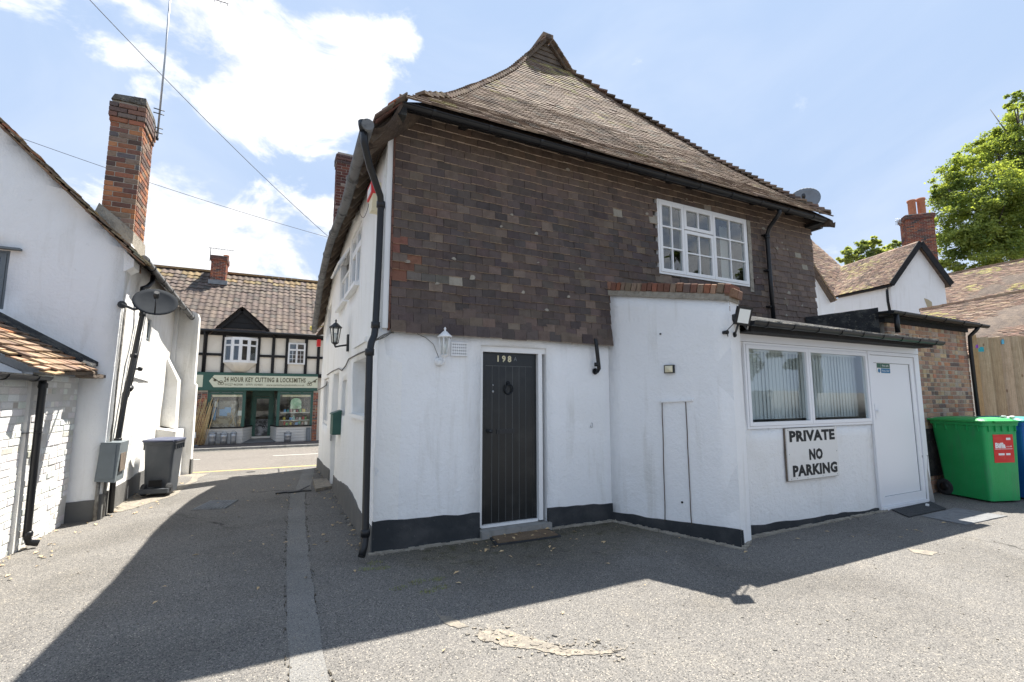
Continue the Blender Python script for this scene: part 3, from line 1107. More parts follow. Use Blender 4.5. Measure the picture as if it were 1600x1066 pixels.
# ================================================================== windows
def make_window(parent, o, ud, nd, u0, u1, z0, z1, sashes, fw=.05, bw=.022, mat_='white_paint', glass='window_glass', sill=None, depth=.07, name='window'):
    """frame is the part, panes its sub-parts. sashes: (u0,u1,z0,z1,cols,rows) as fractions of the opening"""
    o, ud, nd = Vector(o), Vector(ud).normalized(), Vector(nd).normalized()
    mb = MB()

    def bar(a0, a1, b0, b1, d0, d1):
        c = o + ud * ((a0 + a1) / 2) + UP * ((b0 + b1) / 2) + nd * ((d0 + d1) / 2)
        mb.obox(c, ud, nd, UP, (abs(a1 - a0) / 2, abs(d1 - d0) / 2, abs(b1 - b0) / 2))
    W_, H_ = u1 - u0, z1 - z0
    f = .03
    bar(u0, u0 + f, z0, z1, -depth, 0)
    bar(u1 - f, u1, z0, z1, -depth, 0)
    bar(u0 + f, u1 - f, z0, z0 + f, -depth, 0)
    bar(u0 + f, u1 - f, z1 - f, z1, -depth, 0)
    panes = []
    for (a0, a1, b0, b1, nc, nr) in sashes:
        x0, x1 = u0 + f + (W_ - 2 * f) * a0 + .003, u0 + f + (W_ - 2 * f) * a1 - .003
        y0, y1 = z0 + f + (H_ - 2 * f) * b0 + .003, z0 + f + (H_ - 2 * f) * b1 - .003
        bar(x0, x0 + fw, y0, y1, -.05, .008)
        bar(x1 - fw, x1, y0, y1, -.05, .008)
        bar(x0 + fw, x1 - fw, y0, y0 + fw, -.05, .008)
        bar(x0 + fw, x1 - fw, y1 - fw, y1, -.05, .008)
        gx0, gx1, gy0, gy1 = x0 + fw, x1 - fw, y0 + fw, y1 - fw
        for i in range(1, nc):
            x = gx0 + (gx1 - gx0) * i / nc
            bar(x - bw / 2, x + bw / 2, gy0, gy1, -.04, .002)
        for j in range(1, nr):
            y = gy0 + (gy1 - gy0) * j / nr
            bar(gx0, gx1, y - bw / 2, y + bw / 2, -.041, .001)
        for i in range(nc):
            for j in range(nr):
                panes.append((gx0 + (gx1 - gx0) * i / nc, gx0 + (gx1 - gx0) * (i + 1) / nc, gy0 + (gy1 - gy0) * j / nr, gy0 + (gy1 - gy0) * (j + 1) / nr))
    fr = mb.build(name, mat_, parent)
    for p in panes:
        mp = MB()
        c = o + ud * ((p[0] + p[1]) / 2) + UP * ((p[2] + p[3]) / 2) - nd * .02
        tw = random.uniform(-.004, .004)
        mp.obox(c, ud + nd * tw, nd, UP + nd * random.uniform(-.006, .006), ((p[1] - p[0]) / 2 - .003, .002, (p[3] - p[2]) / 2 - .003))
        mp.build('pane', glass, fr)
    if sill:
        ms = MB()
        c = o + ud * ((u0 + u1) / 2) + UP * (z0 - .03) + nd * .03
        ms.obox(c, ud, nd, UP, ((u1 - u0) / 2 + .04, .07, .028))
        ms.build('sill', sill, fr)
    return fr


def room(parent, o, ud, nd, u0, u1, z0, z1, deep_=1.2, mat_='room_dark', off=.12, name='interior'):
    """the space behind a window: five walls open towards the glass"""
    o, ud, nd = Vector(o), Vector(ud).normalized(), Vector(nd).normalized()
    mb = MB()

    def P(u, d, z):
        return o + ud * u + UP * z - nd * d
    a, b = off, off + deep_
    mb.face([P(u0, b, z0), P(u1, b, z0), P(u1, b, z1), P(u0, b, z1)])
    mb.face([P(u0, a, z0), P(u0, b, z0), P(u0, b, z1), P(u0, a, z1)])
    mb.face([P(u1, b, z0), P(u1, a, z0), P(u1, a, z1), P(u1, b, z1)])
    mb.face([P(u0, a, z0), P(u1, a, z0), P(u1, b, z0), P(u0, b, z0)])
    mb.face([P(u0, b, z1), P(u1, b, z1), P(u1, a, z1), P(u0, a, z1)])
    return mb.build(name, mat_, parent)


# ================================================================== the tile-hung house
YW = 5.19          # front wall plane
XA = .96           # alley wall plane
house = thing('tile_hung_house', 'white rendered house with a dark tile-hung upper storey and steep hipped tiled roof', 'house', (XA, YW, 0))
front = MB()
dL, dR, dT = at(750, 700, Y=YW).x, at(855, 700, Y=YW).x, 2.21
wall(front, (0, YW, 0), (1, 0, 0), (0, -1, 0), .965, 4.3, -.1, 2.36, [(dL, dR, -.1, dT)], .28, .22, .010)
front = front.build('front_wall', 'white_render', house)
# upper storey structural wall the tiles hang on
ub = MB()
WX0, WX1, WZ0, WZ1 = 4.96, 6.93, 3.405, 4.555
wall(ub, (0, YW - .015, 0), (1, 0, 0), (0, -1, 0), 1.06, 8.70, 2.34, 5.04, [(WX0 - .02, WX1 + .02, WZ0 - .02, WZ1 + .02)], .25, .5, .0)
for i, v in enumerate(ub.v):
    lim = 4.36 + (v[0] - .72) * 1.10 - .05
    if v[2] > lim:
        ub.v[i] = (v[0], v[1], lim)
upper = ub.build('upper_front_wall', 'tile_bed', house)
lo = MB()
wall(lo, (0, YW, 0), (1, 0, 0), (0, -1, 0), 4.3, 8.7, -.1, 2.34, [], .28, .5, .0)
lo.build('rear_lower_wall', 'white_render', house)
rw = MB()
wall(rw, (8.70, 0, 0), (0, 1, 0), (1, 0, 0), YW, 12.4, -.1, 4.7, [], .25, .8, .005)
rw.build('right_wall', 'white_render', house)
bw_ = MB()
wall(bw_, (0, 12.4, 0), (1, 0, 0), (0, 1, 0), .99, 8.45, -.3, 4.0, [], .25, .8, .005)
bw_.build('street_wall', 'white_render', house)

# plinth bands
def band(name, pts, nd, th, zb, ztf, mat_, parent, step=.08, amp=.008):
    """painted plinth: slab 'th' proud of the wall with a wavering upper edge"""
    mb = MB()
    nd = Vector(nd).normalized()
    for (a, b) in zip(pts, pts[1:]):
        a, b = Vector((a[0], a[1], 0)), Vector((b[0], b[1], 0))
        n = max(1, int((b - a).length / step))
        prev = None
        for k in range(n + 1):
            p = a.lerp(b, k / n)
            zt = ztf(p) + mn.noise(Vector((p.x * 5, p.y * 5, 3))) * amp * 2
            o_ = nd * (th + mn.noise(Vector((p.x * 6, p.y * 6, 9))) * .006)
            cur = (p + o_ * 1.5 + UP * zb, p + o_ + UP * zt, p - nd * .02 + UP * (zt + .004), p - nd * .02 + UP * zb)
            if prev:
                mb.mesh_([*prev, *cur], [(0, 4, 5, 1), (1, 5, 6, 2)])
            if k == 0 or k == n:
                mb.face([cur[0], cur[1], cur[2], cur[3]])
            prev = cur
    # make normals face outwards
    for i, f in enumerate(mb.f):
        P = [Vector(mb.v[j]) for j in f]
        nn = (P[1] - P[0]).cross(P[2] - P[0])
        if nn.dot(nd + UP * .5) < 0 and len(f) == 4 and abs(nn.normalized().dot(nd.cross(UP))) < .7:
            mb.f[i] = f[::-1]
    return mb.build(name, mat_, parent)


band('plinth', [(.955, YW), (dL, YW)], (0, -1, 0), .013, -.1, lambda p: .315 - .03 * (p.x - 1), 'plinth_black', house)
band('plinth', [(dR, YW), (4.08, YW)], (0, -1, 0), .013, -.1, lambda p: .25 - .04 * (p.x - 3), 'plinth_black', house)

# ---- alley wall with its openings (u = Y)
eX = lerp_table([(4.7, .72), (6.65, .755), (8.45, .735), (10.5, .745), (12.6, .79)])
eZ = lerp_table([(4.7, 4.36), (6.65, 4.28), (8.45, 4.30), (9.6, 4.18), (10.5, 3.98), (11.5, 3.62), (12.6, 3.22)])
al = MB()
AH = [(5.86, 6.98, 1.37, 2.08), (8.86, 9.62, -.12, 2.02), (7.78, 8.25, 1.30, 1.86), (6.72, 7.78, 3.18, 4.12), (7.98, 9.1, 3.18, 4.05), (10.6, 11.5, 2.9, 3.6), (10.5, 11.6, 1.0, 2.0)]
wall(al, (XA, 0, 0), (0, 1, 0), (-1, 0, 0), YW, 12.4, -.2, 4.5, AH, .26, .22, .014)
for i, v in enumerate(al.v):           # top follows the sagging eave
    if v[2] > 4.2:
        lim = eZ(v[1]) + .24
        al.v[i] = (v[0] + (v[2] - 3) * .02, v[1], lim)
    elif v[2] > 3.3 and v[2] > eZ(v[1]) + .2:
        al.v[i] = (v[0], v[1], eZ(v[1]) + .2)
alley = al.build('alley_wall', 'side_render', house)
band('alley_plinth', [(XA, YW - .01), (XA, 8.85)], (-1, 0, 0), .015, -.15, lambda p: .30 - .05 * (p.y - 5.2) * 0 + .05 * math.sin(p.y * 2), 'plinth_grey', house)
band('alley_plinth', [(XA, 9.63), (XA, 12.4)], (-1, 0, 0), .015, -.3, lambda p: .26 - .03 * (p.y - 9), 'plinth_grey', house)
mat('rust_edge', (.16, .075, .055), .9, (9, .4, .7), (.09, .06, .05))
# pale corner strip and red tile edge at the corner of the tile hanging
mb = MB()
mb.box((.985, YW - .035, 2.34), (1.045, YW + .1, 4.62))
mb.build('corner_board', 'white_paint', house)
mb = MB()
zz = 2.32
while zz < 4.62:
    mb.box((1.047, YW - .055 + random.uniform(-.004, .004), zz), (1.066 + random.uniform(-.004, .003), YW, zz + .092), 0)
    zz += .098
mb.build('corner_tile_edge', 'rust_edge', house)
o_ = (XA, 0, 0)
make_window(house, (XA + .17, 0, 0), (0, 1, 0), (-1, 0, 0), 5.88, 6.96, 1.38, 2.07, [(0, .5, 0, 1, 1, 1), (.5, 1, 0, 1, 1, 1)], .045)
mb = MB()
mb.box((XA - .05, 5.80, 1.325), (XA + .2, 7.04, 1.375))
mb.build('window_ledge', 'side_render', house)
mb = MB()
mb.box((XA - .03, 5.95, 2.27), (XA + .02, 6.9, 2.33))
mb.build('hood_mould', 'side_render', house)
make_window(house, (XA + .1, 0, 0), (0, 1, 0), (-1, 0, 0), 7.79, 8.24, 1.31, 1.85, [(0, 1, 0, 1, 2, 2)], .03)
make_window(house, (XA + .02, 0, 0), (0, 1, 0), (-1, 0, 0), 6.73, 7.77, 3.19, 4.11, [(0, .5, 0, .68, 1, 1), (.5, 1, 0, .68, 1, 1), (0, .5, .68, 1, 1, 1), (.5, 1, .68, 1, 1, 1)], .045, sill='white_paint')
make_window(house, (XA + .02, 0, 0), (0, 1, 0), (-1, 0, 0), 7.99, 9.09, 3.19, 4.04, [(0, .5, 0, .62, 1, 1), (.5, 1, 0, .62, 1, 1)], .045, sill='white_paint')
# the top light of that window stands open
mb = MB()
for ys, ye in ((7.99, 8.5), (8.58, 9.09)):
    H0 = Vector((XA, 0, 4.03))
    d_ = Vector((-.52, 0, -.85)).normalized()
    L_ = .30
    for a, b in (((ys, 0), (ys, L_)), ((ye, 0), (ye, L_)), ((ys, 0), (ye, 0)), ((ys, L_), (ye, L_))):
        mb.bar(H0 + d_ * a[1] + Vector((0, a[0], 0)), H0 + d_ * b[1] + Vector((0, b[0], 0)), .045, .03, up=(-.85, 0, .52))
mb.build('open_toplight', 'white_paint', house)
make_window(house, (XA + .04, 0, 0), (0, 1, 0), (-1, 0, 0), 10.61, 11.49, 2.91, 3.59, [(0, .5, 0, 1, 1, 1), (.5, 1, 0, 1, 1, 1)], .045)
make_window(house, (XA + .04, 0, 0), (0, 1, 0), (-1, 0, 0), 10.52, 11.58, 1.01, 1.99, [(0, .5, 0, 1, 1, 1), (.5, 1, 0, 1, 1, 1)], .045)
mb = MB()
mb.box((XA + .14, 8.87, -.05), (XA + .18, 9.61, 2.01))
mb.build('side_door', 'white_paint', house)
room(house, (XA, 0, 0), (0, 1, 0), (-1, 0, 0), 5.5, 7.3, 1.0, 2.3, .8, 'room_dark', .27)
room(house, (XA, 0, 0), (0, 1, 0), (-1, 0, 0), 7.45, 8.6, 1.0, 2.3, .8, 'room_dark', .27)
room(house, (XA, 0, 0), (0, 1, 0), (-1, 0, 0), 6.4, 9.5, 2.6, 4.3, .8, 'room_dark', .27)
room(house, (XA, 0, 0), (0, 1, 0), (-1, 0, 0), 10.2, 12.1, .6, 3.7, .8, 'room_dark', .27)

# ---- hung tiles
TP = [(5, (.080, .065, .061)), (7, (.094, .073, .065)), (5, (.109, .083, .071)), (2.5, (.130, .098, .080)), (.7, (.165, .127, .10)), (.05, (.30, .24, .18)), (.12, (.17, .11, .085))]
rt = random.Random(11)
items = []
gauge, tw = .0985, .166
nrow = 28
for r_ in range(nrow):
    zb = 2.305 + r_ * gauge
    off = (tw / 2 if r_ % 2 else 0)
    x = 1.068
    first = True
    while x < 8.735:
        w_ = tw * rt.uniform(.985, 1.015)
        if first and off:
            w_ = tw / 2
        first = False
        x1 = min(x + w_, 8.735)
        cx = (x + x1) / 2
        sag = -.022 * math.sin(math.pi * (cx - 1) / 7.7) + .010 * mn.noise(Vector((cx * 1.1, r_ * .35, 0))) + .006 * mn.noise(Vector((cx * 5, r_ * 3.1, 2)))
        zt = zb + sag
        skip = (cx > WX0 - .03 and cx < WX1 + .10 and zt + .05 > WZ0 - .06 and zt + .04 < WZ1 + .02)
        if cx > 4.15 and zt < 2.42:
            skip = True
        if zb + gauge > 5.03 or zt + .13 > 4.36 + (cx - .72) * 1.10:
            skip = True
        if not skip and (x1 - x) > .04:
            slip = 0
            if rt.random() < .02:
                slip = -rt.uniform(.01, .03)
            h = .128
            col = jit(wpick(TP, rt), .16, rt)
            up_ = min(1, max(0, (zb - 4.0) / .6))
            brown = (.20, .145, .11)
            k = up_ * rt.uniform(.2, .75)
            col = tuple(col[i] * (1 - k) + brown[i] * k * .9 for i in range(3))
            if cx > 7.3:
                col = tuple(col[i] * .6 + (.18, .135, .11)[i] * .45 for i in range(3))
            if x < 1.10 + .16 * rt.random() and 2.85 < zb < 3.42 and rt.random() < .7:
                col = jit((.165, .078, .055), .2, rt)
            if 1.2 < cx < 1.75 and 2.80 < zb < 2.96:
                col = jit((.125, .11, .095), .12, rt)
            if rt.random() < .006:
                col = jit((.30, .27, .22), .1, rt)
            th = .019
            tilt = .11 + rt.uniform(-.02, .03)
            az = Vector((rt.uniform(-.012, .012), math.sin(tilt), math.cos(tilt)))
            flare = .03 * max(0, 1 - r_ / 3.0) ** 1.5
            ax = Vector((1, rt.uniform(-.015, .015), rt.uniform(-.007, .007)))
            ay = az.cross(ax)
            slip += rt.uniform(-.004, .004)
            yc = YW - .036 - flare + rt.uniform(-.004, .004)
            items.append(((cx, yc, zt + slip + h / 2), ax, ay, az, (x1 - x - .003, th, h), col))
        x = x1
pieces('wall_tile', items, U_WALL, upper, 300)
chips = []
for _ in range(46):
    cx = rt.uniform(1.15, 8.5)
    cz = 2.4 + gauge * rt.randint(0, 23) + rt.uniform(-.01, .02)
    if (4.0 < cx and cz < 2.95) or (WX0 - .15 < cx < WX1 + .2 and WZ0 - .15 < cz < WZ1 + .1):
        continue
    s_ = rt.uniform(.025, .07)
    tiltv = rt.uniform(-.4, .4)
    ax = Vector((1, 0, tiltv)).normalized()
    chips.append(((cx, YW - .050, cz), ax, (0, 1, 0), Vector((-tiltv, 0, 1)), (s_ * rt.uniform(.8, 1.8), .012, s_ * rt.uniform(.6, 1.2)), (0, 0, 0)))
pieces('mortar_spot', chips, U_CHIP, upper, 60)
# mortar fillet at the right of the window
mb = MB()
mb.box((WX1 + .022, YW - .055, WZ0 - .08), (WX1 + .10, YW, WZ1 + .0))
mb.build('mortar_fillet', 'lichen_mortar', house)

# ---- bedroom window
u = lambda px, py: at(px, py, Y=YW - .06).x
ww = WX1 - WX0
f1 = (u(1069, 380) - WX0) / ww
f2 = (u(1115.5, 380) - WX0) / ww
make_window(house, (0, YW - .055, 0), (1, 0, 0), (0, -1, 0), WX0, WX1, WZ0, WZ1,
            [(0, f1, 0, 1, 2, 3), (f1, f2, 0, .655, 2, 2), (f1, f2, .665, 1, 2, 1), (f2, 1, 0, 1, 2, 3)], .05, .022, 'white_paint')
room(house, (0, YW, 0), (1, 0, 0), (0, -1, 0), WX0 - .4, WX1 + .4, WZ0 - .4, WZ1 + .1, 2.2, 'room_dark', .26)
mb = MB()      # curtain edges and a lampshade inside
for x0_, x1_ in ((WX0 + .0, WX0 + .22), (WX1 - .18, WX1 + .05)):
    n = 9
    pts = [(x0_ + (x1_ - x0_) * i / n, YW + .34 + .02 * (i % 2)) for i in range(n + 1)]
    for a, b in zip(pts, pts[1:]):
        mb.face([(a[0], a[1], WZ0 - .1), (b[0], b[1], WZ0 - .1), (b[0], b[1], WZ1), (a[0], a[1], WZ1)])
mb.build('curtain', 'blind', house)

# ---- front door
dy = YW + .085
x0d, x1d = at(751, 700, Y=dy).x, at(838, 700, Y=dy).x
z0d, z1d = .125, 2.135
df = MB()
df.box((dL, YW + .03, z1d + .004), (dR, YW + .16, dT))
df.box((x1d + .004, YW + .03, z0d - .02), (x1d + .06, YW + .16, z1d + .004))
df.box((dL, YW + .03, z0d - .02), (x0d - .003, YW + .16, z1d + .004))
df.box((x0d, YW + .05, z0d - .035), (x1d, YW + .15, z0d - .006))
df.build('door_frame', 'cream_paint' if False else 'white_paint', house)
dm = MB()
fw = .055
dm.box((x0d, dy, z0d), (x0d + fw, dy + .045, z1d))
dm.box((x1d - fw, dy, z0d), (x1d, dy + .045, z1d))
dm.box((x0d + fw, dy, z1d - .16), (x1d - fw, dy + .045, z1d))
dm.box((x0d + fw, dy + .012, z0d), (x1d - fw, dy + .04, z1d - .16))
door = dm.build('door', 'door_black', house)
NP = 7
pw = (x1d - x0d - 2 * fw) / NP
for i in range(NP):
    pm = MB()
    a = x0d + fw + i * pw
    pm.box((a + .003, dy + .002 + random.uniform(0, .002), z0d + .002), (a + pw - .003, dy + .014, z1d - .163))
    pm.build('plank', 'door_black', door)
gm = MB()
for i in range(NP + 1):
    a = x0d + fw + i * pw
    gm.box((a - .0028, dy + .0045, z0d), (a + .0028, dy + .0118, z1d - .165))
gm.box((x0d + fw, dy - .001, z1d - .163), (x1d - fw, dy + .004, z1d - .158))
gm.build('plank_joint', 'groove', door)
km = MB()      # ring knocker
kx, kz = at(794, 606, Y=dy).x, at(794, 606, Y=dy).z
ring = [(kx + .052 * math.sin(a), dy - .022 - .01 * math.cos(a), kz - .02 + .058 * math.cos(a)) for a in [2 * math.pi * i / 24 for i in range(25)]]
km.tube(ring, .0085, 8, cap=False)
km.lathe((kx, dy, kz + .055), [(.026, 0), (.024, .012), (.012, .03), (0.001, .034)], 14, axis=(0, -1, 0))
km.lathe((kx, dy, kz - .078), [(.012, 0), (.01, .012), (0.001, .016)], 10, axis=(0, -1, 0))
km.build('knocker', 'dish_dark', door)
km = MB()
hx, hz_ = x0d + .105, at(760, 674, Y=dy).z
km.lathe((hx, dy, hz_), [(.022, 0), (.02, .01), (.009, .014), (.009, .035), (.024, .045), (.022, .062), (0.001, .068)], 14, axis=(0, -1, 0))
km.build('knob', 'iron_black', door)
km = MB()
for zz_, rr in ((at(772, 612, Y=dy).z, .016), (at(772, 602, Y=dy).z, .010)):
    km.lathe((x0d + .155, dy, zz_), [(rr, 0), (rr * .8, .006), (0.001, .007)], 12, axis=(0, -1, 0))
km.build('lock', 'galvanised', door)
km = MB()
lp = at(790, 674, Y=dy)
km.box((lp.x - .12, dy - .006, lp.z - .028), (lp.x + .12, dy + .003, lp.z + .028))
km.box((lp.x - .10, dy - .010, lp.z - .016), (lp.x + .10, dy - .0055, lp.z + .016))
km.build('letter_plate', 'iron_black', door)
nz_ = z1d - .075
text('1 9 8', 'house_number', 'brass', door, (at(790, 560, Y=dy).x - .018, dy - .001, nz_), (1, 0, 0), (0, 0, 1), .075, .19, .005, .035)
text('A', 'house_number', 'dish_grey', door, (at(805, 558, Y=dy).x, dy - .001, nz_ + .005), (1, 0, 0), (0, 0, 1), .052, .042, .004, .0)
mb = MB()
mb.box((dL - .0, YW - .07, -.05), (dR + .02, YW + .06, .085))
mb.build('doorstep', 'stone_step', house)
# air brick
mb = MB()
ax0, ax1 = at(705, 545, Y=YW).x, at(728, 545, Y=YW).x
az1, az0 = at(705, 536, Y=YW).z, at(705, 555, Y=YW).z
nx_, nz2 = 7, 4
cw, ch = (ax1 - ax0) / nx_, (az1 - az0) / nz2
for i in range(nx_ + 1):
    mb.box((ax0 + i * cw - cw * .26, YW - .032, az0 - .01), (ax0 + i * cw + cw * .26, YW - .006, az1 + .01))
for j in range(nz2 + 1):
    mb.box((ax0 - .01, YW - .0315, az0 + j * ch - ch * .26), (ax1 + .01, YW - .0065, az0 + j * ch + ch * .26))
vg = mb.build('air_brick', 'white_render', house)
mb = MB()
mb.box((ax0, YW - .022, az0), (ax1, YW - .004, az1))
mb.build('air_brick_void', 'dark_void', vg)
# overflow pipe
mb = MB()
pa, pb = at(929, 531, Y=YW - .07), at(934, 580, Y=YW - .07)
mb.tube([(pa.x, YW, pa.z), (pa.x, YW - .06, pa.z), (pa.x + .01, YW - .085, pa.z - .015), (pa.x + .012, YW - .09, pa.z - .06), (pb.x + .01, YW - .085, pb.z + .03), (pb.x + .005, YW - .06, pb.z), (pb.x, YW, pb.z)], .026, 12)
for q in (pa.z - .0, pb.z + .0):
    mb.lathe((pa.x if q == pa.z else pb.x, YW - .012, q), [(.045, 0), (.04, -.015)], 14, axis=(0, 1, 0))
mb.lathe((pa.x + .012, YW - .087, pb.z + .06), [(.032, 0), (.032, .05)], 12)
mb.build('overflow_pipe', 'black_plastic', house)
mb = MB()
hk = at(925, 665, Y=YW - .02)
mb.tube([(hk.x, YW, hk.z + .03), (hk.x, YW - .03, hk.z + .03), (hk.x, YW - .035, hk.z - .02), (hk.x - .012, YW - .02, hk.z - .03), (hk.x - .012, YW, hk.z)], .004, 6)
mb.build('wall_hook', 'galvanised', house)

# ================================================================== main roof
prof = lerp_table([(4.72, 4.735), (5.3, 5.27), (5.75, 5.73), (6.25, 6.26), (6.75, 6.88), (7.3, 7.6), (7.9, 8.5)])
hipL = lerp_table([(4.72, 1.02), (5.24, 1.66), (5.7, 2.05), (6.2, 2.45), (6.94, 3.23), (7.9, 4.26)])
hipR = lerp_table([(4.72, 8.66), (5.29, 8.38), (5.75, 8.01), (6.24, 7.54), (6.76, 7.05), (7.17, 6.52), (7.9, 5.20)])
bd = MB()
ys = rng_(4.74, 7.9, .2)
for a, b in zip(ys, ys[1:]):
    xs0, xs1 = rng_(hipL(a), hipR(a), 1.0), None
    n = 8
    for i in range(n):
        pa_ = [hipL(a) + (hipR(a) - hipL(a)) * k / n for k in (i, i + 1)]
        pb_ = [hipL(b) + (hipR(b) - hipL(b)) * k / n for k in (i, i + 1)]
        bd.face([(pa_[0], a, prof(a) - .035), (pa_[1], a, prof(a) - .035), (pb_[1], b, prof(b) - .035), (pb_[0], b, prof(b) - .035)])
RIDX, RIDZ = 4.70, 9.06
# left and right slopes behind the hips
ysl = rng_(4.72, 12.6, .35)
def leftrow(y):
    top = (hipL(y), prof(y) - .02) if y < 7.9 else (RIDX, RIDZ)
    return (eX(y), eZ(y)), top
def rightrow(y):
    top = (hipR(y), prof(y) - .02) if y < 7.9 else (RIDX, RIDZ)
    return (8.74, 4.70), top
for row, sgn in ((leftrow, 1), (rightrow, -1)):
    for a, b in zip(ysl, ysl[1:]):
        for k in range(6):
            def pt(y, t):
                e, tp = row(y)
                sag_ = -.12 * math.sin(math.pi * t)
                return (e[0] + (tp[0] - e[0]) * t, y, e[1] + (tp[1] - e[1]) * t + sag_ - .02)
            q = [pt(a, k / 6), pt(b, k / 6), pt(b, (k + 1) / 6), pt(a, (k + 1) / 6)]
            bd.face(q if sgn < 0 else q[::-1])
bd.face([(eX(12.6), 12.6, 3.1), (8.98, 12.6, 4.7), (RIDX, 12.6, RIDZ - .02)])
mat('roof_bed', (.085, .065, .055), .95, (6, .4, .7, .8), (.16, .12, .09), (30, .5, .7, (.22, .18, .13), .6), (1, [(9, 1), (30, .6)]))
roof = bd.build('roof', 'roof_bed', house)
RP = [(6, (.205, .152, .115)), (5, (.175, .130, .100)), (3, (.24, .182, .138)), (1.2, (.115, .090, .075)), (1, (.29, .222, .168)), (.6, (.195, .175, .145))]
items = []
y = 4.74
rr_ = random.Random(21)
row = 0
while y < 7.88:
    y2 = y + .01
    z = prof(y)
    dz = (prof(y + .08) - z) / .08
    sl = Vector((0, 1, dz)).normalized()
    xa, xb = hipL(y) - .02, hipR(y) + .03
    x = xa - (tw / 2 if row % 2 else 0)
    while x < xb:
        a, b = max(x, xa), min(x + tw, xb)
        x += tw
        if b - a < .05:
            continue
        cx = (a + b) / 2
        wob = .022 * mn.noise(Vector((cx * .9, y * 1.2, 4))) + .004 * mn.noise(Vector((cx * 3, y * 5, 4)))
        nrm = Vector((0, -sl.z, sl.y))
        til = rr_.uniform(.12, .15)
        az = (sl * math.cos(til) - nrm * (-math.sin(til)) * -1).normalized()
        az = (sl * math.cos(til) - nrm * math.sin(til)).normalized()
        ax = Vector((1, 0, rr_.uniform(-.006, .006) + .008 * mn.noise(Vector((cx * 2, y * 2, 0)))))
        ay = az.cross(ax)
        c = Vector((cx, y, z)) + sl * .055 + nrm * (.020 + wob + rr_.uniform(-.0015, .0015))
        col = jit(wpick(RP, rr_), .12, rr_)
        mo = mn.noise(Vector((cx * 1.6, y * 1.6, 11)))
        d_ = math.hypot(cx - 4.9, (y - 7.6) * 1.2)
        if rr_.random() < .02:
            c = c + nrm * .006
        if (d_ < .75 and rr_.random() < .6 * (1 - d_ / .9)) or (mo > .45 and rr_.random() < .25):
            col = jit((.25, .215, .11), .25, rr_)
        items.append((c, ax, ay, az, (b - a - .002, .021, .150), col))
    y += .098 / math.hypot(1, dz)
    row += 1
pieces('roof_tile', items, U_ROOF, roof, 300)
# bonnet tiles down both hips and the ridge
items = []
for hf, sg in ((hipL, 1), (hipR, -1)):
    y = 4.78 if sg < 0 else 4.95
    while y < 7.85:
        y_ = y + .075
        a = Vector((hf(y), y, prof(y)))
        b = Vector((hf(y_), y_, prof(y_)))
        d_ = (b - a).normalized()
        side = d_.cross(UP).normalized()
        up_ = side.cross(d_)
        til = .34 if sg < 0 else .22
        az = (d_ * math.cos(til) - up_ * math.sin(til)).normalized()
        ax = side + UP * rr_.uniform(-.05, .05)
        items.append((a + up_ * .045 + d_ * .09, ax, az.cross(ax), az, (.13 if sg > 0 else .19, .032, .19), jit(wpick(RP, rr_), .2, rr_)))
        y += .078 if sg < 0 else .07
pieces('hip_tile', items, U_ROOF, roof, 120)
items = []
for y in rng_(7.8, 12.5, .3)[:-1]:
    items.append(((RIDX, y + .15, RIDZ + .03), (1, 0, 0), (0, 0, 1), (0, 1, 0), (.24, .09, .31), jit(wpick(RP, rr_), .2, rr_)))
pieces('ridge_tile', items, U_ROOF, roof, 40)
# tiles of the alley eave: the lowest course oversails, seen from below; also the rest of that course line at the front corner
items = []
for y in rng_(4.62, 12.5, .168)[:-1]:
    e0, e1 = Vector((eX(y), y, eZ(y))), Vector((eX(y + .168), y + .168, eZ(y + .168)))
    sl = Vector((1, 0, 1.12)).normalized()
    for k in range(4):
        ax = (e1 - e0).normalized() + UP * rr_.uniform(-.05, .05)
        nrm = Vector((-sl.z, 0, sl.x))
        c = (e0 + e1) / 2 + sl * (.15 + k * .1) + nrm * (.02 + rr_.uniform(-.012, .012))
        az = (sl - nrm * .07).normalized()
        col = jit(wpick(RP, rr_), .2, rr_)
        if y < 5.3 and rr_.random() < .4:
            col = jit((.36, .13, .07), .2, rr_)
        items.append((c, ax, ax.cross(az), az, (.162, .014, .16), col))
pieces('eave_tile', items, U_ROOF, roof, 200)

# gablet
mb = MB()
YG = 7.93
g0, g1, ga = Vector((4.24, YG, 8.47)), Vector((5.20, YG, 8.49)), Vector((4.70, YG, 9.05))
mb.prism([g0, g1, ga], (0, .5, 0))
gab = mb.build('gablet', 'old_timber', house)
for k in range(5):
    za, zb_ = 8.47 + k * .115, 8.47 + (k + 1) * .115 - .004
    wl = lambda z_: 4.24 + (z_ - 8.47) / .58 * .46
    wr = lambda z_: 5.20 - (z_ - 8.47) / .58 * .50
    pm = MB()
    zb_ = min(zb_, 9.03)
    pts = [(wl(za), YG - .03, za), (wr(za), YG - .03, za), (wr(zb_), YG - .008, zb_), (wl(zb_), YG - .008, zb_)]
    pm.prism(pts, (0, .02, 0))
    pm.build('weatherboard', 'old_timber', gab)
mb = MB()
mb.bar((4.17, YG - .09, 8.40), (4.70, YG - .09, 9.06), .03, .07, up=(-.7, 0, .6))
mb.bar((5.27, YG - .09, 8.44), (4.71, YG - .09, 9.08), .03, .08, up=(.7, 0, .6))
mb.build('bargeboard', 'old_timber', gab)
items = []
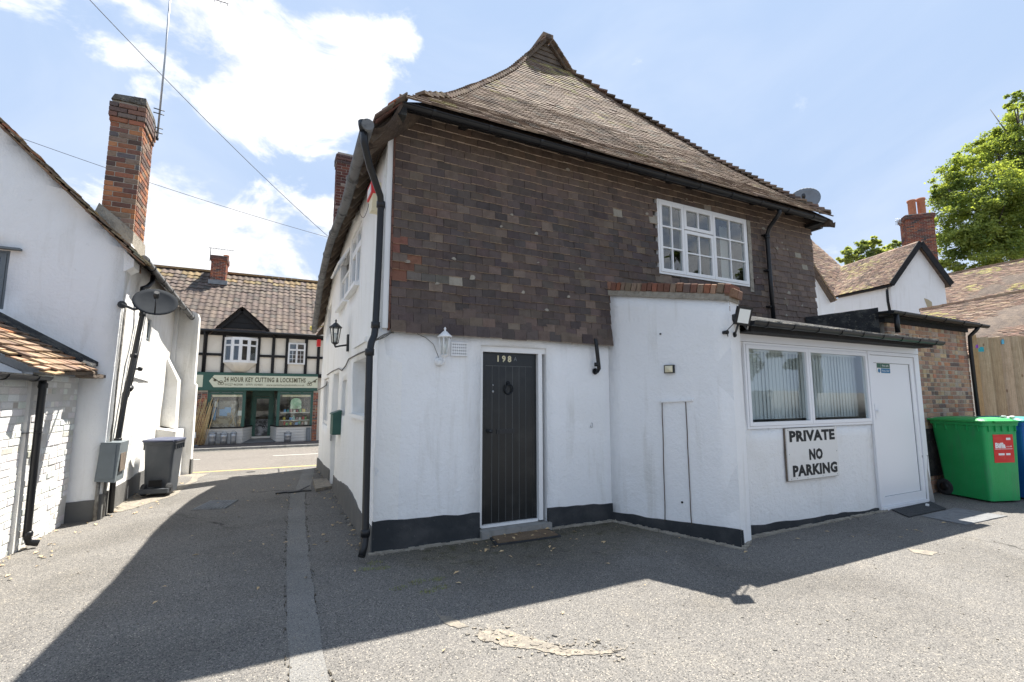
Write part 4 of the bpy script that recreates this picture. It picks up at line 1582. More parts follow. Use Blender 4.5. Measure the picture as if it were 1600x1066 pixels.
for sg, e in ((-1, Vector((4.10, 0, 8.34))), (1, Vector((5.31, 0, 8.36)))):
    top = Vector((4.70, 0, 9.07))
    d_ = (top - e)
    L_ = d_.length
    d_.normalize()
    for k in range(int(L_ / .098) - 1):
        for yy in (YG - .11, YG + .055, YG + .22):
            nrm = Vector((-d_.z, 0, d_.x)) * (1 if sg < 0 else -1)
            az = (d_ - nrm * .12).normalized()
            ax = Vector((0, 1, rr_.uniform(-.04, .04)))
            c = e + d_ * (k * .098 + .06) + nrm * (.03 + rr_.uniform(-.006, .006))
            items.append(((c.x, yy, c.z), ax, ax.cross(az), az, (.16, .015, .15), jit(wpick(RP, rr_), .2, rr_)))
pieces('gablet_tile', items, U_ROOF, gab, 60)
mb = MB()
mb.lathe((4.71, YG - .17, 9.05), [(.05, 0), (.065, .015), (.068, .4), (.055, .42)], 12, axis=(0, 1, 0))
mb.build('finial_tile', 'roof_bed', gab)

# ---- eaves, fascia, gutters
mb = MB()
mb.box((1.02, 4.86, 4.70), (8.66, 4.88, 4.80))
mb.hexa([(1.04, 4.88, 4.77), (8.66, 4.88, 4.77), (8.66, 5.12, 4.95), (1.25, 5.12, 4.95), (1.04, 4.88, 4.79), (8.66, 4.88, 4.79), (8.66, 5.12, 4.97), (1.25, 5.12, 4.97)])
mb.build('fascia', 'black_timber', house)
for i, x in enumerate(rng_(1.35, 8.5, .47)):
    mb = MB()
    x += random.uniform(-.05, .05)
    h = random.uniform(.02, .07)
    mb.hexa([(x - .04, 4.93, 4.79 - h * .6), (x + .04, 4.93, 4.79 - h * .6), (x + .04, 5.12, 4.88 - h), (x - .04, 5.12, 4.88 - h),
             (x - .04, 4.93, 4.82), (x + .04, 4.93, 4.82), (x + .04, 5.12, 4.955), (x - .04, 5.12, 4.955)])
    mb.build('rafter_foot', 'black_timber', house)


def gutter(name, a, b, r, mat_, parent, seg=9, joints=5, up=(0, 0, 1)):
    """half-round channel from a to b with sleeve brackets"""
    a, b = Vector(a), Vector(b)
    d = (b - a).normalized()
    s_ = d.cross(UP).normalized()
    mb = MB()
    inner, outer = [], []
    for p in (a, b):
        for k in range(seg + 1):
            an = math.pi * k / seg
            o2 = s_ * math.cos(an) - UP * math.sin(an)
            outer.append(p + o2 * r)
            inner.append(p + o2 * (r - .006) + UP * .001)
    n = seg + 1
    vs = outer + inner
    fs = []
    for k in range(seg):
        fs.append((k, k + 1, n + k + 1, n + k))
        fs.append((2 * n + k + 1, 2 * n + k, 3 * n + k, 3 * n + k + 1))
    fs.append((0, n, 3 * n, 2 * n))
    fs.append((seg, 2 * n + seg, 3 * n + seg, n + seg))
    mb.mesh_(vs, fs)
    for p, s2 in ((a, -1), (b, 1)):
        ring = [p + (s_ * math.cos(math.pi * k / seg) - UP * math.sin(math.pi * k / seg)) * r for k in range(seg + 1)]
        mb.prism(ring, d * (.006 * s2))
    gt = mb.build(name, mat_, parent)
    L = (b - a).length
    mb = MB()
    for i in range(joints):
        c = a + d * (L * (i + .5) / joints)
        for k in range(seg):
            a0, a1 = math.pi * k / seg, math.pi * (k + 1) / seg
            p0 = c + (s_ * math.cos(a0) - UP * math.sin(a0)) * (r + .008)
            p1 = c + (s_ * math.cos(a1) - UP * math.sin(a1)) * (r + .008)
            w2 = d * .018
            q0 = c + (s_ * math.cos(a0) - UP * math.sin(a0)) * (r - .001)
            q1 = c + (s_ * math.cos(a1) - UP * math.sin(a1)) * (r - .001)
            mb.mesh_([p0 - w2, p1 - w2, p1 + w2, p0 + w2, q0 - w2, q1 - w2, q1 + w2, q0 + w2], [(0, 3, 2, 1), (0, 1, 5, 4), (2, 3, 7, 6)])
    mb.build('gutter_bracket', mat_, gt)
    return gt


gutter('gutter', (1.06, 4.80, 4.735), (8.54, 4.80, 4.72), .053, 'black_plastic', house, joints=11)
# right end of the roof edge: boxed corner under the overhang
mb = MB()
mb.hexa([(8.50, 4.86, 4.66), (8.70, 4.86, 4.67), (8.72, 5.12, 4.67), (8.5, 5.12, 4.66), (8.50, 4.86, 4.71), (8.70, 4.86, 4.71), (8.72, 5.12, 4.71), (8.5, 5.12, 4.71)])
mb.box((8.73, 5.3, 4.64), (8.75, 12.4, 4.70))
mb.build('corner_soffit', 'black_timber', house)
gutter('side_gutter', (8.80, 5.0, 4.70), (8.80, 12.4, 4.66), .045, 'black_plastic', house, joints=4)
# dark boxed end at the left corner
mb = MB()
mb.obox((1.03, 4.93, 4.66), (1, 0, .1), (0, 1, 0), (0, 0, 1), (.07, .16, .07))
mb.obox((.93, 5.02, 4.60), (1, 0, .35), (0, 1, 0), (0, 0, 1), (.10, .09, .06))
mb.build('eave_return', 'bitumen', house)
mb = MB()
for k in range(5):      # torn tile undercloak at the corner
    mb.obox((.80 + k * .05, 4.78 + random.uniform(-.03, .03), 4.44 + k * .056), (1, random.uniform(-.3, .3), 1.1), (0, 1, 0), (-1.1, 0, 1), (.045, .06, .008))
mb.build('undercloak', 'rust_edge', house)
# alley eave: rafter feet, soffit boards and iron gutter
mb = MB()
for a, b in zip(rng_(4.75, 12.4, .4), rng_(4.75, 12.4, .4)[1:]):
    mb.mesh_([(eX(a) + .01, a, eZ(a) - .012), (eX(b) + .01, b, eZ(b) - .012), (1.12, b, eZ(b) + .46), (1.12, a, eZ(a) + .46)], [(0, 1, 2, 3), (3, 2, 1, 0)][:1])
    mb.mesh_([(eX(a) + .01, a, eZ(a) + .004), (eX(b) + .01, b, eZ(b) + .004), (1.12, b, eZ(b) + .476), (1.12, a, eZ(a) + .476)], [(3, 2, 1, 0)])
mb.build('soffit_board', 'old_timber', house)
for y in rng_(4.9, 12.3, .36):
    y += random.uniform(-.04, .04)
    mb = MB()
    mb.bar((eX(y) + .02, y, eZ(y) - .05), (1.08, y + random.uniform(-.03, .03), eZ(y) + .36), .055, .08)
    mb.build('rafter_foot', 'old_timber', house)
mb = MB()
ypts = rng_(4.66, 12.55, .4)
mb.tube([(eX(y) - .035, y, eZ(y) - .035 + .010 * mn.noise(Vector((y * 2, 0, 0)))) for y in ypts], .062, 14)
ig = mb.build('iron_gutter', 'grey_iron', house)
mb = MB()
for y in rng_(5.9, 12.3, 1.05):
    d_ = Vector((eX(y + .1) - eX(y), .1, eZ(y + .1) - eZ(y))).normalized()
    mb.lathe((eX(y) - .035, y, eZ(y) - .035), [(.07, -.03), (.073, -.02), (.073, .02), (.07, .03)], 14, axis=d_)
mb.build('gutter_collar', 'grey_iron', ig)
# downpipes
mb = MB()
q = [(.655, 4.72, 4.30), (.67, 4.74, 4.16), (.75, 4.86, 3.98), (.905, 5.08, 3.78), (.922, 5.12, 3.68), (.918, 5.12, 3.0), (.908, 5.12, 2.34), (.895, 5.10, 2.24), (.86, 5.06, 2.16), (.842, 5.03, 2.05), (.85, 5.03, 1.2), (.862, 5.03, .22), (.85, 5.0, .14), (.82, 4.95, .06)]
mb.tube(q, .036, 14)
for z_, p_ in ((3.70, q[4]), (2.36, q[6]), (2.06, q[9]), (.26, q[11])):
    mb.lathe((p_[0], p_[1], z_), [(.037, -.04), (.047, -.035), (.047, .03), (.037, .035)], 14)
mb.lathe((.655, 4.72, 4.27), [(.04, 0), (.055, .06), (.06, .1)], 14)
mb.build('downpipe', 'black_plastic', house)
mb = MB()
xr = at(1203, 450, Y=5.08).x
ztop = 4.67
mb.tube([(xr - .04, 4.80, ztop + .02), (xr - .04, 4.80, ztop - .05), (xr - .03, 4.88, ztop - .12), (xr + .0, 5.02, ztop - .22), (xr, 5.07, ztop - .34), (xr + .01, 5.07, 3.6), (xr + .03, 5.07, 2.72)], .034, 12)
mb.lathe((xr, 5.07, 4.30), [(.035, -.03), (.044, -.025), (.044, .025), (.035, .03)], 12)
for z_ in (4.34, 3.72, 3.1):
    mb.box((xr - .05, 5.06, z_ - .012), (xr + .06, 5.14, z_ + .012))
mb.build('downpipe', 'black_plastic', house)


# ---- chimney builder
def chimney(parent, x0, x1, y0, y1, z0, z1, pal, seed, cap=2, capout=.03, name='chimney', limit=300, ud=(1, 0, 0), vd=(0, 1, 0), org=(0, 0, 0), minpx=0, cols=BRICK_CHIM):
    ud, vd = Vector(ud).normalized(), Vector(vd).normalized()
    O = Vector(org)
    mb = MB()
    cen = O + ud * ((x0 + x1) / 2) + vd * ((y0 + y1) / 2) + UP * ((z0 + z1) / 2)
    mb.obox(cen, ud, vd, UP, ((x1 - x0) / 2 - .008, (y1 - y0) / 2 - .008, (z1 - z0) / 2))
    ch = mb.build(name, 'mortar', parent)
    rg = random.Random(seed)
    it = []
    n = int((z1 - z0) / .075)
    for k in range(n):
        z = z0 + k * .075
        e = capout if k >= n - cap - 2 and k < n - 0 else 0
        if k == n - cap - 2:
            e = capout * .5
        off = k % 2
        for (a0, a1, oo, uu, nn) in ((x0 - e, x1 + e, O + vd * (y0 - e), ud, -vd), (x0 - e, x1 + e, O + vd * (y1 + e), ud, vd),
                                     (y0 - e + .045, y1 + e - .045, O + ud * (x0 - e), vd, -ud), (y0 - e + .045, y1 + e - .045, O + ud * (x1 + e), vd, ud)):
            rows = bricks(a0, a1, z, z + .066, oo, uu, nn, pal, rng=rg, dep=.05 + e, proud=.0, rough=.003, head=0)
            if off:
                rows = bricks(a0 - .1125, a1, z, z + .066, oo, uu, nn, pal, rng=rg, dep=.05 + e, proud=.0, rough=.003, head=0)
                fixed = []
                for r0 in rows:
                    c = r0[0]
                    w_ = r0[4][0] + .011
                    uc = (c - oo).dot(uu)
                    a, b = uc - w_ / 2, uc + w_ / 2
                    a = max(a, a0)
                    if b - a < .03:
                        continue
                    nc = c + uu * ((a + b) / 2 - uc)
                    fixed.append((nc, r0[1], r0[2], r0[3], (b - a - .011, r0[4][1], r0[4][2]), r0[5]))
                rows = fixed
            if k >= n - 3:
                rows = [(r0[0], r0[1], r0[2], r0[3], r0[4], tuple(v * .55 + .05 for v in r0[5])) for r0 in rows]
            it += rows
    pieces('brick', it, U_BRICK, ch, limit, minpx)
    return ch


# second chimney near the street end of the roof
c2 = chimney(house, 1.06, 1.50, 12.0, 12.45, 3.6, 7.70, [(3, (.13, .055, .045)), (3, (.10, .05, .045)), (1, (.19, .075, .05)), (1, (.30, .24, .2))], 5, cap=1)

# ================================================================== rear extension
ext = thing('lean_to_extension', 'white lean-to extension with a wide two-pane window, white plastic door and brick-coped end wall', 'extension', (4.55, 3.65, 0))
A_, B_, C_ = Vector((4.03, 5.19, 0)), Vector((4.56, 3.66, 0)), Vector((4.95, 3.90, 0))
ud = (B_ - A_).normalized()
nd = Vector((ud.y, -ud.x, 0))
if nd.x > 0:
    nd = -nd
LAB = (B_ - A_).length
mb = MB()
tz = lambda u: 3.03 - .31 * max(0, min(1, u / LAB))
wall(mb, A_, ud, nd, 0, LAB, -.1, 3.0, [], .30, .2, .012, topf=tz, botf=lambda u: -.1)
mb.build('end_wall', 'white_render', ext)
ud2 = (C_ - B_).normalized()
nd2 = Vector((ud2.y, -ud2.x, 0))
mb = MB()
pl = [B_ + ud2 * .004, C_, C_ - ud * .2, B_ - ud * .25 + ud2 * .01]
mb.hexa([p - UP * .1 for p in pl] + [p + UP * 2.50 for p in pl])
mb.build('corner_return', 'white_render', ext)
# bare brick corner above the return
mb = MB()
pl = [B_ + ud2 * .012, B_ + ud2 * .25 , B_ + ud2 * .25 - ud * .2, B_ - ud * .25 + ud2 * .02]
mb.hexa([p + UP * 2.49 - nd2 * .012 for p in pl] + [p + UP * 2.83 - nd2 * .012 for p in pl])
cb = mb.build('brick_corner', 'lichen_mortar', ext)
it = bricks(.01, .25, 2.49, 2.83, B_, ud2, nd2, dep=.02, pal= [(2, (.20, .12, .09)), (1, (.14, .09, .075)), (1, (.30, .26, .22))], rng=random.Random(4))
pieces('brick', it, U_BRICK, cb, 40)
# brick-on-edge coping
mb = MB()
c0, c1 = A_ + UP * 3.045 - ud * .0, B_ + UP * 2.735 + ud * .02
mb.hexa([p - UP * .055 for p in [c0 + nd * .03, c0 - nd * .28, c1 - nd * .28, c1 + nd * .03][::-1]] + [p + UP * .02 for p in [c0 + nd * .03, c0 - nd * .28, c1 - nd * .28, c1 + nd * .03][::-1]])
dd = (c1 - c0).normalized()
nn_ = dd.cross(nd)
if nn_.z < 0:
    nn_ = -nn_
mb.obox((c0 + c1) / 2 - nd * .12 + nn_ * .045, dd, nd, nn_, ((c1 - c0).length / 2 - .01, .135, .045))
cop = mb.build('coping', 'lichen_mortar', ext)
it = []
rc = random.Random(8)
u_ = .01
CLEN = (c1 - c0).length + .02
while u_ < CLEN - .05:
    w_ = rc.uniform(.066, .095)
    col = jit(wpick([(3, (.24, .105, .065)), (3, (.19, .095, .065)), (2, (.22, .16, .115)), (2, (.13, .095, .075)), (.6, (.32, .19, .13))], rc), .15, rc)
    c = c0 + dd * (u_ + w_ / 2) - nd * .11 + nn_ * (.075 + rc.uniform(-.008, .008))
    tl = rc.uniform(-.05, .05)
    az = (nn_ + dd * tl).normalized()
    it.append((c, az.cross(nd) * -1, nd, az, (w_ - .010, .30, .115), col))
    u_ += w_
for k in range(2):
    c = c0 + dd * (CLEN - .03) - nd * (.04 + .15 * k) + nn_ * .04
    it.append((c, nd, dd, nn_, (.14, .10, .10), jit((.20, .12, .08), .2, rc)))
pieces('brick', it, U_BRICK, cop, 60)
mb = MB()
fl0, fl1 = A_ + ud * .72 - nd * .27 + UP * 2.98, B_ - nd * .27 + UP * 2.90
mb.build('flashing_strip', 'lead', ext) if False else None
# main window wall
YE = 3.90
EX1 = 9.0
wx0, wx1, wz0, wz1 = at(1163, 600, Y=YE).x, at(1357, 600, Y=YE).x, 1.215, 2.245
dx0, dx1 = at(1361, 660, Y=YE).x, at(1434, 660, Y=YE).x + .0
dxa = dx0
mb = MB()
wall(mb, (0, YE, 0), (1, 0, 0), (0, -1, 0), 4.95, dxa, -.1, 2.36, [(wx0, wx1 + .0, wz0, wz1 + .03)], .2, .16, .010)
mb.build('window_wall', 'rough_render', ext)
band('plinth', [(A_.x, A_.y), (B_.x, B_.y)], nd, .014, -.1, lambda p: .10 + .07 * (5.19 - p.y) / 1.5, 'plinth_black', ext)
band('plinth', [(B_.x, B_.y), (C_.x, C_.y)], nd2, .014, -.1, lambda p: .17 - .1 * (p.x - 4.5), 'plinth_black', ext)
band('plinth', [(4.95, YE), (dxa - .01, YE)], (0, -1, 0), .012, -.1, lambda p: .11 - .025 * (p.x - 4.95), 'plinth_black', ext)
mf = (at(1263, 600, Y=YE).x - wx0) / (wx1 - wx0)
make_window(ext, (0, YE - .02, 0), (1, 0, 0), (0, -1, 0), wx0, wx1, wz0, wz1 + .02, [(0, mf, 0, 1, 1, 1), (mf, 1, 0, 1, 1, 1)], .045, .02, 'upvc')
mb = MB()
mb.box((4.97, YE - .035, wz1 + .024), (dx1 + .14, YE + .05, 2.36))
mb.box((wx1 + .003, YE - .03, wz0), (dx0 - .004, YE + .04, wz1 + .02))
mb.build('window_head', 'upvc', ext)
# plastic door
fr = MB()
zt_, zb_ = 2.264, .02
fr.box((dx0, YE - .035, zb_), (dx0 + .05, YE + .04, zt_))
fr.box((dx1 + .0, YE - .035, zb_), (dx1 + .13, YE + .05, 2.262))
fr.box((dx0 + .05, YE - .035, zt_ - .05), (dx1, YE + .04, zt_))
fr.box((dx0 + .05, YE - .045, zb_ - .02), (dx1, YE + .05, zb_ + .03))
fr.build('door_frame', 'upvc', ext)
dm = MB()
a, b, c_, d_ = dx0 + .055, dx1 - .006, zb_ + .035, zt_ - .056
sw = .105
dm.box((a, YE - .018, c_), (a + sw, YE + .03, d_))
dm.box((b - sw, YE - .018, c_), (b, YE + .03, d_))
dm.box((a + sw, YE - .018, c_), (b - sw, YE + .03, c_ + sw + .02))
dm.box((a + sw, YE - .018, d_ - sw), (b - sw, YE + .03, d_))
pdoor = dm.build('white_door', 'upvc', ext)
pm = MB()
pm.box((a + sw - .001, YE + .002, c_ + sw + .018), (b - sw + .001, YE + .02, d_ - sw + .001))
pm.build('door_panel', 'upvc', pdoor)
gm = MB()
for s_ in ((a + sw, a + sw + .006, c_ + sw + .02, d_ - sw), (b - sw - .006, b - sw, c_ + sw + .02, d_ - sw)):
    gm.box((s_[0], YE - .003, s_[2]), (s_[1], YE + .0025, s_[3]))
gm.box((a + sw, YE - .003, d_ - sw - .006), (b - sw, YE + .0024, d_ - sw))
gm.box((a + sw, YE - .003, c_ + sw + .02), (b - sw, YE + .0026, c_ + sw + .025))
gm.build('door_gasket', 'dish_grey', pdoor)
hm = MB()
hp = at(1366, 642, Y=YE - .04)
hm.box((a + .025, YE - .03, hp.z - .12), (a + .06, YE - .017, hp.z + .10))
hm.bar((a + .04, YE - .055, hp.z), (a + .17, YE - .055, hp.z), .02, .022)
hm.bar((a + .043, YE - .06, hp.z), (a + .043, YE - .02, hp.z), .02, .02)
hm.build('handle', 'upvc', pdoor)
# notice on the door
npz = at(1383, 570, Y=YE - .02)
sx0, sx1 = at(1372, 575, Y=YE - .02).x, at(1392.5, 575, Y=YE - .02).x
sz1, sz0 = at(1382, 567.5, Y=YE - .02).z, at(1382, 583.5, Y=YE - .02).z
mb = MB()
yn = YE - .0015
mb.box((sx0, yn - .002, sz0), (sx1, yn + .003, sz1))
nt = tag(mb.build('door_notice', 'paper', None, (sx0, yn, sz0)), 'small white notice with a green and a blue panel on the white plastic door', 'notice')
hs = (sz1 - sz0)
wsx = sx1 - sx0
mb = MB()
mb.box((sx0 + .005, yn - .004, sz0 + hs * .52), (sx0 + wsx * .28, yn - .001, sz1 - .005))
mb.box((sx0 + wsx * .30, yn - .004, sz0 + hs * .52), (sx1 - .005, yn - .001, sz1 - .005))
mb.build('green_panel', 'green_sheet', nt)
mb = MB()
mb.box((sx0 + wsx * .30, yn - .004, sz0 + .006), (sx1 - .005, yn - .001, sz0 + hs * .48))
mb.lathe((sx0 + wsx * .15, yn - .004, sz0 + hs * .25), [(hs * .20, 0), (hs * .20, .003)], 16, axis=(0, 1, 0))
mat('notice_blue', (.03, .17, .33), .4)
mb.build('blue_panel', 'notice_blue', nt)
text('Fire exit', 'lettering', 'paper', nt, (sx0 + wsx * .64, yn - .0042, sz0 + hs * .74), (1, 0, 0), (0, 0, 1), hs * .2, wsx * .48, .001)
text('Keep clear', 'lettering', 'paper', nt, (sx0 + wsx * .64, yn - .0042, sz0 + hs * .26), (1, 0, 0), (0, 0, 1), hs * .18, wsx * .56, .001)
# room behind with a vertical blind and sill things
room(ext, (0, YE, 0), (1, 0, 0), (0, -1, 0), wx0 - .15, wx1 + .9, .8, 2.35, 1.0, 'room_light', .21)
bl = MB()
bl.box((wx0 + .02, YE + .125, wz1 - .07), (wx1 - .03, YE + .165, wz1 - .035))
blind = bl.build('blind', 'upvc', ext)
n = 32
for i in range(n):
    sm_ = MB()
    x = wx0 + .35 + (wx1 - wx0 - .42) * i / (n - 1)
    ang = .14 + random.uniform(-.08, .08)
    dx_, dyy = .052 * math.cos(ang), .052 * math.sin(ang)
    sm_.hexa([(x - dx_, YE + .15 - dyy, wz0 + .10), (x - dx_ + .002, YE + .147 - dyy, wz0 + .10), (x + dx_ + .002, YE + .147 + dyy, wz0 + .10), (x + dx_, YE + .15 + dyy, wz0 + .10),
              (x - dx_, YE + .15 - dyy, wz1 - .07), (x - dx_ + .002, YE + .147 - dyy, wz1 - .07), (x + dx_ + .002, YE + .147 + dyy, wz1 - .07), (x + dx_, YE + .15 + dyy, wz1 - .07)])
    sm_.build('slat', 'blind', blind)
mb = MB()
mb.box((wx0, YE + .06, wz0 - .0), (wx1, YE + .2, wz0 + .05))
mb.build('window_board', 'upvc', ext)
mb = MB()
mb.lathe((0, 0, 0), [(.035, 0), (.04, .02), (.035, .10), (.015, .13), (.016, .16)], 12)
mb.v = [(x + wx0 + .14, y + YE + .12, z + wz0 + .05) for x, y, z in mb.v]
tag(mb.build('jug', 'paper', None, (wx0 + .14, YE + .12, wz0 + .05)), 'small white jug standing on the sill inside the extension window', 'jug')
# roof, fascia and gutter of the extension
mb = MB()
mb.mesh_([(4.70, 3.60, 2.47), (9.08, 3.60, 2.455), (9.08, 5.17, 2.84), (4.12, 5.17, 2.88), (4.60, 3.72, 2.56),
          (4.70, 3.60, 2.42), (9.08, 3.60, 2.415), (9.08, 5.17, 2.78), (4.12, 5.17, 2.82), (4.60, 3.72, 2.50)],
         [(0, 1, 2, 3, 4), (9, 8, 7, 6, 5), (0, 5, 6, 1), (1, 6, 7, 2), (4, 9, 5, 0), (3, 8, 9, 4)])
mb.build('roof', 'bitumen', ext)
mb = MB()       # moss and grit along the roof edge
x = 4.95
while x < 9.05:
    s = random.uniform(.015, .04)
    hh = random.uniform(.4, .9)
    mb.obox((x, 3.60 + random.uniform(-.012, .03), 2.46 + s * .3), (1, random.uniform(-.4, .4), 0), (0, 1, .2), (0, 0, 1), (s, s * .8, s * hh * .5))
    x += random.uniform(.012, .04)
kind(mb.build('roof_grit', 'lichen_mortar', ext), 'stuff')
mb = MB()
mb.box((4.90, 3.645, 2.355), (9.06, 3.67, 2.44))
mb.box((4.90, 3.67, 2.357), (9.05, 3.885, 2.372))
mb.build('fascia', 'black_timber', ext)
gutter('gutter', (4.80, 3.57, 2.455), (9.14, 3.57, 2.435), .055, 'black_plastic', ext, joints=9)
# the scored outline of a blocked door in the end wall
def onE(px, py, off=0.0):
    d = ray(px, py)
    o = Vector((0, 0, EYE))
    t = (A_ - o).dot(nd) / d.dot(nd)
    return o + d * t + nd * off
mb = MB()
for pa, pb in (((1035, 629), (1040, 814)), ((1072, 628), (1081, 820))):
    P0, P1 = onE(*pa, .012), onE(*pb, .012)
    P1.z = max(P1.z, .10)
    mb.tube([P0.lerp(P1, k / 8) + ud * random.uniform(-.003, .003) for k in range(9)], .0055, 6)
mat('rust_seam', (.12, .09, .075), .9)
mb.build('wall_seam', 'rust_seam', ext)
mb = MB()
P0, P1 = onE(1030, 628, .0), onE(1083, 625, .0)
mb.bar(P0, P1, .05, .022)
mb.build('wall_ledge', 'white_render', ext)
mb = MB()
P0 = onE(1032, 522, 0.006)
mb.lathe(P0, [(.011, -.01), (.011, .004)], 10, axis=nd)
P0 = onE(1066, 785, 0.006)
mb.lathe(P0, [(.012, -.01), (.012, .004)], 10, axis=nd)
mb.build('drill_hole', 'dark_void', ext)
# cable in the corner between house and extension
mb = MB()
cp = [(964, 441), (962, 452), (963, 470), (965, 500), (969, 530), (964, 543), (960, 556), (961, 600), (963, 700), (966, 800)]
pts = []
for k, (px, py) in enumerate(cp):
    p = at(px, py, Y=YW - .075 if py < 540 else YW - .02)
    pts.append(p)
dense = []
for a_, b_2 in zip(pts, pts[1:]):
    n = max(2, int((b_2 - a_).length / .05))
    for k in range(n):
        p = a_.lerp(b_2, k / n)
        dense.append(p + Vector((mn.noise(p * 14) * .008, 0, 0)))
dense.append(pts[-1])
mb.tube(dense, .0075, 7)
for k in range(2):
    mb.tube([p + Vector((mn.noise(p * 9 + Vector((k * 7, 0, 0))) * .03, -.006 * k, 0)) for p in dense if p.z > 2.25], .0045, 6)
tag(mb.build('cable', 'cable_grey', None, tuple(dense[-1])), 'tangled grey cable running down the corner beside the brick-coped wall', 'cable')
# cable end under the tiles over the alley corner
mb = MB()
base_ = Vector((XA + .02, YW - .02, 2.29))
for k in range(3):
    mb.tube([base_ + Vector((.13 - .05 * j, -.02 - .01 * k, .02 * math.sin(j + k) - .02 * j)) for j in range(5)], .006, 6)
tag(mb.build('cable', 'cable_grey', None, tuple(base_)), 'short black cable ends poking out under the tiles at the alley corner', 'cable')

# ---- sign
sgx0, sgx1 = at(1229, 710, Y=YE - .03).x, at(1308, 710, Y=YE - .03).x
sgz1, sgz0 = at(1229, 670, Y=YE - .03).z, at(1230, 752, Y=YE - .03).z
mb = MB()
mb.box((sgx0, YE - .045, sgz0), (sgx1, YE - .02, sgz1))
sg = tag(mb.build('sign_board', 'sign_panel', None, (sgx0, YE - .03, sgz0)), 'white board reading PRIVATE NO PARKING in black capitals under the extension window', 'sign')
mb = MB()
mb.box((sgx0 - .010, YE - .028, sgz0 - .008), (sgx1 + .004, YE - .012, sgz1 + .004))
mb.build('backing_board', 'old_timber', sg)
SW, SH = sgx1 - sgx0, sgz1 - sgz0
cxs = (sgx0 + sgx1) / 2
text('PRIVATE', 'lettering', 'ink', sg, (cxs + .0, YE - .046, sgz0 + SH * .835), (1, 0, 0), (0, 0, 1), SH * .20, SW * .90, .0015, .050, spacing=1.08)
text('NO', 'lettering', 'ink', sg, (cxs + SW * .04, YE - .046, sgz0 + SH * .46), (1, 0, 0), (0, 0, 1), SH * .20, SW * .27, .0015, .050, spacing=1.08)
text('PARKING', 'lettering', 'ink', sg, (cxs + SW * .015, YE - .046, sgz0 + SH * .165), (1, 0, 0), (0, 0, 1), SH * .20, SW * .88, .0015, .050, spacing=1.08)
mb = MB()
for fx, fz in ((.03, .97), (.5, .975), (.96, .97), (.03, .5), (.97, .5), (.04, .03), (.35, .025), (.65, .025), (.95, .03), (.15, .035)):
    mb.lathe((sgx0 + SW * fx, YE - .045, sgz0 + SH * fz), [(.006, 0), (.004, .003)], 8, axis=(0, -1, 0))
mb.build('screw', 'dish_grey', sg)

# ================================================================== lamps, dish, alarm, post box
def lantern(name, label, c, s, m1, hang, group=None, basez=0):
    """glazed coach lantern: c = centre of the body, s = scale, hang: wall point"""
    c = Vector(c)
    t_ = thing(name, label, 'wall lamp', tuple(hang))
    h, r0, r1 = .105 * s, .042 * s, .068 * s
    mb = MB()
    N = 6
    P0 = [c + Vector((r0 * math.cos(2 * math.pi * k / N), r0 * math.sin(2 * math.pi * k / N), -h)) for k in range(N)]
    P1 = [c + Vector((r1 * math.cos(2 * math.pi * k / N), r1 * math.sin(2 * math.pi * k / N), h)) for k in range(N)]
    for k in range(N):
        mb.tube([P0[k], P1[k]], .0055 * s, 6)
        mb.tube([P0[k], P0[(k + 1) % N]], .006 * s, 6)
        mb.tube([P1[k], P1[(k + 1) % N]], .006 * s, 6)
    mb.lathe(c + Vector((0, 0, -h)), [(.004 * s, -.055 * s), (.014 * s, -.04 * s), (.010 * s, -.03 * s), (.035 * s, -.012 * s), (.043 * s, .002)], 12)
    mb.build('cage', m1, t_)
    mb = MB()
    mb.lathe(c + Vector((0, 0, h)), [(.085 * s, -.004), (.088 * s, .004 * s), (.055 * s, .032 * s), (.026 * s, .062 * s), (.012 * s, .068 * s), (.010 * s, .085 * s), (.016 * s, .092 * s), (.004 * s, .115 * s)], 12)
    mb.build('cap', m1, t_)
    for k in range(N):
        mb = MB()
        q = [P0[k], P0[(k + 1) % N], P1[(k + 1) % N], P1[k]]
        q = [c + (p - c) * .97 for p in q]
        q[0].z = q[1].z = P0[0].z
        mb.face(q)
        mb.build('pane', 'lantern_glass', t_)
    mb = MB()
    mb.lathe(c + Vector((0, 0, -h)), [(.012 * s, 0), (.012 * s, .05 * s), (.020 * s, .07 * s), (.026 * s, .10 * s), (.018 * s, .13 * s), (.003, .14 * s)], 10)
    mb.build('bulb', 'lens', t_)
    return t_


lc = at(695, 541, Y=YW - .15)
wl_ = lantern('wall_lantern', 'white coach lantern on the front wall left of the black door', lc, .98, 'white_paint', (lc.x, YW, lc.z - .15))
mb = MB()
mb.lathe((lc.x - .02, YW - .001, lc.z - .165), [(.055, 0), (.058, .012), (.045, .03), (.03, .035)], 14, axis=(0, -1, 0))
mb.lathe((lc.x - .02, YW - .06, lc.z - .20), [(.02, -.01), (.032, .0), (.036, .05), (.02, .055)], 12)
mb.tube([(lc.x - .02, YW - .03, lc.z - .17), (lc.x - .01, YW - .10, lc.z - .20), (lc.x, YW - .15, lc.z - .18), (lc.x, YW - .15, lc.z - .12)], .012, 8)
mb.build('bracket', 'white_paint', wl_)
mb = MB()
mb.tube([(lc.x - .28, YW - .01, lc.z + .14), (lc.x - .18, YW - .015, lc.z + .10), (lc.x - .09, YW - .015, lc.z + .03), (lc.x - .03, YW - .03, lc.z - .12)], .003, 6)
mb.build('flex', 'cable_grey', wl_)
lc2 = Vector((XA - .22, 8.0, 2.42))
lc2 = at(524, 524, X=XA - .20)
t2 = lantern('wall_lantern', 'black coach lantern on an arm above the alley beside the green letter box', lc2, 1.12, 'iron_black', (XA, lc2.y, lc2.z - .12))
mb = MB()
mb.box((XA - .03, lc2.y - .045, lc2.z - .24), (XA, lc2.y + .045, lc2.z + .02))
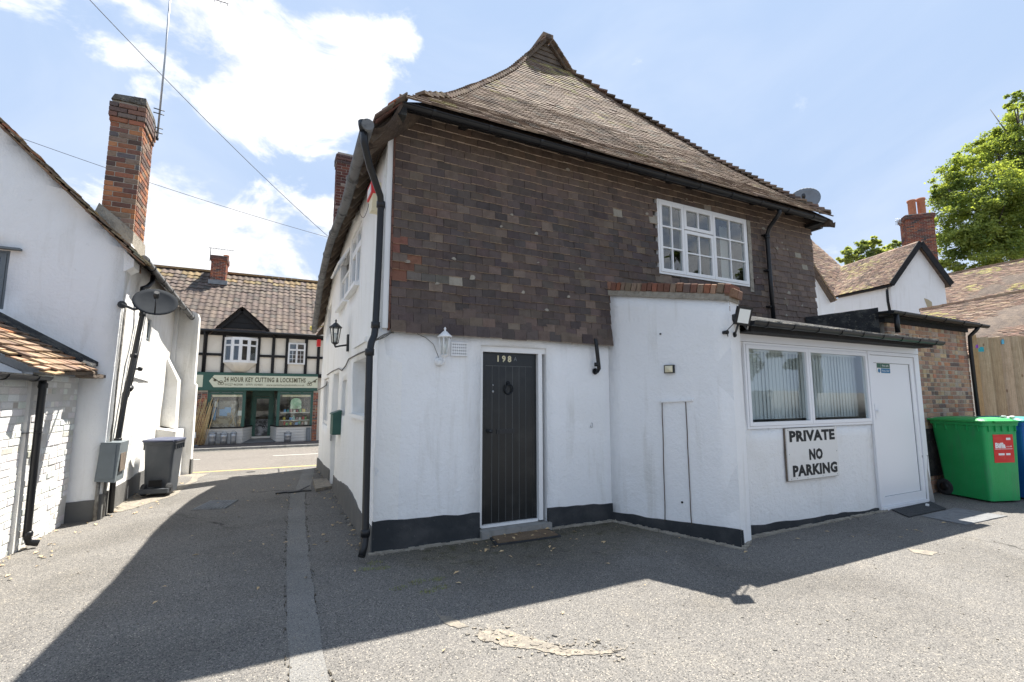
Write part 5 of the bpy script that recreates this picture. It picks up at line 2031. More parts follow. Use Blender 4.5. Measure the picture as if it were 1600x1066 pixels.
mb.tube([(XA - .02, lc2.y, lc2.z - .14), (XA - .12, lc2.y, lc2.z - .16), (XA - .20, lc2.y, lc2.z - .18)], .013, 8)
mb.build('arm', 'iron_black', t2)

# green letter box on the alley wall
bp = at(524, 662, X=XA - .07)
lb = thing('letter_box', 'dark green metal letter box fixed to the white alley wall', 'letter box', (XA, bp.y, bp.z - .15))
mb = MB()
y0_, y1_, zb0, zb1 = bp.y - .19, bp.y + .19, bp.z - .17, bp.z + .15
mb.box((XA - .13, y0_, zb0), (XA - .002, y1_, zb1))
mb.build('body', 'green_paint', lb)
mb = MB()
mb.prism([(XA - .15, y0_ - .01, zb1), (XA - .0, y0_ - .01, zb1), (XA - .0, y0_ - .01, zb1 + .07), (XA - .13, y0_ - .01, zb1 + .025)], (0, .40, 0))
mb.build('lid', 'green_paint', lb)

# intruder alarm box
ac = at(585, 310, X=XA - .05)
ab = thing('alarm_box', 'red and white intruder alarm box high on the alley wall', 'alarm box', (XA, ac.y, ac.z))
hexp = [(ac.y - .15, ac.z + .02), (ac.y - .13, ac.z + .15), (ac.y + .13, ac.z + .15), (ac.y + .15, ac.z + .02), (ac.y + .06, ac.z - .17), (ac.y - .06, ac.z - .17)]
mb = MB()
mb.prism([(XA + .03, a, b) for a, b in hexp], (-.12, 0, 0))
mb.build('backplate', 'cream_plastic', ab)
mb = MB()
up_p = [(ac.y - .155, ac.z + .0), (ac.y - .135, ac.z + .155), (ac.y + .135, ac.z + .155), (ac.y + .155, ac.z + .0)]
mb.prism([(XA - .03, a, b) for a, b in up_p], (-.08, 0, 0))
mb.build('cover', 'red_plastic', ab)
mb = MB()
mb.prism([(XA - .111, a * 1.0, b) for a, b in [(ac.y - .12, ac.z + .02), (ac.y - .10, ac.z + .12), (ac.y + .10, ac.z + .12), (ac.y + .12, ac.z + .02)]], (-.003, 0, 0))
mb.build('label_panel', 'paper', ab)
# cables draped on the alley wall
mb = MB()
cp = [(573, 548), (560, 553), (545, 561), (540, 572), (534, 579), (529, 576), (520, 580), (511, 586)]
pts = [at(px, py, X=XA - .015) for px, py in cp]
mb.tube(pts, .010, 7)
pts = [at(px, py, X=XA - .015) for px, py in [(511, 596), (510, 602), (502, 607), (496, 610)]]
mb.tube(pts, .011, 7)
tag(mb.build('cable', 'cable_grey', None, tuple(pts[-1])), 'old grey cable sagging along the white alley wall below the black lantern', 'cable')
mb = MB()
mb.tube([(XA - .05, 5.35 + 1.5 * k / 16, 4.38 - .42 * math.sin(math.pi * k / 16) - .06 * k / 16) for k in range(17)], .0035, 6)
tag(mb.build('cable', 'wire', None, (XA, 5.35, 4.4)), 'thin black wire looping under the alley eaves by the alarm box', 'cable')
# alley door number strip (pale plate left of the letter box)
p0 = at(517, 665, X=XA - .01)
mb = MB()
mb.box((XA - .012, p0.y - .10, p0.z - .28), (XA - .001, p0.y + .05, p0.z + .22))
tag(mb.build('door_plate', 'dish_grey', None, (XA, p0.y, p0.z)), 'narrow grey plate on the alley wall behind the green letter box', 'plate')

# floodlight on the corner
fc = at(1161, 494, Y=3.42)
fl = thing('floodlight', 'square black floodlight with a pale lens on the extension corner', 'floodlight', (4.62, 3.64, fc.z - .05))
nf = Vector((-.35, -.9, -.25)).normalized()
sf = nf.cross(UP).normalized()
uf = sf.cross(nf)
sf2 = (sf * 1 + uf * .12).normalized()
uf2 = sf2.cross(nf)
if uf2.z < 0:
    uf2 = -uf2
mb = MB()
mb.obox(fc, sf2, uf2, nf, (.085, .10, .018))
for k in range(7):
    mb.obox(fc - nf * .03 + sf2 * (-.06 + .02 * k), sf2, uf2, nf, (.003, .075, .016))
mb.build('housing', 'black_plastic', fl)
mb = MB()
mb.obox(fc + nf * .0185, sf2, uf2, nf, (.062, .075, .002))
mb.build('lens', 'lens', fl)
mb = MB()
wp_ = Vector((4.66, 3.70, fc.z - .16))
mb.tube([fc - nf * .03 + sf2 * .0, fc - nf * .06 - uf2 * .09, wp_ + Vector((0, -.02, 0))], .012, 8)
mb.lathe(wp_, [(.03, -.03), (.032, .02)], 10, axis=(0, -1, 0))
mb.lathe(wp_ + Vector((-.13, -.0, .02)), [(.022, -.03), (.022, .03)], 10, axis=(0, -1, 0))
mb.tube([fc - nf * .04, fc + Vector((.08, .05, -.10)), fc + Vector((.22, .12, -.12)), fc + Vector((.34, .2, -.03))], .007, 7)
mb.tube([fc - nf * .04, fc + Vector((-.06, .08, -.08)), wp_ + Vector((-.16, -.04, .03)), wp_ + Vector((-.13, -.03, -.03))], .005, 7)
mb.build('bracket', 'black_plastic', fl)
# little solar light on the end wall
sc = onE(1047, 577, .02)
mb = MB()
mb.obox(sc, ud, nd, UP, (.062, .018, .050))
sl_ = mb.build('solar_light', 'black_plastic', None, tuple(onE(1047, 577)))
tag(sl_, 'small black solar light on the white brick-coped end wall', 'solar light')
mb = MB()
pyr = [sc + ud * a + UP * b + nd * .0185 for a, b in ((-.05, -.04), (.05, -.04), (.05, .04), (-.05, .04))]
tip = sc + nd * .045 + ud * .006
for a_, b_2 in zip(pyr, pyr[1:] + pyr[:1]):
    mb.face([a_, b_2, tip])
mb.build('diffuser', 'cream_plastic', sl_)

# satellite dish standing behind the roof edge at the right
dc = at(1257, 314, X=9.0)
dsh = thing('satellite_dish', 'round grey satellite dish behind the right end of the tiled roof', 'satellite dish', (9.0, dc.y + .2, dc.z - .3))


def dish(parent, c, n, r, up=UP, rx=None, dm_='dish_grey'):
    n = Vector(n).normalized()
    a = n.cross(up).normalized()
    b = a.cross(n)
    mb = MB()
    N, K = 28, 5
    vs = []
    for s_ in (0, 1):
        for k in range(K + 1):
            rr = r * k / K
            dz = .18 * r * (k / K) ** 2 + (-.012 if s_ else 0)
            for j in range(N):
                an = 2 * math.pi * j / N
                vs.append(Vector(c) + a * (rr * (rx or 1) * math.cos(an)) + b * (rr * math.sin(an)) + n * dz)
    fs = []
    S = (K + 1) * N
    for k in range(K):
        for j in range(N):
            j2 = (j + 1) % N
            fs.append((k * N + j, k * N + j2, (k + 1) * N + j2, (k + 1) * N + j))
            fs.append((S + k * N + j2, S + k * N + j, S + (k + 1) * N + j, S + (k + 1) * N + j2))
    for j in range(N):
        j2 = (j + 1) % N
        fs.append((K * N + j, K * N + j2, S + K * N + j2, S + K * N + j))
    mb.mesh_(vs, fs, smooth=True)
    mb.build('reflector', dm_, parent)
    mb = MB()
    tip = Vector(c) + n * (r * .95) - b * (r * .35)
    mb.tube([Vector(c) - b * r * .9 + n * .02, tip], .009, 6)
    mb.lathe(tip, [(.03, -.05), (.035, 0), (.025, .05)], 10, axis=-n)
    mb.build('feed_arm', 'iron_black', parent)
    return a, b


nd_ = Vector((-.9, -.5, .35))
dish(dsh, dc, nd_, .27)
mb = MB()
mb.tube([dc - nd_.normalized() * .06, dc + Vector((.1, .15, -.12)), dc + Vector((-.1, .2, -.5))], .022, 8)
mb.build('mast', 'galvanised', dsh)

# ================================================================== brick outbuilding
out = thing('brick_outbuilding', 'low buff brick outbuilding with a black gutter beside the white door', 'outbuilding', (9.1, 4.2, 0))
YO = 4.2
OX0 = 9.0
OX1 = at(1518, 600, Y=YO).x
mb = MB()
mb.box((OX0 + .01, YO + .008, -.1), (OX1 - .01, YO + .3, 2.82))
ow = mb.build('wall', 'mortar', out)
it = bricks(OX0, OX1, -.02, 2.82, (0, YO, 0), (1, 0, 0), (0, -1, 0), BRICK_BUFF, rng=random.Random(31), head=.38, proud=-.002, rough=.0035)
pieces('brick', it, U_BRICK, ow, 300)
mb = MB()       # quoin column beside the door frame
mb.box((dx1 + .135, 3.935, -.05), (OX0 + .085 + .0, 4.19, 2.36))
qw = mb.build('pier', 'mortar', out)
it = bricks(dx1 + .132, OX0 + .09, -.02, 2.36, (0, 3.93, 0), (1, 0, 0), (0, -1, 0), BRICK_BUFF, rng=random.Random(32), proud=.0, rough=.006, bl=.225)
pieces('brick', it, U_BRICK, qw, 60)
mb = MB()
bx0, bx1 = at(1444, 700, Y=YO - .01).x + .02, at(1500, 700, Y=YO - .01).x
mb.box((bx0, YO - .016, .28), (bx1, YO - .008, 1.06))
mb.build('black_painted_patch', 'bitumen', out)
mb = MB()
mb.box((OX0 - .1, YO - .02, 2.822), (OX1 + .05, YO + .06, 2.90))
mb.box((OX0 - .15, YO - .14, 2.90), (OX1 + .12, YO + .1, 2.915))
mb.build('fascia', 'black_timber', out)
mb = MB()
mb.hexa([(OX0 - .15, YO - .17, 2.965), (OX1 + .15, YO - .17, 2.965), (OX1 + .15, YO + 2.5, 3.05), (OX0 - .15, YO + 2.5, 3.05),
         (OX0 - .15, YO - .17, 2.99), (OX1 + .15, YO - .17, 2.99), (OX1 + .15, YO + 2.5, 3.08), (OX0 - .15, YO + 2.5, 3.08)])
mb.build('roof', 'bitumen', out)
g0x = at(1375, 490, Y=YO - .2)
gutter('gutter', (OX0 - .28, YO - .2, 2.965), (OX1 + .32, YO - .2, 2.945), .055, 'black_plastic', out, joints=5)
mb = MB()
mb.tube([(OX1 + .0, YO - .2, 2.92), (OX1 - .02, YO - .16, 2.84), (OX1 - .02, YO - .06, 2.74), (OX1 - .02, YO - .05, 2.5), (OX1 - .0, YO - .05, 0.1)], .032, 10)
mb.build('downpipe', 'black_plastic', out)
mb = MB()
mb.tube([(OX0 - .13, YO - .2, 2.92), (OX0 - .13, YO - .2, 2.62)], .036, 10)
mb.build('downpipe', 'black_plastic', out)
# bitumen-covered parapet between house and outbuilding
par = MB()
p0, p1 = Vector((8.33, 5.12, 0)), Vector((OX0 - .12, 4.25, 0))
pd_ = (p1 - p0).normalized()
pn = Vector((pd_.y, -pd_.x, 0))
n = 8
for k in range(n):
    a, b = p0.lerp(p1, k / n), p0.lerp(p1, (k + 1) / n)
    za, zb2 = 3.0 + .035 * k / n * 2 + .008 * mn.noise(a * 6), 3.0 + .035 * (k + 1) / n * 2 + .008 * mn.noise(b * 6)
    par.hexa([a, b, b - pn * .22, a - pn * .22, a + UP * za, b + UP * zb2, b - pn * .22 + UP * (zb2 + .01), a - pn * .22 + UP * (za + .01)])
for i, v in enumerate(par.v):
    if v[2] < 1:
        par.v[i] = (v[0], v[1], 2.3)
par.build('parapet', 'bitumen', out)

# fence
f0, f1_ = deep(1524, 530, 9.55), deep(1660, 518, 9.0)
f0.z, f1_.z = 0, 0
fd = (f1_ - f0).normalized()
fn = Vector((fd.y, -fd.x, 0))
if fn.dot(FV) > 0:
    fn = -fn
fence = thing('board_fence', 'new pale feather-edge board fence behind the green and blue bins', 'fence', tuple(f0))
ztop = deep(1560, 527, 9.4).z
Lf = (f1_ - f0).length + 1.5
x = 0
rf = random.Random(6)
while x < Lf:
    w_ = rf.uniform(.135, .165)
    mb = MB()
    a = f0 + fd * x
    b = a + fd * (w_ + .02)
    t0, t1 = .045, .006
    zt = ztop + rf.uniform(-.012, .012)
    mb.hexa([a + fn * t1 * 1.0, b + fn * (t0 + .010), b + fn * .008, a - fn * .001, *(p + UP * zt for p in (a + fn * t1, b + fn * (t0 + .010), b + fn * .008, a - fn * .001))])
    for i, v in enumerate(mb.v):
        mb.c[i] = (0, 0, 0)
    o = mb.build('board', 'board', fence)
    c = jit(wpick([(3, (.56, .43, .29)), (2, (.48, .36, .23)), (1, (.40, .30, .19))], rf), .08, rf)
    o.color = (c[0], c[1], c[2], 1)
    x += w_ + .002
mb = MB()
for z in (.4, 1.4, 2.4):
    mb.bar(f0 - fn * .04 + UP * z, f0 + fd * Lf - fn * .04 + UP * z, .04, .07)
mb.build('rail', 'old_timber', fence)
mb = MB()
pq = deep(1521, 560, 9.5)
pq.z = 0
mb.obox(f0 - fd * .06 + UP * (ztop / 2 + .03) + fn * .03, fd, fn, UP, (.05, .05, ztop / 2 + .03))
for i in range(len(mb.c)):
    mb.c[i] = (0, 0, 0)
o = mb.build('post', 'board', fence)
o.color = (.44, .30, .16, 1)
# pegs and the white board over the fence
for (px, py, col_, lab, sz) in ((1533, 547, (.03, .36, .42), 'teal plastic peg box on the fence top, left of the blue peg', (.035, .02, .035)),
                                (1526.5, 542, (.25, .05, .42), 'purple peg clipped at the left end of the fence top', (.016, .012, .025)),
                                (1566.5, 535, (.12, .45, .62), 'light blue peg on the fence top at the end of the white board', (.018, .012, .035))):
    mname = lab.split()[0] + '_peg'
    mat(mname, col_, .4)
    p = deep(px, py, 9.35)
    mb = MB()
    mb.obox(p, fd, fn, UP, sz)
    mb.obox(p + UP * sz[2] * 1.2, (fd + UP * .2), fn, UP, (sz[0] * .35, sz[1] * .8, sz[2] * .5))
    mb.obox(p + UP * sz[2] * 1.2 + fd * sz[0] * .8, (fd - UP * .2), fn, UP, (sz[0] * .25, sz[1] * .8, sz[2] * .4))
    tag(mb.build('peg', mname, None, tuple(p)), lab, 'peg')
pa, pb = deep(1563, 540, 9.7), deep(1640, 527, 9.3)
mb = MB()
mb.bar(pa + UP * .02, pb + UP * .02, .03, .12)
tag(mb.build('white_rail', 'upvc', None, tuple(pa)), 'white plastic rail showing above the fence beside the light blue peg', 'rail')


# ================================================================== bins
def wheelie(name, label, c, fdir, w0, w1, d0, d1, h, mbody, mlid, lidh=.09, group=None, wheel_r=.12, sticker=False):
    """c: front bottom centre, fdir: front normal, w/d bottom and top widths"""
    c = Vector(c)
    n = Vector(fdir).normalized()
    s = n.cross(UP).normalized() * -1
    t_ = thing(name, label, 'bin', tuple(c), group)

    def P(u, v, z):
        return c + s * u - n * v + UP * z
    mb = MB()
    z0 = .03
    # body: tapered, rounded vertical corners by bevel points
    def ring(w_, d_, z, off, r=.045):
        pts = []
        for cx, cy, a0 in ((w_ / 2 - r, d_ - r, 0), (-w_ / 2 + r, d_ - r, 90), (-w_ / 2 + r, r, 180), (w_ / 2 - r, r, 270)):
            for k in range(4):
                a = R(a0 + 30 * k)
                pts.append(P(cx + r * math.cos(a), off + cy + r * math.sin(a), z))
        return pts
    offt = 0.0 - .035
    levels = [(w0, d0, z0, 0), (w0 + (w1 - w0) * .5, d0 + (d1 - d0) * .5, z0 + (h - z0) * .5, offt * .5), (w1, d1, h - .05, offt), (w1 + .03, d1 + .03, h - .045, offt - .015), (w1 + .04, d1 + .04, h, offt - .02)]
    rings = [ring(*l) for l in levels]
    nn2 = len(rings[0])
    vs = [p for r_ in rings for p in r_]
    fs = []
    for k in range(len(rings) - 1):
        for j in range(nn2):
            j2 = (j + 1) % nn2
            fs.append((k * nn2 + j2, k * nn2 + j, (k + 1) * nn2 + j, (k + 1) * nn2 + j2))
    fs.append(tuple(range(nn2)))
    fs.append(tuple((len(rings) - 1) * nn2 + j for j in range(nn2 - 1, -1, -1)))
    mb.mesh_(vs, fs, smooth=False)
    # ribs under the rim
    for k in range(5):
        u_ = -w1 / 2 + w1 * (k + .5) / 5
        mb.obox(P(u_, offt - .008, h - .085), s, n, UP, (.006, .012, .045))
    for k in range(5):
        v_ = d1 * (k + .5) / 5 + offt
        for sg_ in (-1, 1):
            mb.obox(P(sg_ * (w1 / 2 + .006), v_, h - .085), n, s, UP, (.006, .012, .045))
    mb.build('body', mbody, t_)
    mb = MB()
    lw, ld = w1 + .06, d1 + .05
    L0 = ring(lw, ld, h + .004, offt - .03, .06)
    L1 = ring(lw, ld, h + .03, offt - .03, .06)
    L2 = ring(lw - .08, ld - .10, h + lidh * .75, offt + .02, .08)
    L3 = ring(lw - .30, ld - .30, h + lidh, offt + .12, .08)
    vs = L0 + L1 + L2 + L3
    fs = []
    for k in range(3):
        for j in range(nn2):
            j2 = (j + 1) % nn2
            fs.append((k * nn2 + j2, k * nn2 + j, (k + 1) * nn2 + j, (k + 1) * nn2 + j2))
    fs.append(tuple(range(nn2)))
    fs.append(tuple(3 * nn2 + j for j in range(nn2 - 1, -1, -1)))
    mb.mesh_(vs, fs)
    mb.tube([P(-w1 / 2 - .0, offt + d1 + .06, h + .02), P(w1 / 2 + .0, offt + d1 + .06, h + .02)], .018, 8)
    mb.obox(P(0, offt - .045, h + .02), s, n, UP, (w1 * .3, .02, .012))
    mb.build('lid', mlid, t_)
    for sg_ in (-1, 1):
        wc = P(sg_ * (w0 / 2 - .01), d0 + .0, wheel_r)
        mw = MB()
        mw.lathe(wc, [(wheel_r * .55, -.03), (wheel_r * .9, -.032), (wheel_r, -.02), (wheel_r, .02), (wheel_r * .9, .032), (wheel_r * .55, .03)], 24, axis=s)
        wo_ = mw.build('wheel', 'rubber', t_)
        mw = MB()
        mw.lathe(wc, [(.02, -.036), (wheel_r * .5, -.033), (wheel_r * .5, .033), (.02, .036)], 16, axis=s)
        mw.build('rim', 'black_plastic', wo_)
    mw = MB()
    mw.tube([P(-w0 / 2 - .0, d0, wheel_r), P(w0 / 2 + .0, d0, wheel_r)], .012, 8)
    mw.build('axle', 'galvanised', t_)
    return t_, P, s, n, offt


# big green bin, label side facing the yard
gb_n = Vector((-.25, -1, 0)).normalized()
cL, cR = Vector((9.75, 3.41, 0)), Vector((10.30, 3.24, 0))
bs = (cR - cL).normalized()
gb_n = Vector((bs.y, -bs.x, 0))
if gb_n.y > 0:
    gb_n = -gb_n
gb, P, s_, n_, offt = wheelie('wheeled_bin', 'large green wheeled bin with a red printed label, beside the brick outbuilding', (cL + cR) / 2, gb_n, .555, .62, .66, .80, 1.20, 'green_bin', 'green_lid', .075, 'wheeled bins', .13)


def onfront(u_, z, off):
    # front face leans outward with height
    k = (z - .03) / (1.15 - .03)
    return P(u_, offt * k - off, z)


fu = (onfront(0, 1.0, 0) - onfront(0, .2, 0)).normalized()
su = s_ if s_.dot(RV) > 0 else -s_
st = MB()
z1s, z0s = at(1570, 678, Y=3.33).z, at(1570, 722, Y=3.33).z
xs0, xs1 = -.17, .20
def Q(u_, z, off):
    k = (z - .03) / (1.15 - .03)
    return (cL + cR) / 2 + su * u_ - n_ * (offt * k) + n_ * off + UP * z
st.hexa([Q(xs0, z0s, .001), Q(xs1, z0s, .001), Q(xs1, z0s, .004), Q(xs0, z0s, .004), Q(xs0 - .0, z1s, .001), Q(xs1, z1s, .001), Q(xs1, z1s, .004), Q(xs0, z1s, .004)])
stk = st.build('label_sticker', 'red_print', gb)
st = MB()
zm = z0s + (z1s - z0s) * .33
text('Biffa', 'lettering', 'paper', stk, Q(xs0 + .125, z0s + (z1s - z0s) * .60, .0045), su, fu, .075, .19, .001, .05)
text('.co.uk', 'lettering', 'paper', stk, Q(xs0 + .285, z0s + (z1s - z0s) * .575, .0045), su, fu, .03, .11, .001, .0)
for (ua, ub, za, zb3) in ((.02, .34, .475, .49), (.24, .32, .80, .88), (.08, .19, .26, .33), (.22, .30, .26, .33)):
    st.hexa([Q(xs0 + a_, z0s + (z1s - z0s) * z_, o2) for (a_, z_, o2) in ((ua, za, .0042), (ub, za, .0042), (ub, za, .0052), (ua, za, .0052), (ua, zb3, .0042), (ub, zb3, .0042), (ub, zb3, .0052), (ua, zb3, .0052))])
st.build('print_bar', 'paper', stk)
# crumpled plastic on the lid edge
mb = MB()
for k in range(9):
    p = P(0, 0, 1.27) + su * (.24 + random.uniform(-.04, .07)) + n_ * random.uniform(-.12, .02)
    mb.obox(p + UP * random.uniform(-.012, .02), (1, random.uniform(-1, 1), random.uniform(-.5, .5)), (random.uniform(-1, 1), 1, 0), (0, 0, 1), (.035, .025, .006))
tag(mb.build('crumpled_wrapper', 'paper', None, tuple(P(0, 0, 1.24) + su * .22)), 'crumpled white plastic wrapper lying on the edge of the green lid', 'wrapper')
bc = (cL + cR) / 2 + bs * .80 + gb_n * -.05
wheelie('wheeled_bin', 'blue wheeled bin with a teal lid at the right beyond the green bin', bc, gb_n, .555, .62, .66, .80, 1.20, 'blue_bin', 'teal_lid', .075, 'wheeled bins', .13)
# grey bin in the alley
gc = Vector((-1.70, 9.58, gz(-1.7, 9.5)))
wheelie('wheeled_bin', 'dark grey wheeled bin with a blue lid against the left alley wall', (-1.69, 9.62, 0), (.0, 1, 0), .44, .52, .46, .56, .98, 'grey_bin', 'blue_lid', .06, 'wheeled bins', .095) if False else None
gw, Pg, sg_, ng_, og_ = wheelie('wheeled_bin', 'dark grey wheeled bin with a blue lid against the left alley wall', (-1.62, 10.12, 0), (.15, 1, 0), .36, .43, .40, .47, .86, 'grey_bin', 'blue_lid', .055, 'wheeled bins', .095)
mb = MB()
mb.obox(Pg(0, .46 + .012, .20), sg_, ng_, UP, (.09, .01, .05))
mb.build('grip_recess', 'dark_void', gw)
mb = MB()
mb.obox(Pg(0, .49, .085), sg_, ng_, UP, (.20, .04, .035))
mb.build('axle_housing', 'grey_bin', gw)

# grey folded metal post against the pier
mb = MB()
q0, q1 = at(1463, 782, Y=3.78), at(1457, 712, Y=3.80)
base = Vector((q0.x, 3.86, 0))
zt = q1.z
mb.mesh_([(base.x - .06, 3.88, 0), (base.x + .10, 3.84, 0), (base.x + .10, 3.90, 0), (base.x - .02, 3.90, 0.0),
          (base.x - .04, 3.90, zt * .72), (base.x + .03, 3.86, zt * .72), (base.x + .05, 3.90, zt * .72), (base.x - .03, 3.92, zt * .72),
          (base.x - .06, 3.88, zt), (base.x + .08, 3.86, zt), (base.x + .08, 3.90, zt), (base.x - .05, 3.90, zt)],
         [(3, 2, 1, 0), (0, 1, 5, 4), (1, 2, 6, 5), (2, 3, 7, 6), (3, 0, 4, 7), (4, 5, 9, 8), (5, 6, 10, 9), (6, 7, 11, 10), (7, 4, 8, 11), (8, 9, 10, 11)])
tag(mb.build('metal_stand', 'galvanised', None, tuple(base)), 'pinched grey metal stand between the white door and the green bin', 'stand')

# mats
def mat_obj(name, label, pts, th, m_, base):
    mb = MB()
    n = 8
    a, b, c, d = [Vector((p[0], p[1], 0)) for p in pts]
    vs, fs = [], []
    for l in (0, 1):
        for j in range(n + 1):
            for i in range(n + 1):
                p = a.lerp(b, i / n).lerp(d.lerp(c, i / n), j / n)
                e = .006 * mn.noise(p * 5)
                p = p + Vector((e if i in (0, n) else 0, e if j in (0, n) else 0, 0))
                vs.append(p + UP * ((th + .006 * mn.noise(p * 3)) if l else .001))
    S = (n + 1) ** 2
    for j in range(n):
        for i in range(n):
            k = j * (n + 1) + i
            fs.append((S + k, S + k + 1, S + k + n + 2, S + k + n + 1))
    for i in range(n):
        for (k, k2) in ((i, i + 1), (n * (n + 1) + i + 1, n * (n + 1) + i), ((i + 1) * (n + 1), i * (n + 1)), (i * (n + 1) + n, (i + 1) * (n + 1) + n)):
            fs.append((k, k2, S + k2, S + k))
    mb.mesh_(vs, fs)
    return tag(mb.build(name, m_, None, base), label, 'mat')


G0 = lambda px, py: tuple(at(px, py, Z=.01)[:2])
mo = mat_obj('doormat', 'worn brown coir doormat with leaves in front of the black door', [G0(775, 852), G0(877, 838), G0(853, 825), G0(763, 838)], .018, 'rubber', (2.6, 5.0, 0))
mb = MB()
q = [Vector((*G0(778, 850.5), 0)), Vector((*G0(872, 837.5), 0)), Vector((*G0(851, 826.5), 0)), Vector((*G0(767, 838.5), 0))]
mb.hexa([p + UP * .012 for p in q] + [p + UP * .028 for p in q])
mb.build('pile', 'coir', mo)
mat_obj('doormat', 'black ribbed rubber mat at the foot of the white plastic door', [G0(1420, 808), G0(1478, 795), G0(1452, 783), G0(1385, 793)], .015, 'rubber', (8.6, 3.7, 0))
mat_obj('carpet_offcut', 'pale grey carpet offcut on the tarmac beside the black rubber mat', [G0(1508, 820), G0(1574, 806), G0(1492, 794), G0(1440, 806)], .012, 'grey_mat', (8.6, 3.3, 0))
mb = MB()
p = at(1449, 789, Z=.03)
mb.obox(p, (1, .3, 0), (0, 1, 0), (0, 0, 1), (.03, .02, .012))
tag(mb.build('paper_scrap', 'paper', None, tuple(p)), 'white scrap of paper lying on the black rubber mat', 'scrap')

# drain cover, stone slab, gully in the alley
mc = [(-1.0, 8.22), (-.58, 8.12), (-.44, 8.70), (-.82, 8.84)]
mb = MB()
mb.hexa([(x, y, -.005) for x, y in mc] + [(x, y, .008) for x, y in mc])
dc_ = tag(mb.build('drain_cover', 'grey_iron', None, (-.7, 8.4, 0)), 'rectangular ribbed iron drain cover set in the alley tarmac', 'drain cover')
for k in range(9):
    mb = MB()
    a = Vector((*mc[0], 0)).lerp(Vector((*mc[1], 0)), (k + .5) / 9)
    b = Vector((*mc[3], 0)).lerp(Vector((*mc[2], 0)), (k + .5) / 9)
    mb.bar(a.lerp(b, .06) + UP * .012, a.lerp(b, .94) + UP * .012, .022, .008)
    mb.build('rib', 'lead', dc_)
mb = MB()
sp_ = [(.68, 8.86), (.95, 9.02), (.95, 9.88), (.70, 9.9)]
mb.hexa([(x, y, -.02) for x, y in sp_] + [(x, y, .055) for x, y in sp_])
tag(mb.build('stone_slab', 'patch', None, (.8, 9.4, 0)), 'pale stone slab lying at the alley doorway', 'slab')
mb = MB()
for k in range(6):
    mb.obox((.12 + k * .09, 9.02 + .012 * math.sin(k * 2), .01), (1, random.uniform(-.2, .2), 0), (0, 1, 0), (0, 0, 1), (.05, random.uniform(.035, .07), .012))
mb.bar((.42, 9.0, .02), (.60, 9.25, .05), .03, .012)
tag(mb.build('broken_gully', 'iron_black', None, (.3, 9.02, 0)), 'broken black drain grating across the alley beside the stone slab', 'drain')

# ================================================================== tiled planes
def tile_plane(name, parent, e0, e1, r0, r1, pal, gauge=.10, w=.166, limit=0, unit=None, seed=1, thick=.014, sag=0.0, tint=None, wob=.012, tilt=.09):
    """courses of plain tiles between an eave line e0-e1 and a ridge line r0-r1"""
    rg = random.Random(seed)
    e0, e1, r0, r1 = map(Vector, (e0, e1, r0, r1))
    H = ((r0 - e0).length + (r1 - e1).length) / 2
    n = max(1, int(H / gauge))
    it = []
    cen = (e0 + e1 + r0 + r1) / 4
    for k in range(n):
        t = k / n
        a, b = e0.lerp(r0, t), e1.lerp(r1, t)
        sl = ((r0 - e0).normalized() + (r1 - e1).normalized()).normalized()
        d = (b - a)
        L = d.length
        if L < w:
            continue
        d.normalize()
        nrm = d.cross(sl).normalized()
        if nrm.z < 0:
            nrm = -nrm
        u = -(w / 2 if k % 2 else 0)
        while u < L:
            u0, u1 = max(0, u), min(L, u + w)
            u += w
            if u1 - u0 < w * .3:
                continue
            p = a + d * ((u0 + u1) / 2) + sl * (gauge * .55)
            wv = wob * mn.noise(p * 1.1) + wob * .4 * mn.noise(p * 5) - sag * math.sin(math.pi * t)
            tl = tilt + rg.uniform(-.02, .03)
            az = (sl * math.cos(tl) - nrm * math.sin(tl)).normalized()
            ax = d + nrm * rg.uniform(-.015, .015)
            col = jit(wpick(pal, rg), .18, rg)
            if tint and mn.noise(p * .9 + Vector((9, 0, 0))) > tint[1] and rg.random() < .5:
                col = jit(tint[0], .25, rg)
            it.append((p + nrm * (thick + .012 + wv), ax, az.cross(ax), az, ((u1 - u0) - .004, thick, gauge * 1.5), col))
    pieces(name, it, unit or U_ROOF, parent, limit)


# ================================================================== left gabled house
lh = thing('gabled_house', 'white gabled house on the left with an orange brick chimney on its roof edge', 'house', (-2.0, 8.15, 0))
GY = 8.15
vslope = 1.045
zc = lambda x: 3.58 + (-1.88 - x) * vslope
mb = MB()
RX, RZ = -5.6, zc(-5.6)
wall(mb, (0, GY, 0), (1, 0, 0), (0, -1, 0), -9.2, -2.0, -.1, 3.0, [(-4.1, -3.16, 2.70, 3.46)], .3, .3, .016,
     topf=None)
# upper triangle handled by lifting the top row
top = {}
for i, v in enumerate(mb.v):
    if abs(v[2] - 3.0) < .02 or v[2] > 3.0:
        pass
gm_ = MB()
wall(gm_, (0, GY, 0), (1, 0, 0), (0, -1, 0), -9.2, -2.0, -.1, RZ, [(-4.1, -3.16, 2.70, 3.46)], .3, .24, .016)
for i, v in enumerate(gm_.v):
    lim = (zc(v[0]) if v[0] > RX else 2 * RZ - zc(v[0] ) if False else zc(2 * RX - v[0])) - .06
    if v[2] > max(lim, 2.0):
        gm_.v[i] = (v[0], v[1], max(lim, 2.0))
for i, v in enumerate(gm_.v):       # the gable corner leans out towards the eave
    if v[0] > -2.3:
        k = (v[0] + 2.3) / .3
        gm_.v[i] = (v[0] + k * .05 * max(0, v[2] / 3.5) - k * .02, v[1], v[2])
gm_.build('gable_wall', 'white_render', lh)
make_window(lh, (0, GY + .02, 0), (1, 0, 0), (0, -1, 0), -4.1, -3.16, 2.70, 3.46, [(0, .5, 0, 1, 1, 1), (.5, 1, 0, 1, 1, 1)], .05, .02, 'grey_box')
mb = MB()
mb.box((-4.2, GY - .07, 3.47), (-3.05, GY + .02, 3.495))
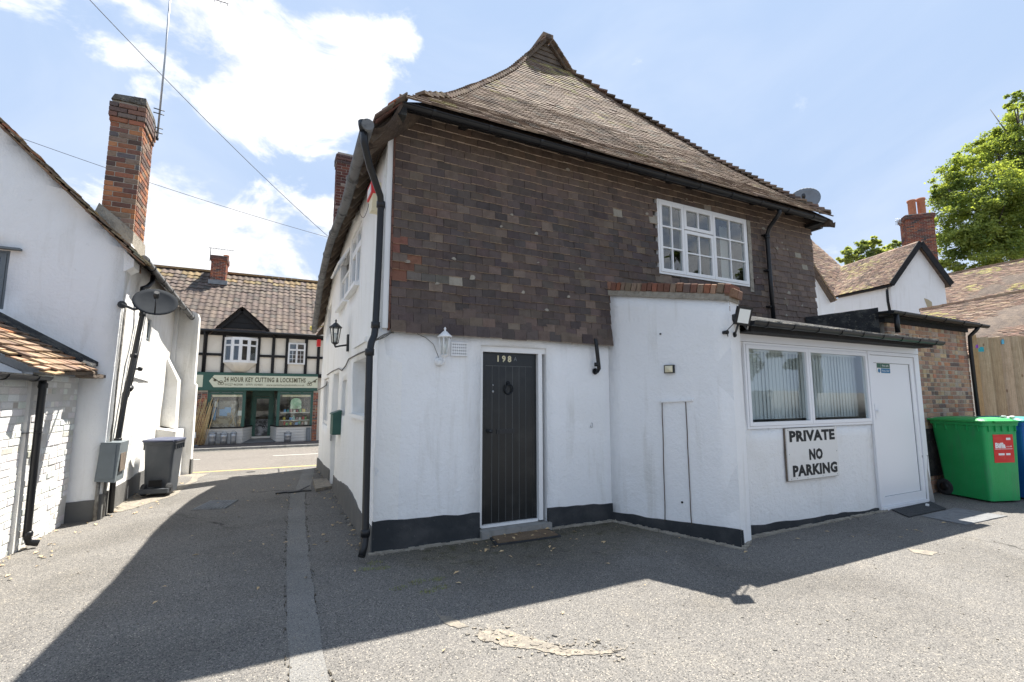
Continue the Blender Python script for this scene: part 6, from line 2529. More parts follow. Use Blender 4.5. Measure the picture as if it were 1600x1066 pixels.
mb.build('window_hood', 'grey_box', lh)
room(lh, (0, GY, 0), (1, 0, 0), (0, -1, 0), -4.4, -3.0, 2.4, 3.8, 1.2, 'room_dark', .31)
mb = MB()
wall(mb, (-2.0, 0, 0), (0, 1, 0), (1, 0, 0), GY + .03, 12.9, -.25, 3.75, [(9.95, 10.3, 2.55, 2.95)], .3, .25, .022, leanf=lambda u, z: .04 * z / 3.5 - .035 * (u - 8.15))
mb.build('side_wall', 'toned_down_render', lh)
make_window(lh, (-2.08, 0, 0), (0, 1, 0), (1, 0, 0), 9.96, 10.29, 2.56, 2.94, [(0, 1, 0, 1, 1, 1)], .03, .02, 'grey_box')  # slit window made up; it stands where the dish's shadow darkens the wall
mb = MB()
wall(mb, (0, 12.9, 0), (1, 0, 0), (0, 1, 0), -9.2, -2.05, -.3, 3.6, [], .25, .8, .01)
mb.build('street_wall', 'rough_render', lh)
band('plinth', [(-2.42, GY), (-2.01, GY)], (0, -1, 0), .014, -.1, lambda p: .25, 'plinth_grey', lh)
band('plinth', [(-2.0, GY), (-2.15, 12.6)], (1, 0, 0), .016, -.25, lambda p: .30 + .02 * math.sin(p.y), 'plinth_grey', lh)
# buttress fin at the street corner
mb = MB()
fy0, fy1 = 12.72, 13.0
prof_f = [(-2.2, -.3), (-1.62, -.3), (-1.63, 1.86), (-1.67, 1.90), (-1.67, 3.38), (-1.70, 3.48), (-1.78, 3.53), (-2.2, 3.53)]
mb.prism([(x, fy0, z) for x, z in prof_f], (0, fy1 - fy0, 0))
mb.prism([(x, 11.7, z) for x, z in [(-2.2, -.2), (-1.78, -.2), (-1.78, .9), (-2.2, .98)]], (0, 1.02, 0))
mb.build('buttress', 'toned_down_render', lh)
mb = MB()
mb.prism([(x, 12.2, z) for x, z in [(-2.2, 1.02), (-1.88, .93), (-1.9, 1.95), (-2.2, 2.6)]], (0, .52, 0))
mb.build('sloping_buttress', 'toned_down_render', lh)
band('plinth', [(-1.62, 12.72), (-1.62, 13.0)], (1, 0, 0), .014, -.3, lambda p: .22, 'plinth_grey', lh)
band('plinth', [(-2.0, 11.7), (-1.72, 11.7)], (0, -1, 0), .014, -.3, lambda p: .20, 'plinth_grey', lh) if False else None
# roof
mb = MB()
ex, ez = -1.80, 3.50
def rp(t, y, dz=0):
    return (ex + (RX - ex) * t, y, ez + (RZ + .06 - ez) * t + dz - .06 * math.sin(math.pi * t))
N = 10
for k in range(N):
    for (ya, yb) in ((8.06, 9.7), (9.7, 11.3), (11.3, 13.0)):
        mb.mesh_([rp(k / N, ya), rp((k + 1) / N, ya), rp((k + 1) / N, yb), rp(k / N, yb), rp(k / N, ya, -.05), rp((k + 1) / N, ya, -.05), rp((k + 1) / N, yb, -.05), rp(k / N, yb, -.05)],
                 [(3, 2, 1, 0), (4, 5, 6, 7), (0, 1, 5, 4), (2, 3, 7, 6)])
mb.face([(RX, 8.06, RZ + .06), (2 * RX - ex, 8.06, ez), (2 * RX - ex, 13.0, ez), (RX, 13.0, RZ + .06)])
lroof = mb.build('roof', 'roof_bed', lh)
it = []
rg = random.Random(44)
L_ = math.hypot(RX - ex, RZ - ez)
n = int(L_ / .095)
for k in range(n):
    t = k / n
    for j, yy in enumerate((8.045, 8.21, 8.37)):
        a, b = Vector(rp(t, yy)), Vector(rp(t + .02, yy))
        sl = (b - a).normalized()
        nr = Vector((-sl.z, 0, sl.x))
        if nr.z < 0:
            nr = -nr
        az = (sl - nr * (.10 + rg.uniform(-.03, .05))).normalized()
        ax = Vector((0, 1, rg.uniform(-.08, .08)))
        col = jit(wpick([(3, (.20, .15, .10)), (2, (.15, .12, .09)), (2, (.26, .21, .14)), (1, (.30, .27, .19)), (.6, (.30, .13, .08))], rg), .2, rg)
        it.append((a + nr * (.022 + rg.uniform(-.012, .014)) + Vector((0, rg.uniform(-.02, .02), 0)), ax, ax.cross(az), az, (.165, .017, .16), col))
        if j == 0:   # undercloak
            it.append((a - nr * (.02 + rg.uniform(-.006, .006)) + Vector((0, rg.uniform(-.015, .015), 0)), ax, ax.cross(az), az, (.15, .014, .15), jit((.26, .17, .11), .3, rg)))
pieces('verge_tile', it, U_ROOF, lroof, 220)
mb = MB()
mb.prism([(-2.0, 8.12, 3.62), (-1.88, 8.12, 3.50), (-1.88, 8.12, 3.40), (-1.99, 8.12, 3.32)], (0, .3, 0))
mb.build('kneeler', 'rough_render', lh)
# gutter and pipes of the alley side
def lg(y):
    return Vector((-1.84 + .03 * (y - 8.5) / 4.3, y, 3.60 - .22 * (y - 8.5) / 4.3))
mb = MB()
mb.tube([lg(8.42 + .43 * k) for k in range(11)], .052, 12)
lgut = mb.build('iron_gutter', 'grey_iron', lh)
mb = MB()
for y in (8.5, 8.9, 9.6, 10.3, 11.0, 11.7, 12.4, 12.7):
    mb.lathe(lg(y), [(.058, -.02), (.060, .02)], 12, axis=(0, 1, 0))
mb.build('gutter_collar', 'black_plastic', lgut)
mb = MB()
pts = [(-1.86, 9.15, 3.52), (-1.86, 9.12, 3.40), (-1.89, 9.0, 3.30), (-1.93, 8.92, 3.26), (-1.93, 8.90, 3.16), (-1.92, 9.0, 2.86), (-1.92, 8.75, 2.2), (-1.93, 8.5, 1.5), (-1.94, 8.42, 1.0), (-1.95, 8.42, .5), (-1.94, 8.40, .03)]
mb.tube(pts, .034, 12)
pts2 = [(p[0] + .0, p[1] + .13, p[2]) for p in pts[5:9]]
mb.tube(pts2[:1] + [(-1.93, 8.86, 2.0), (-1.94, 8.68, 1.6)], .022, 10)
for p in (pts[5], pts[6], pts[8]):
    mb.lathe(p, [(.035, -.03), (.045, -.025), (.045, .025), (.035, .03)], 12)
mb.lathe((-1.93, 8.72, 1.72), [(.035, -.06), (.045, -.03), (.045, .03), (.035, .06)], 12, axis=(0, 1, .4))
mb.tube([(-1.98, 8.95, 2.02), (-1.90, 8.95, 2.02)], .018, 8)
mb.lathe((-1.88, 8.97, 2.02), [(.015, -.03), (.035, -.02), (.035, .02), (.015, .03)], 10, axis=(1, 0, 0))
mb.build('downpipe', 'black_plastic', lh)
mb = MB()
mb.tube([(-1.965, 8.30, 2.9), (-1.965, 8.22, 1.6), (-1.965, 8.20, 1.0)], .012, 8)
mb.tube([(-2.0, 8.28, .5), (-1.98, 8.22, .02)], .018, 8)
mb.tube([(-2.03, 8.12, .5), (-2.03, 8.10, .0)], .022, 8)
mb.build('conduit', 'cable_grey', lh)
mb = MB()
mb.bar((-2.0, 9.0, 1.92), (-2.05, 10.4, 1.88), .03, .03)
mb.build('render_ledge', 'rough_render', lh)
# meter box
mt = thing('meter_box', 'grey metal meter cabinet on the corner of the left gabled house', 'meter box', (-2.0, 8.3, .46))
mb = MB()
mb.hexa([(-2.07, 8.09, .50), (-1.86, 8.09, .47), (-1.86, 8.50, .47), (-2.0, 8.50, .50), (-2.04, 8.09, 1.0), (-1.83, 8.09, .99), (-1.83, 8.50, .99), (-2.0, 8.50, 1.0)])
mb.build('cabinet', 'grey_box', mt)
mb = MB()
mb.box((-2.045, 8.078, .53), (-1.875, 8.088, .97))
mb.build('front_panel', 'grey_box', mt)
mb = MB()
mb.box((-1.842, 8.17, .60), (-1.833, 8.42, .84))
mb.build('open_side', 'old_timber', mt)
# chimney with aerial
lch = chimney(lh, -2.38, -1.985, 8.40, 9.02, 3.5, 5.93, BRICK_CHIM, 15, cap=2, capout=.028, limit=300)
mb = MB()
mb.hexa([(-2.39, 8.385, 5.93), (-1.97, 8.385, 5.94), (-1.97, 9.035, 5.93), (-2.39, 9.035, 5.92), (-2.36, 8.41, 6.03), (-1.99, 8.41, 6.06), (-1.99, 9.01, 6.05), (-2.35, 9.01, 6.01)])
for k in range(14):
    p = Vector((random.uniform(-2.38, -1.98), random.choice([8.385, 9.02]), 6.0))
    mb.obox(p + UP * random.uniform(-.06, .01), (1, .2, random.uniform(-.15, .15)), (0, 1, 0), (0, 0, 1), (random.uniform(.03, .06), .012, random.uniform(.012, .022)))
mb.build('chimney_crown', 'old_crown', lh)
mb = MB()
mb.hexa([(-2.47, 8.33, 4.02), (-1.97, 8.34, 3.62), (-1.96, 9.06, 3.6), (-2.46, 9.06, 4.0), (-2.40, 8.385, 4.34), (-1.978, 8.375, 3.98), (-1.968, 9.03, 3.96), (-2.4, 9.03, 4.32)])
mb.build('mortar_apron', 'lichen_mortar', lh)
aer = thing('tv_aerial', 'tall thin aerial mast clamped to the orange brick chimney', 'aerial', (-1.93, 8.93, 5.7))
mb = MB()
mb.tube([(-1.925, 8.93, 5.70), (-1.92, 8.93, 7.2), (-1.93, 8.93, 8.9)], .014, 8)
mb.build('mast', 'galvanised', aer)
mb = MB()
for z in (5.80, 5.88, 6.12, 6.19):
    mb.tube([(-2.0, 8.90, z), (-1.86, 8.93, z)], .008, 6)
mb.lathe((-1.925, 8.93, 5.68), [(.02, 0), (.022, .05)], 8)
mb.build('clamp', 'iron_black', aer)
mb = MB()
mb.tube([(-1.95, 8.93, 8.40), (-1.10, 8.93, 8.41)], .010, 6)
for k in range(9):
    x = -1.9 + k * .098
    mb.tube([(x, 8.93 - .0, 8.36), (x, 8.93, 8.45)], .005, 5)
mb.build('yagi', 'galvanised', aer)
# elliptical dish on the corner
n0 = Vector((.154, -.773, .616))
dcl = at(243, 475, Y=7.75)
dl = thing('satellite_dish', 'oval grey satellite dish on an arm under the left house gutter', 'satellite dish', (-1.96, 8.2, 2.8))
dish(dl, dcl, n0, .25, rx=1.0, dm_='dish_dark')
mb = MB()
mb.tube([dcl - n0 * .03, (-1.80, 7.98, dcl.z - .06), (-1.97, 8.12, dcl.z + .02)], .018, 8)
mb.lathe((-1.97, 8.15, dcl.z + .02), [(.05, -.03), (.05, .02)], 10, axis=(0, 1, 0))
mb.build('arm', 'iron_black', dl)

# ---- whitewashed lean-to
ls = thing('brick_lean_to', 'whitewashed brick lean-to with a small old tiled roof against the left house', 'lean-to', (-2.37, 6.6, 0))
mb = MB()
mb.box((-4.6, 4.4, -.1), (-2.374, 6.80, 1.80))
mb.box((-4.6, 6.80, -.1), (-2.339, 8.12, 1.86))
lw_ = mb.build('wall', 'white_mortar', ls)
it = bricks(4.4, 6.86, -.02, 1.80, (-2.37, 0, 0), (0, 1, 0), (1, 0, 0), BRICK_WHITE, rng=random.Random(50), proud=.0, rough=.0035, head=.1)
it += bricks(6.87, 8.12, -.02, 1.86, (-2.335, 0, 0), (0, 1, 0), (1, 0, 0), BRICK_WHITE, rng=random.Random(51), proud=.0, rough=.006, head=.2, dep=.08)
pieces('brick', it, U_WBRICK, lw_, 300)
mb = MB()
mb.face([(-2.37, 6.868, -.1), (-2.37, 6.868, 1.86), (-2.345, 6.868, 1.86), (-2.345, 6.868, -.1)])
mb.prism([(-4.5, 6.78, 1.78), (-2.42, 6.78, 1.78), (-2.42, 6.78, 1.86), (-3.9, 6.78, 2.62), (-4.5, 6.78, 2.62)], (0, .08, 0))
mb.build('end_gable', 'white_render', ls)
mb = MB()
mb.box((-4.6, 4.35, 1.80), (-2.28, 6.76, 1.83))
mb.build('flat_roof', 'bitumen', ls)
e0, e1, r0, r1 = Vector((-2.16, 6.72, 1.865)), Vector((-2.16, 8.14, 1.93)), Vector((-3.9, 6.72, 2.80)), Vector((-3.9, 8.14, 2.96))
mb = MB()
mb.mesh_([e0, e1, r1, r0, e0 - UP * .04, e1 - UP * .04, r1 - UP * .04, r0 - UP * .04], [(0, 1, 2, 3), (7, 6, 5, 4), (0, 3, 7, 4), (0, 4, 5, 1), (1, 5, 6, 2)])
lr = mb.build('roof', 'old_timber', ls)
tile_plane('roof_tile', lr, e0, e1 - Vector((0, .14, 0)), r0, r1 - Vector((0, .14, 0)), [(4, (.24, .165, .11)), (3, (.19, .13, .09)), (2, (.30, .21, .14)), (1, (.15, .105, .08)), (.4, (.30, .14, .07))], .13, .175, 200, seed=52, thick=.02, wob=.03, tilt=.13)
it = []
rg = random.Random(53)
for k in range(19):
    p = (e0 - Vector((0, .01, 0))).lerp(r0, k / 19)
    sl = (r0 - e0).normalized()
    it.append((p + UP * (-.005 + rg.uniform(-.01, .01)), (0, 1, rg.uniform(-.1, .1)), (0, 0, 1), sl, (.14, .016, .15), jit((.36, .24, .15), .3, rg)))
pieces('verge_tile', it, U_ROOF, lr, 60)
mb = MB()
for k in range(9):
    a, b = e1.lerp(r1, k / 9), e1.lerp(r1, (k + 1) / 9)
    mb.hexa([a + Vector((0, -.20 - random.uniform(0, .05), .05)), b + Vector((0, -.20 - random.uniform(0, .05), .05)), b + Vector((0, -.005, .075)), a + Vector((0, -.005, .075)),
             a + Vector((0, -.20, .065)), b + Vector((0, -.20, .065)), b + Vector((0, -.005, .13)), a + Vector((0, -.005, .13))])
mb.build('flashing', 'bitumen', ls)
mb = MB()
for k in range(4):
    mb.obox((-2.17 - random.uniform(0, .03), 7.86 + k * .08, 1.86 + k * .004), (.2, 1, random.uniform(-.3, .3)), (1, 0, 0), (0, 0, 1), (.05, .09, .018))
mb.build('broken_eave_board', 'old_timber', ls)
gutter('gutter', (-2.27, 4.4, 1.80), (-2.27, 6.95, 1.815), .05, 'black_plastic', ls, joints=4)
mb = MB()
mb.tube([(-2.27, 6.84, 1.78), (-2.27, 6.86, 1.68), (-2.275, 6.88, 1.0), (-2.28, 6.92, .14), (-2.27, 6.95, .07), (-2.20, 6.98, .045)], .034, 12)
for z in (1.72, .16):
    mb.lathe((-2.273, 6.87 if z > 1 else 6.92, z), [(.035, -.03), (.042, -.02), (.042, .02), (.035, .03)], 12)
mb.bar((-2.37, 6.78, 1.22), (-2.23, 6.86, 1.22), .03, .006)
mb.build('downpipe', 'black_plastic', ls)

# ================================================================== shop across the road
SY = 24.5
S = lambda px, py, y=SY: at(px, py, Y=y)
shop = thing('timber_framed_shop', 'black and cream half-timbered shop with a green locksmith shopfront and brown tiled roof', 'shop', (0, SY, -.5))
ZG = -.75
zS = lambda py, px=400: S(px, py).z
zf0, zf1 = zS(606.5, 410), zS(587, 410)          # fascia sign
zb_, zt_ = zS(583.5, 400), zS(523.5, 400)        # upper storey
zst = zS(668, 400)                               # stall riser top
XL, XR = -9.0, 9.0
mb = MB()
mb.box((XL, SY + .25, ZG), (S(322, 650).x, SY + .5, zf1))
mb.box((XL, SY + .04, zf1), (XR, SY + .35, zt_ + .15))
mb.box((S(493, 650).x, SY + .1, ZG), (XR, SY + .5, zf1))
mb.build('wall', 'cream_panel', shop)
def piece_box(name, m_, parent, x0, x1, z0, z1, y0, y1):
    b_ = MB()
    b_.box((x0, y0, z0), (x1, y1, z1))
    return b_.build(name, m_, parent)
bw = .13
# timber frame: posts and rails, each a part
for px in (305, 319.8, 348.5, 403.6, 426.7, 448, 478, 497.5):
    x = S(px, 555).x
    piece_box('post', 'black_timber', shop, x - bw / 2, x + bw / 2, zb_, zt_, SY - .03, SY + .06)
for k in range(1, 9):
    piece_box('post', 'black_timber', shop, S(497.5, 555).x + k * .85, S(497.5, 555).x + k * .85 + bw, zb_, zt_, SY - .03, SY + .06)
for k in range(1, 7):
    piece_box('post', 'black_timber', shop, S(305, 555).x - k * .85, S(305, 555).x - k * .85 + bw, zb_, zt_, SY - .03, SY + .06)
piece_box('bressummer', 'black_timber', shop, XL, XR, zb_ - .16, zb_ + .02, SY - .08, SY + .06)
piece_box('wall_plate', 'black_timber', shop, XL, XR, zt_ - .10, zt_ + .12, SY - .06, SY + .06)
zm = zS(556, 400)
for a, b in ((XL, S(348, 555).x), (S(404, 555).x, S(448, 555).x), (S(478, 555).x, XR)):
    piece_box('mid_rail', 'black_timber', shop, a, b, zm - .055, zm + .055, SY - .025, SY + .06)
# upper windows
def swin(px0, py0, px1, py1, sashes, y=SY - .04, nm='window'):
    p0, p1 = S(px0, (py0 + py1) / 2, y), S(px1, (py0 + py1) / 2, y)
    pm_ = (px0 + px1) / 2
    za, zb3 = S(pm_, py1, y).z, S(pm_, py0, y).z
    b_ = MB()
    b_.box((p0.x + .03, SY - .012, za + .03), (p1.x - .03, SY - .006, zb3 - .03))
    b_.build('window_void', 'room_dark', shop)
    return make_window(shop, (0, y, 0), (1, 0, 0), (0, -1, 0), p0.x, p1.x, za, zb3, sashes, .035, .014, 'white_paint', name=nm, depth=.03)
swin(450, 536, 477, 569.5, [(0, .5, 0, .68, 2, 3), (.5, 1, 0, .68, 2, 3), (0, .5, .68, 1, 1, 1), (.5, 1, .68, 1, 1, 1)])
# shallow bay window with curved apron
bx0_, bx1_ = S(350, 548).x, S(402.5, 548).x
bza, bzb = zS(566.5, 376), zS(530, 376)
bay = []
NB = 4
for k in range(NB + 1):
    t = k / NB
    bay.append(Vector((bx0_ + (bx1_ - bx0_) * t, SY - .06 - .34 * math.sin(math.pi * t), 0)))
mb = MB()
for a, b in zip(bay, bay[1:]):
    mb.hexa([a + UP * (bza - .02), b + UP * (bza - .02), Vector((b.x, SY, bza - .02)), Vector((a.x, SY, bza - .02)), a + UP * (bza + .02), b + UP * (bza + .02), Vector((b.x, SY, bza + .02)), Vector((a.x, SY, bza + .02))])
    mb.hexa([a + UP * (bzb), b + UP * (bzb), Vector((b.x, SY, bzb)), Vector((a.x, SY, bzb)), a + UP * (bzb + .05), b + UP * (bzb + .05), Vector((b.x, SY, bzb + .05)), Vector((a.x, SY, bzb + .05))])
mb.build('bay_frame', 'white_paint', shop)
for a, b in zip(bay, bay[1:]):
    u__ = (b - a).normalized()
    n__ = Vector((u__.y, -u__.x, 0))
    make_window(shop, a, u__, n__, 0, (b - a).length, bza + .02, bzb, [(0, 1, 0, .72, 1, 1), (0, 1, .72, 1, 1, 1)], .035, .014, 'white_paint', depth=.03)
mb = MB()
mb.face([(bx0_ + .02, SY - .012, bza), (bx1_ - .02, SY - .012, bza), (bx1_ - .02, SY - .012, bzb), (bx0_ + .02, SY - .012, bzb)])
mb.build('window_void', 'room_dark', shop)
mb = MB()
for j in range(5):
    s0, s1 = 1 - (j / 5) ** 2 * .8, 1 - ((j + 1) / 5) ** 2 * .8
    for k in range(NB):
        def q_(p, s_, j_):
            return (((p.x - (bx0_ + bx1_) / 2) * (1 - .12 * j_)) + (bx0_ + bx1_) / 2, SY - (SY - p.y) * s_, bza - .02 - j_ * .08)
        mb.face([q_(bay[k], s1, j + 1), q_(bay[k + 1], s1, j + 1), q_(bay[k + 1], s0, j), q_(bay[k], s0, j)])
mb.build('bay_apron', 'cream_panel', shop)
# dormer gable with black boards
ga_, gl_, gr_ = S(379, 484), S(334, 521), S(425, 524.5)
gz0 = (gl_.z + gr_.z) / 2 + .02
mb = MB()
mb.prism([(gl_.x + .1, SY - .12, gz0), (gr_.x - .1, SY - .12, gz0), (ga_.x, SY - .12, ga_.z - .12)], (0, .5, 0))
sg_l = mb.build('gablet', 'black_timber', shop)
mb = MB()
for e in (gl_, gr_):
    mb.bar((e.x, SY - .22, gz0 - .02), (ga_.x, SY - .22, ga_.z), .06, .20, up=(0, 0, 1))
mb.build('bargeboard', 'black_timber', sg_l)
for k in range(4):
    t0_, t1_ = k / 4.6, (k + 1) / 4.6
    xl0, xr0 = gl_.x + .12 + (ga_.x - gl_.x - .12) * t0_, gr_.x - .12 - (gr_.x - .12 - ga_.x) * t0_
    xl1, xr1 = gl_.x + .12 + (ga_.x - gl_.x - .12) * t1_, gr_.x - .12 - (gr_.x - .12 - ga_.x) * t1_
    z0_, z1_ = gz0 + (ga_.z - gz0) * t0_, gz0 + (ga_.z - gz0) * t1_ - .015
    b_ = MB()
    b_.prism([(xl0, SY - .155, z0_), (xr0, SY - .155, z0_), (xr1, SY - .135, z1_), (xl1, SY - .135, z1_)], (0, .02, 0))
    b_.build('board', 'black_timber', sg_l)
    for o_b in [bpy.data.objects[-1]] if False else []:
        pass
# main shop roof
RY = SY + 3.6
zr0 = at(250, 418, Y=RY).z
eZs = zt_ + .10
mb = MB()
mb.mesh_([(XL, SY - .28, eZs), (XR, SY - .28, eZs), (XR, RY, zr0), (XL, RY, zr0), (XL, SY - .28, eZs - .06), (XR, SY - .28, eZs - .06), (XR, RY, zr0 - .06), (XL, RY, zr0 - .06)],
         [(0, 1, 2, 3), (7, 6, 5, 4), (0, 4, 5, 1), (2, 6, 7, 3)])
mb.mesh_([(XL, RY, zr0), (XR, RY, zr0), (XR, RY + 3.8, eZs), (XL, RY + 3.8, eZs)], [(0, 1, 2, 3)])
sroof = mb.build('roof', 'roof_bed', shop)
it = []
rg = random.Random(60)
sv = Vector((0, RY - SY + .28, zr0 - eZs))
Ls = sv.length
sv.normalize()
nv = Vector((0, -sv.z, sv.y))
xv0, xv1 = S(235, 470).x - .6, S(505, 470).x + .6
nr_, nc_ = int(Ls / .31), int((xv1 - xv0) / .27)
for j in range(nr_):
    for i in range(nc_):
        x = xv0 + (i + .5) * .27
        p = Vector((x, SY - .28, eZs)) + sv * (j * .31 + .17)
        p += nv * (.045 + rg.uniform(-.008, .008))
        if abs(x - ga_.x) < (gr_.x - ga_.x) * max(0, 1 - (p.z - gz0) / (ga_.z - gz0)) * .9 and p.y < SY + .8:
            continue
        az = (sv - nv * .10).normalized()
        ax = Vector((1, 0, 0))
        h_ = j / nr_
        col = jit(wpick([(4, (.130, .102, .086)), (3, (.110, .089, .078)), (2, (.150, .120, .100)), (1, (.098, .085, .075))], rg), .12, rg)
        if h_ > .84 and rg.random() < .6:
            col = jit((.20, .15, .085), .2, rg)
        it.append((p, ax, az, nv, (.268, .40, .038), col))
pieces('roof_tile', it, U_PAN, sroof, 300)
# dormer roof planes
mb = MB()
for e, sg in ((gl_, -1), (gr_, 1)):
    ry = SY + (ga_.z - eZs) / (zr0 - eZs) * (RY - SY)
    mb.mesh_([(e.x + sg * .15, SY - .34, gz0 - .08), (ga_.x, SY - .34, ga_.z + .10), (ga_.x, ry + .5, ga_.z + .12), (e.x + sg * .15, SY + .1, gz0 - .06)], [(0, 1, 2, 3)])
    mb.mesh_([(e.x + sg * .15, SY - .34, gz0 - .13), (ga_.x, SY - .34, ga_.z + .05), (ga_.x, ry + .5, ga_.z + .07), (e.x + sg * .15, SY + .1, gz0 - .11)], [(3, 2, 1, 0)])
mb.build('gablet_roof', 'roof_bed', shop)
it = [((x, RY, zr0 + .05), (1, 0, 0), (0, 0, 1), (0, 1, 0), (.30, .10, .22), jit((.28, .19, .10), .2, rg)) for x in rng_(xv0, xv1, .31)]
pieces('ridge_tile', it, U_ROOF, sroof, 60)
# shop chimney
cx0, cx1 = at(329, 420, Y=RY - 1.0).x, at(353, 420, Y=RY - 1.0).x
czt, czb = at(341, 399, Y=RY - 1.0).z, at(341, 441, Y=RY - 1.0).z
sch = chimney(shop, cx0, cx1, RY - 1.0, RY + .1, czb - .3, czt, BRICK_RED, 61, cap=2, capout=.05, limit=300, minpx=99)
mb = MB()
mb.lathe(((cx0 + cx1) / 2 + .25, RY - .4, czt), [(.13, 0), (.12, .15), (.14, .18), (.10, .2)], 12)
mb.build('chimney_pot', 'terracotta', sch)
mb = MB()
mb.box((cx0 - .06, RY - 1.06, czb - .12), (cx1 + .1, RY - .9, czb + .10))
mb.build('flashing', 'lead', shop)
ae = thing('tv_aerial', 'small horizontal aerial on the chimney of the shop across the road', 'aerial', (cx0, RY - 1, czt))
mb = MB()
mb.tube([(cx0 - .05, RY - 1.02, czt - .35), (cx0 - .05, RY - 1.02, czt + .35)], .018, 6)
mb.tube([(cx0 - .15, RY - 1.02, czt + .33), (cx0 + .95, RY - 1.02, czt + .31)], .012, 6)
for k in range(8):
    mb.tube([(cx0 + .05 + k * .12, RY - 1.1, czt + .25), (cx0 + .05 + k * .12, RY - .94, czt + .39)], .007, 5)
mb.build('yagi', 'iron_black', ae)
mb = MB()
mb.tube([(XL, SY - .33, eZs - .02), (XR, SY - .33, eZs - .04)], .06, 8)
mb.build('gutter', 'black_plastic', shop)
x = S(318, 560).x
mb = MB()
mb.tube([(x, SY - .33, eZs - .05), (x, SY - .1, eZs - .35), (x, SY - .09, zf1 + .1)], .04, 8)
mb.tube([(S(312, 560).x, SY - .09, zf0 - .05), (S(312, 560).x, SY - .09, ZG + .2)], .04, 8)
mb.build('downpipe', 'black_plastic', shop)

# ---- shopfront
def X_(px):
    return S(px, 640).x
piece_box('fascia_board', 'green_paint', shop, XL, S(496, 597).x, zf0 - .12, zf1 + .10, SY - .16, SY + .02)
sgn = MB()
fx0, fx1 = X_(324), X_(494)
sgn.prism([(fx0 + .0, SY - .17, (zf0 + zf1) / 2), (fx0 + .18, SY - .17, zf0 + .02), (fx1, SY - .17, zf0 + .02), (fx1, SY - .17, zf1 - .02), (fx0 + .18, SY - .17, zf1 - .02)], (0, .02, 0))
fsg = tag(sgn.build('fascia_sign', 'sign_cream', None, (fx0, SY - .17, zf0)), 'long cream fascia sign reading 24 HOUR KEY CUTTING & LOCKSMITHS over the green shopfront', 'sign')
zc_ = (zf0 + zf1) / 2
tx = (X_(347.5) + X_(475)) / 2
wt = X_(475) - X_(347.5)
hh_ = zf1 - zf0
text('24 HOUR KEY CUTTING & LOCKSMITHS', 'lettering', 'gold_ink', fsg, (tx, SY - .172, zc_ + hh_ * .13), (1, 0, 0), (0, 0, 1), hh_ * .36, wt, .004, .03, spacing=1.15)
text('01227 462938    07971 024001    www.canterburylocksmiths.co.uk', 'lettering', 'gold_ink', fsg, (tx, SY - .172, zc_ - hh_ * .26), (1, 0, 0), (0, 0, 1), hh_ * .17, wt * .97, .003, .0)
mb = MB()
for (xa_, sgx) in ((X_(329), 1), (X_(493), -1)):
    a = Vector((xa_, SY - .175, zc_ + hh_ * .28))
    b = a + Vector((sgx * .33, 0, -hh_ * .42))
    mb.bar(a, b, .035, .006, up=(0, -1, 0))
    for k in range(3):
        cc = b + Vector((sgx * .05 * (k - 1), 0, .05 * (1 if k == 1 else -.4)))
        ring = [(cc.x + .055 * math.cos(2 * math.pi * i / 12), SY - .175, cc.z + .055 * math.sin(2 * math.pi * i / 12)) for i in range(13)]
        mb.tube(ring, .010, 5, cap=False)
    mb.obox(a + Vector((sgx * .10, 0, -.12)), (1, 0, 0), (0, 1, 0), (0, 0, 1), (.05, .003, .045))
mb.build('key_emblem', 'gold_ink', fsg)
sg2 = MB()
sg2.box((XL + 3, SY - .172, zf0 + .02), (X_(322) - .18, SY - .155, zf1 - .02))
tag(sg2.build('fascia_sign', 'sign_cream', None, (X_(318), SY - .17, zf0)), 'cut-off cream fascia sign left of the key cutting sign', 'sign')
# piers
for (a, b, sd_) in ((X_(304), X_(323), 70), (X_(488.5), X_(496), 71)):
    mb = MB()
    mb.box((a, SY - .08, ZG), (b, SY + .25, zf0 - .12))
    pr_ = mb.build('brick_pier', 'mortar', shop)
    it = bricks(a, b, ZG, zf0 - .14, (0, SY - .08, 0), (1, 0, 0), (0, -1, 0), BRICK_RED, rng=random.Random(sd_), proud=.004, head=.2)
    pieces('brick', it, U_BRICK, pr_, 0)
# stall risers of white boards with angled returns to the recessed door
DXL, DXR = X_(393.5), X_(424.5)
DY = SY + 1.1
def boards(parent, p0, p1, z0, z1, n=6):
    p0, p1 = Vector(p0), Vector(p1)
    d_ = (p1 - p0)
    L_ = d_.length
    d_.normalize()
    nn = Vector((d_.y, -d_.x, 0))
    for k in range(n):
        b_ = MB()
        za = z0 + (z1 - z0) * k / n
        zb5 = z0 + (z1 - z0) * (k + 1) / n - .012
        c = (p0 + p1) / 2 + UP * ((za + zb5) / 2)
        b_.obox(c, d_, nn, UP, (L_ / 2, .03 + .003 * (k % 2), (zb5 - za) / 2))
        b_.build('riser_board', 'white_boards', parent)
wl0, wl1, wr0, wr1 = X_(323.5), X_(380.5), X_(434.5), X_(488)
riser = MB()
riser.box((wl0, SY + .04, ZG), (wl1 - .02, SY + .3, zst - .03))
riser.box((wr0 + .02, SY + .04, ZG), (wr1, SY + .3, zst - .03))
sr = riser.build('stall_riser', 'mortar', shop)
boards(sr, (wl0, SY, 0), (wl1, SY, 0), ZG + .2, zst)
boards(sr, (wl1, SY, 0), (DXL, DY, 0), ZG + .2, zst)
boards(sr, (DXR, DY, 0), (wr0, SY, 0), ZG + .2, zst)
boards(sr, (wr0, SY, 0), (wr1, SY, 0), ZG + .2, zst)
mb = MB()
mb.bar((wl0, SY - .03, zst + .02), (wl1, SY - .03, zst + .02), .1, .05)
mb.bar((wl1, SY - .03, zst + .02), (DXL, DY, zst + .02), .1, .05)
mb.bar((DXR, DY, zst + .02), (wr0, SY - .03, zst + .02), .1, .05)
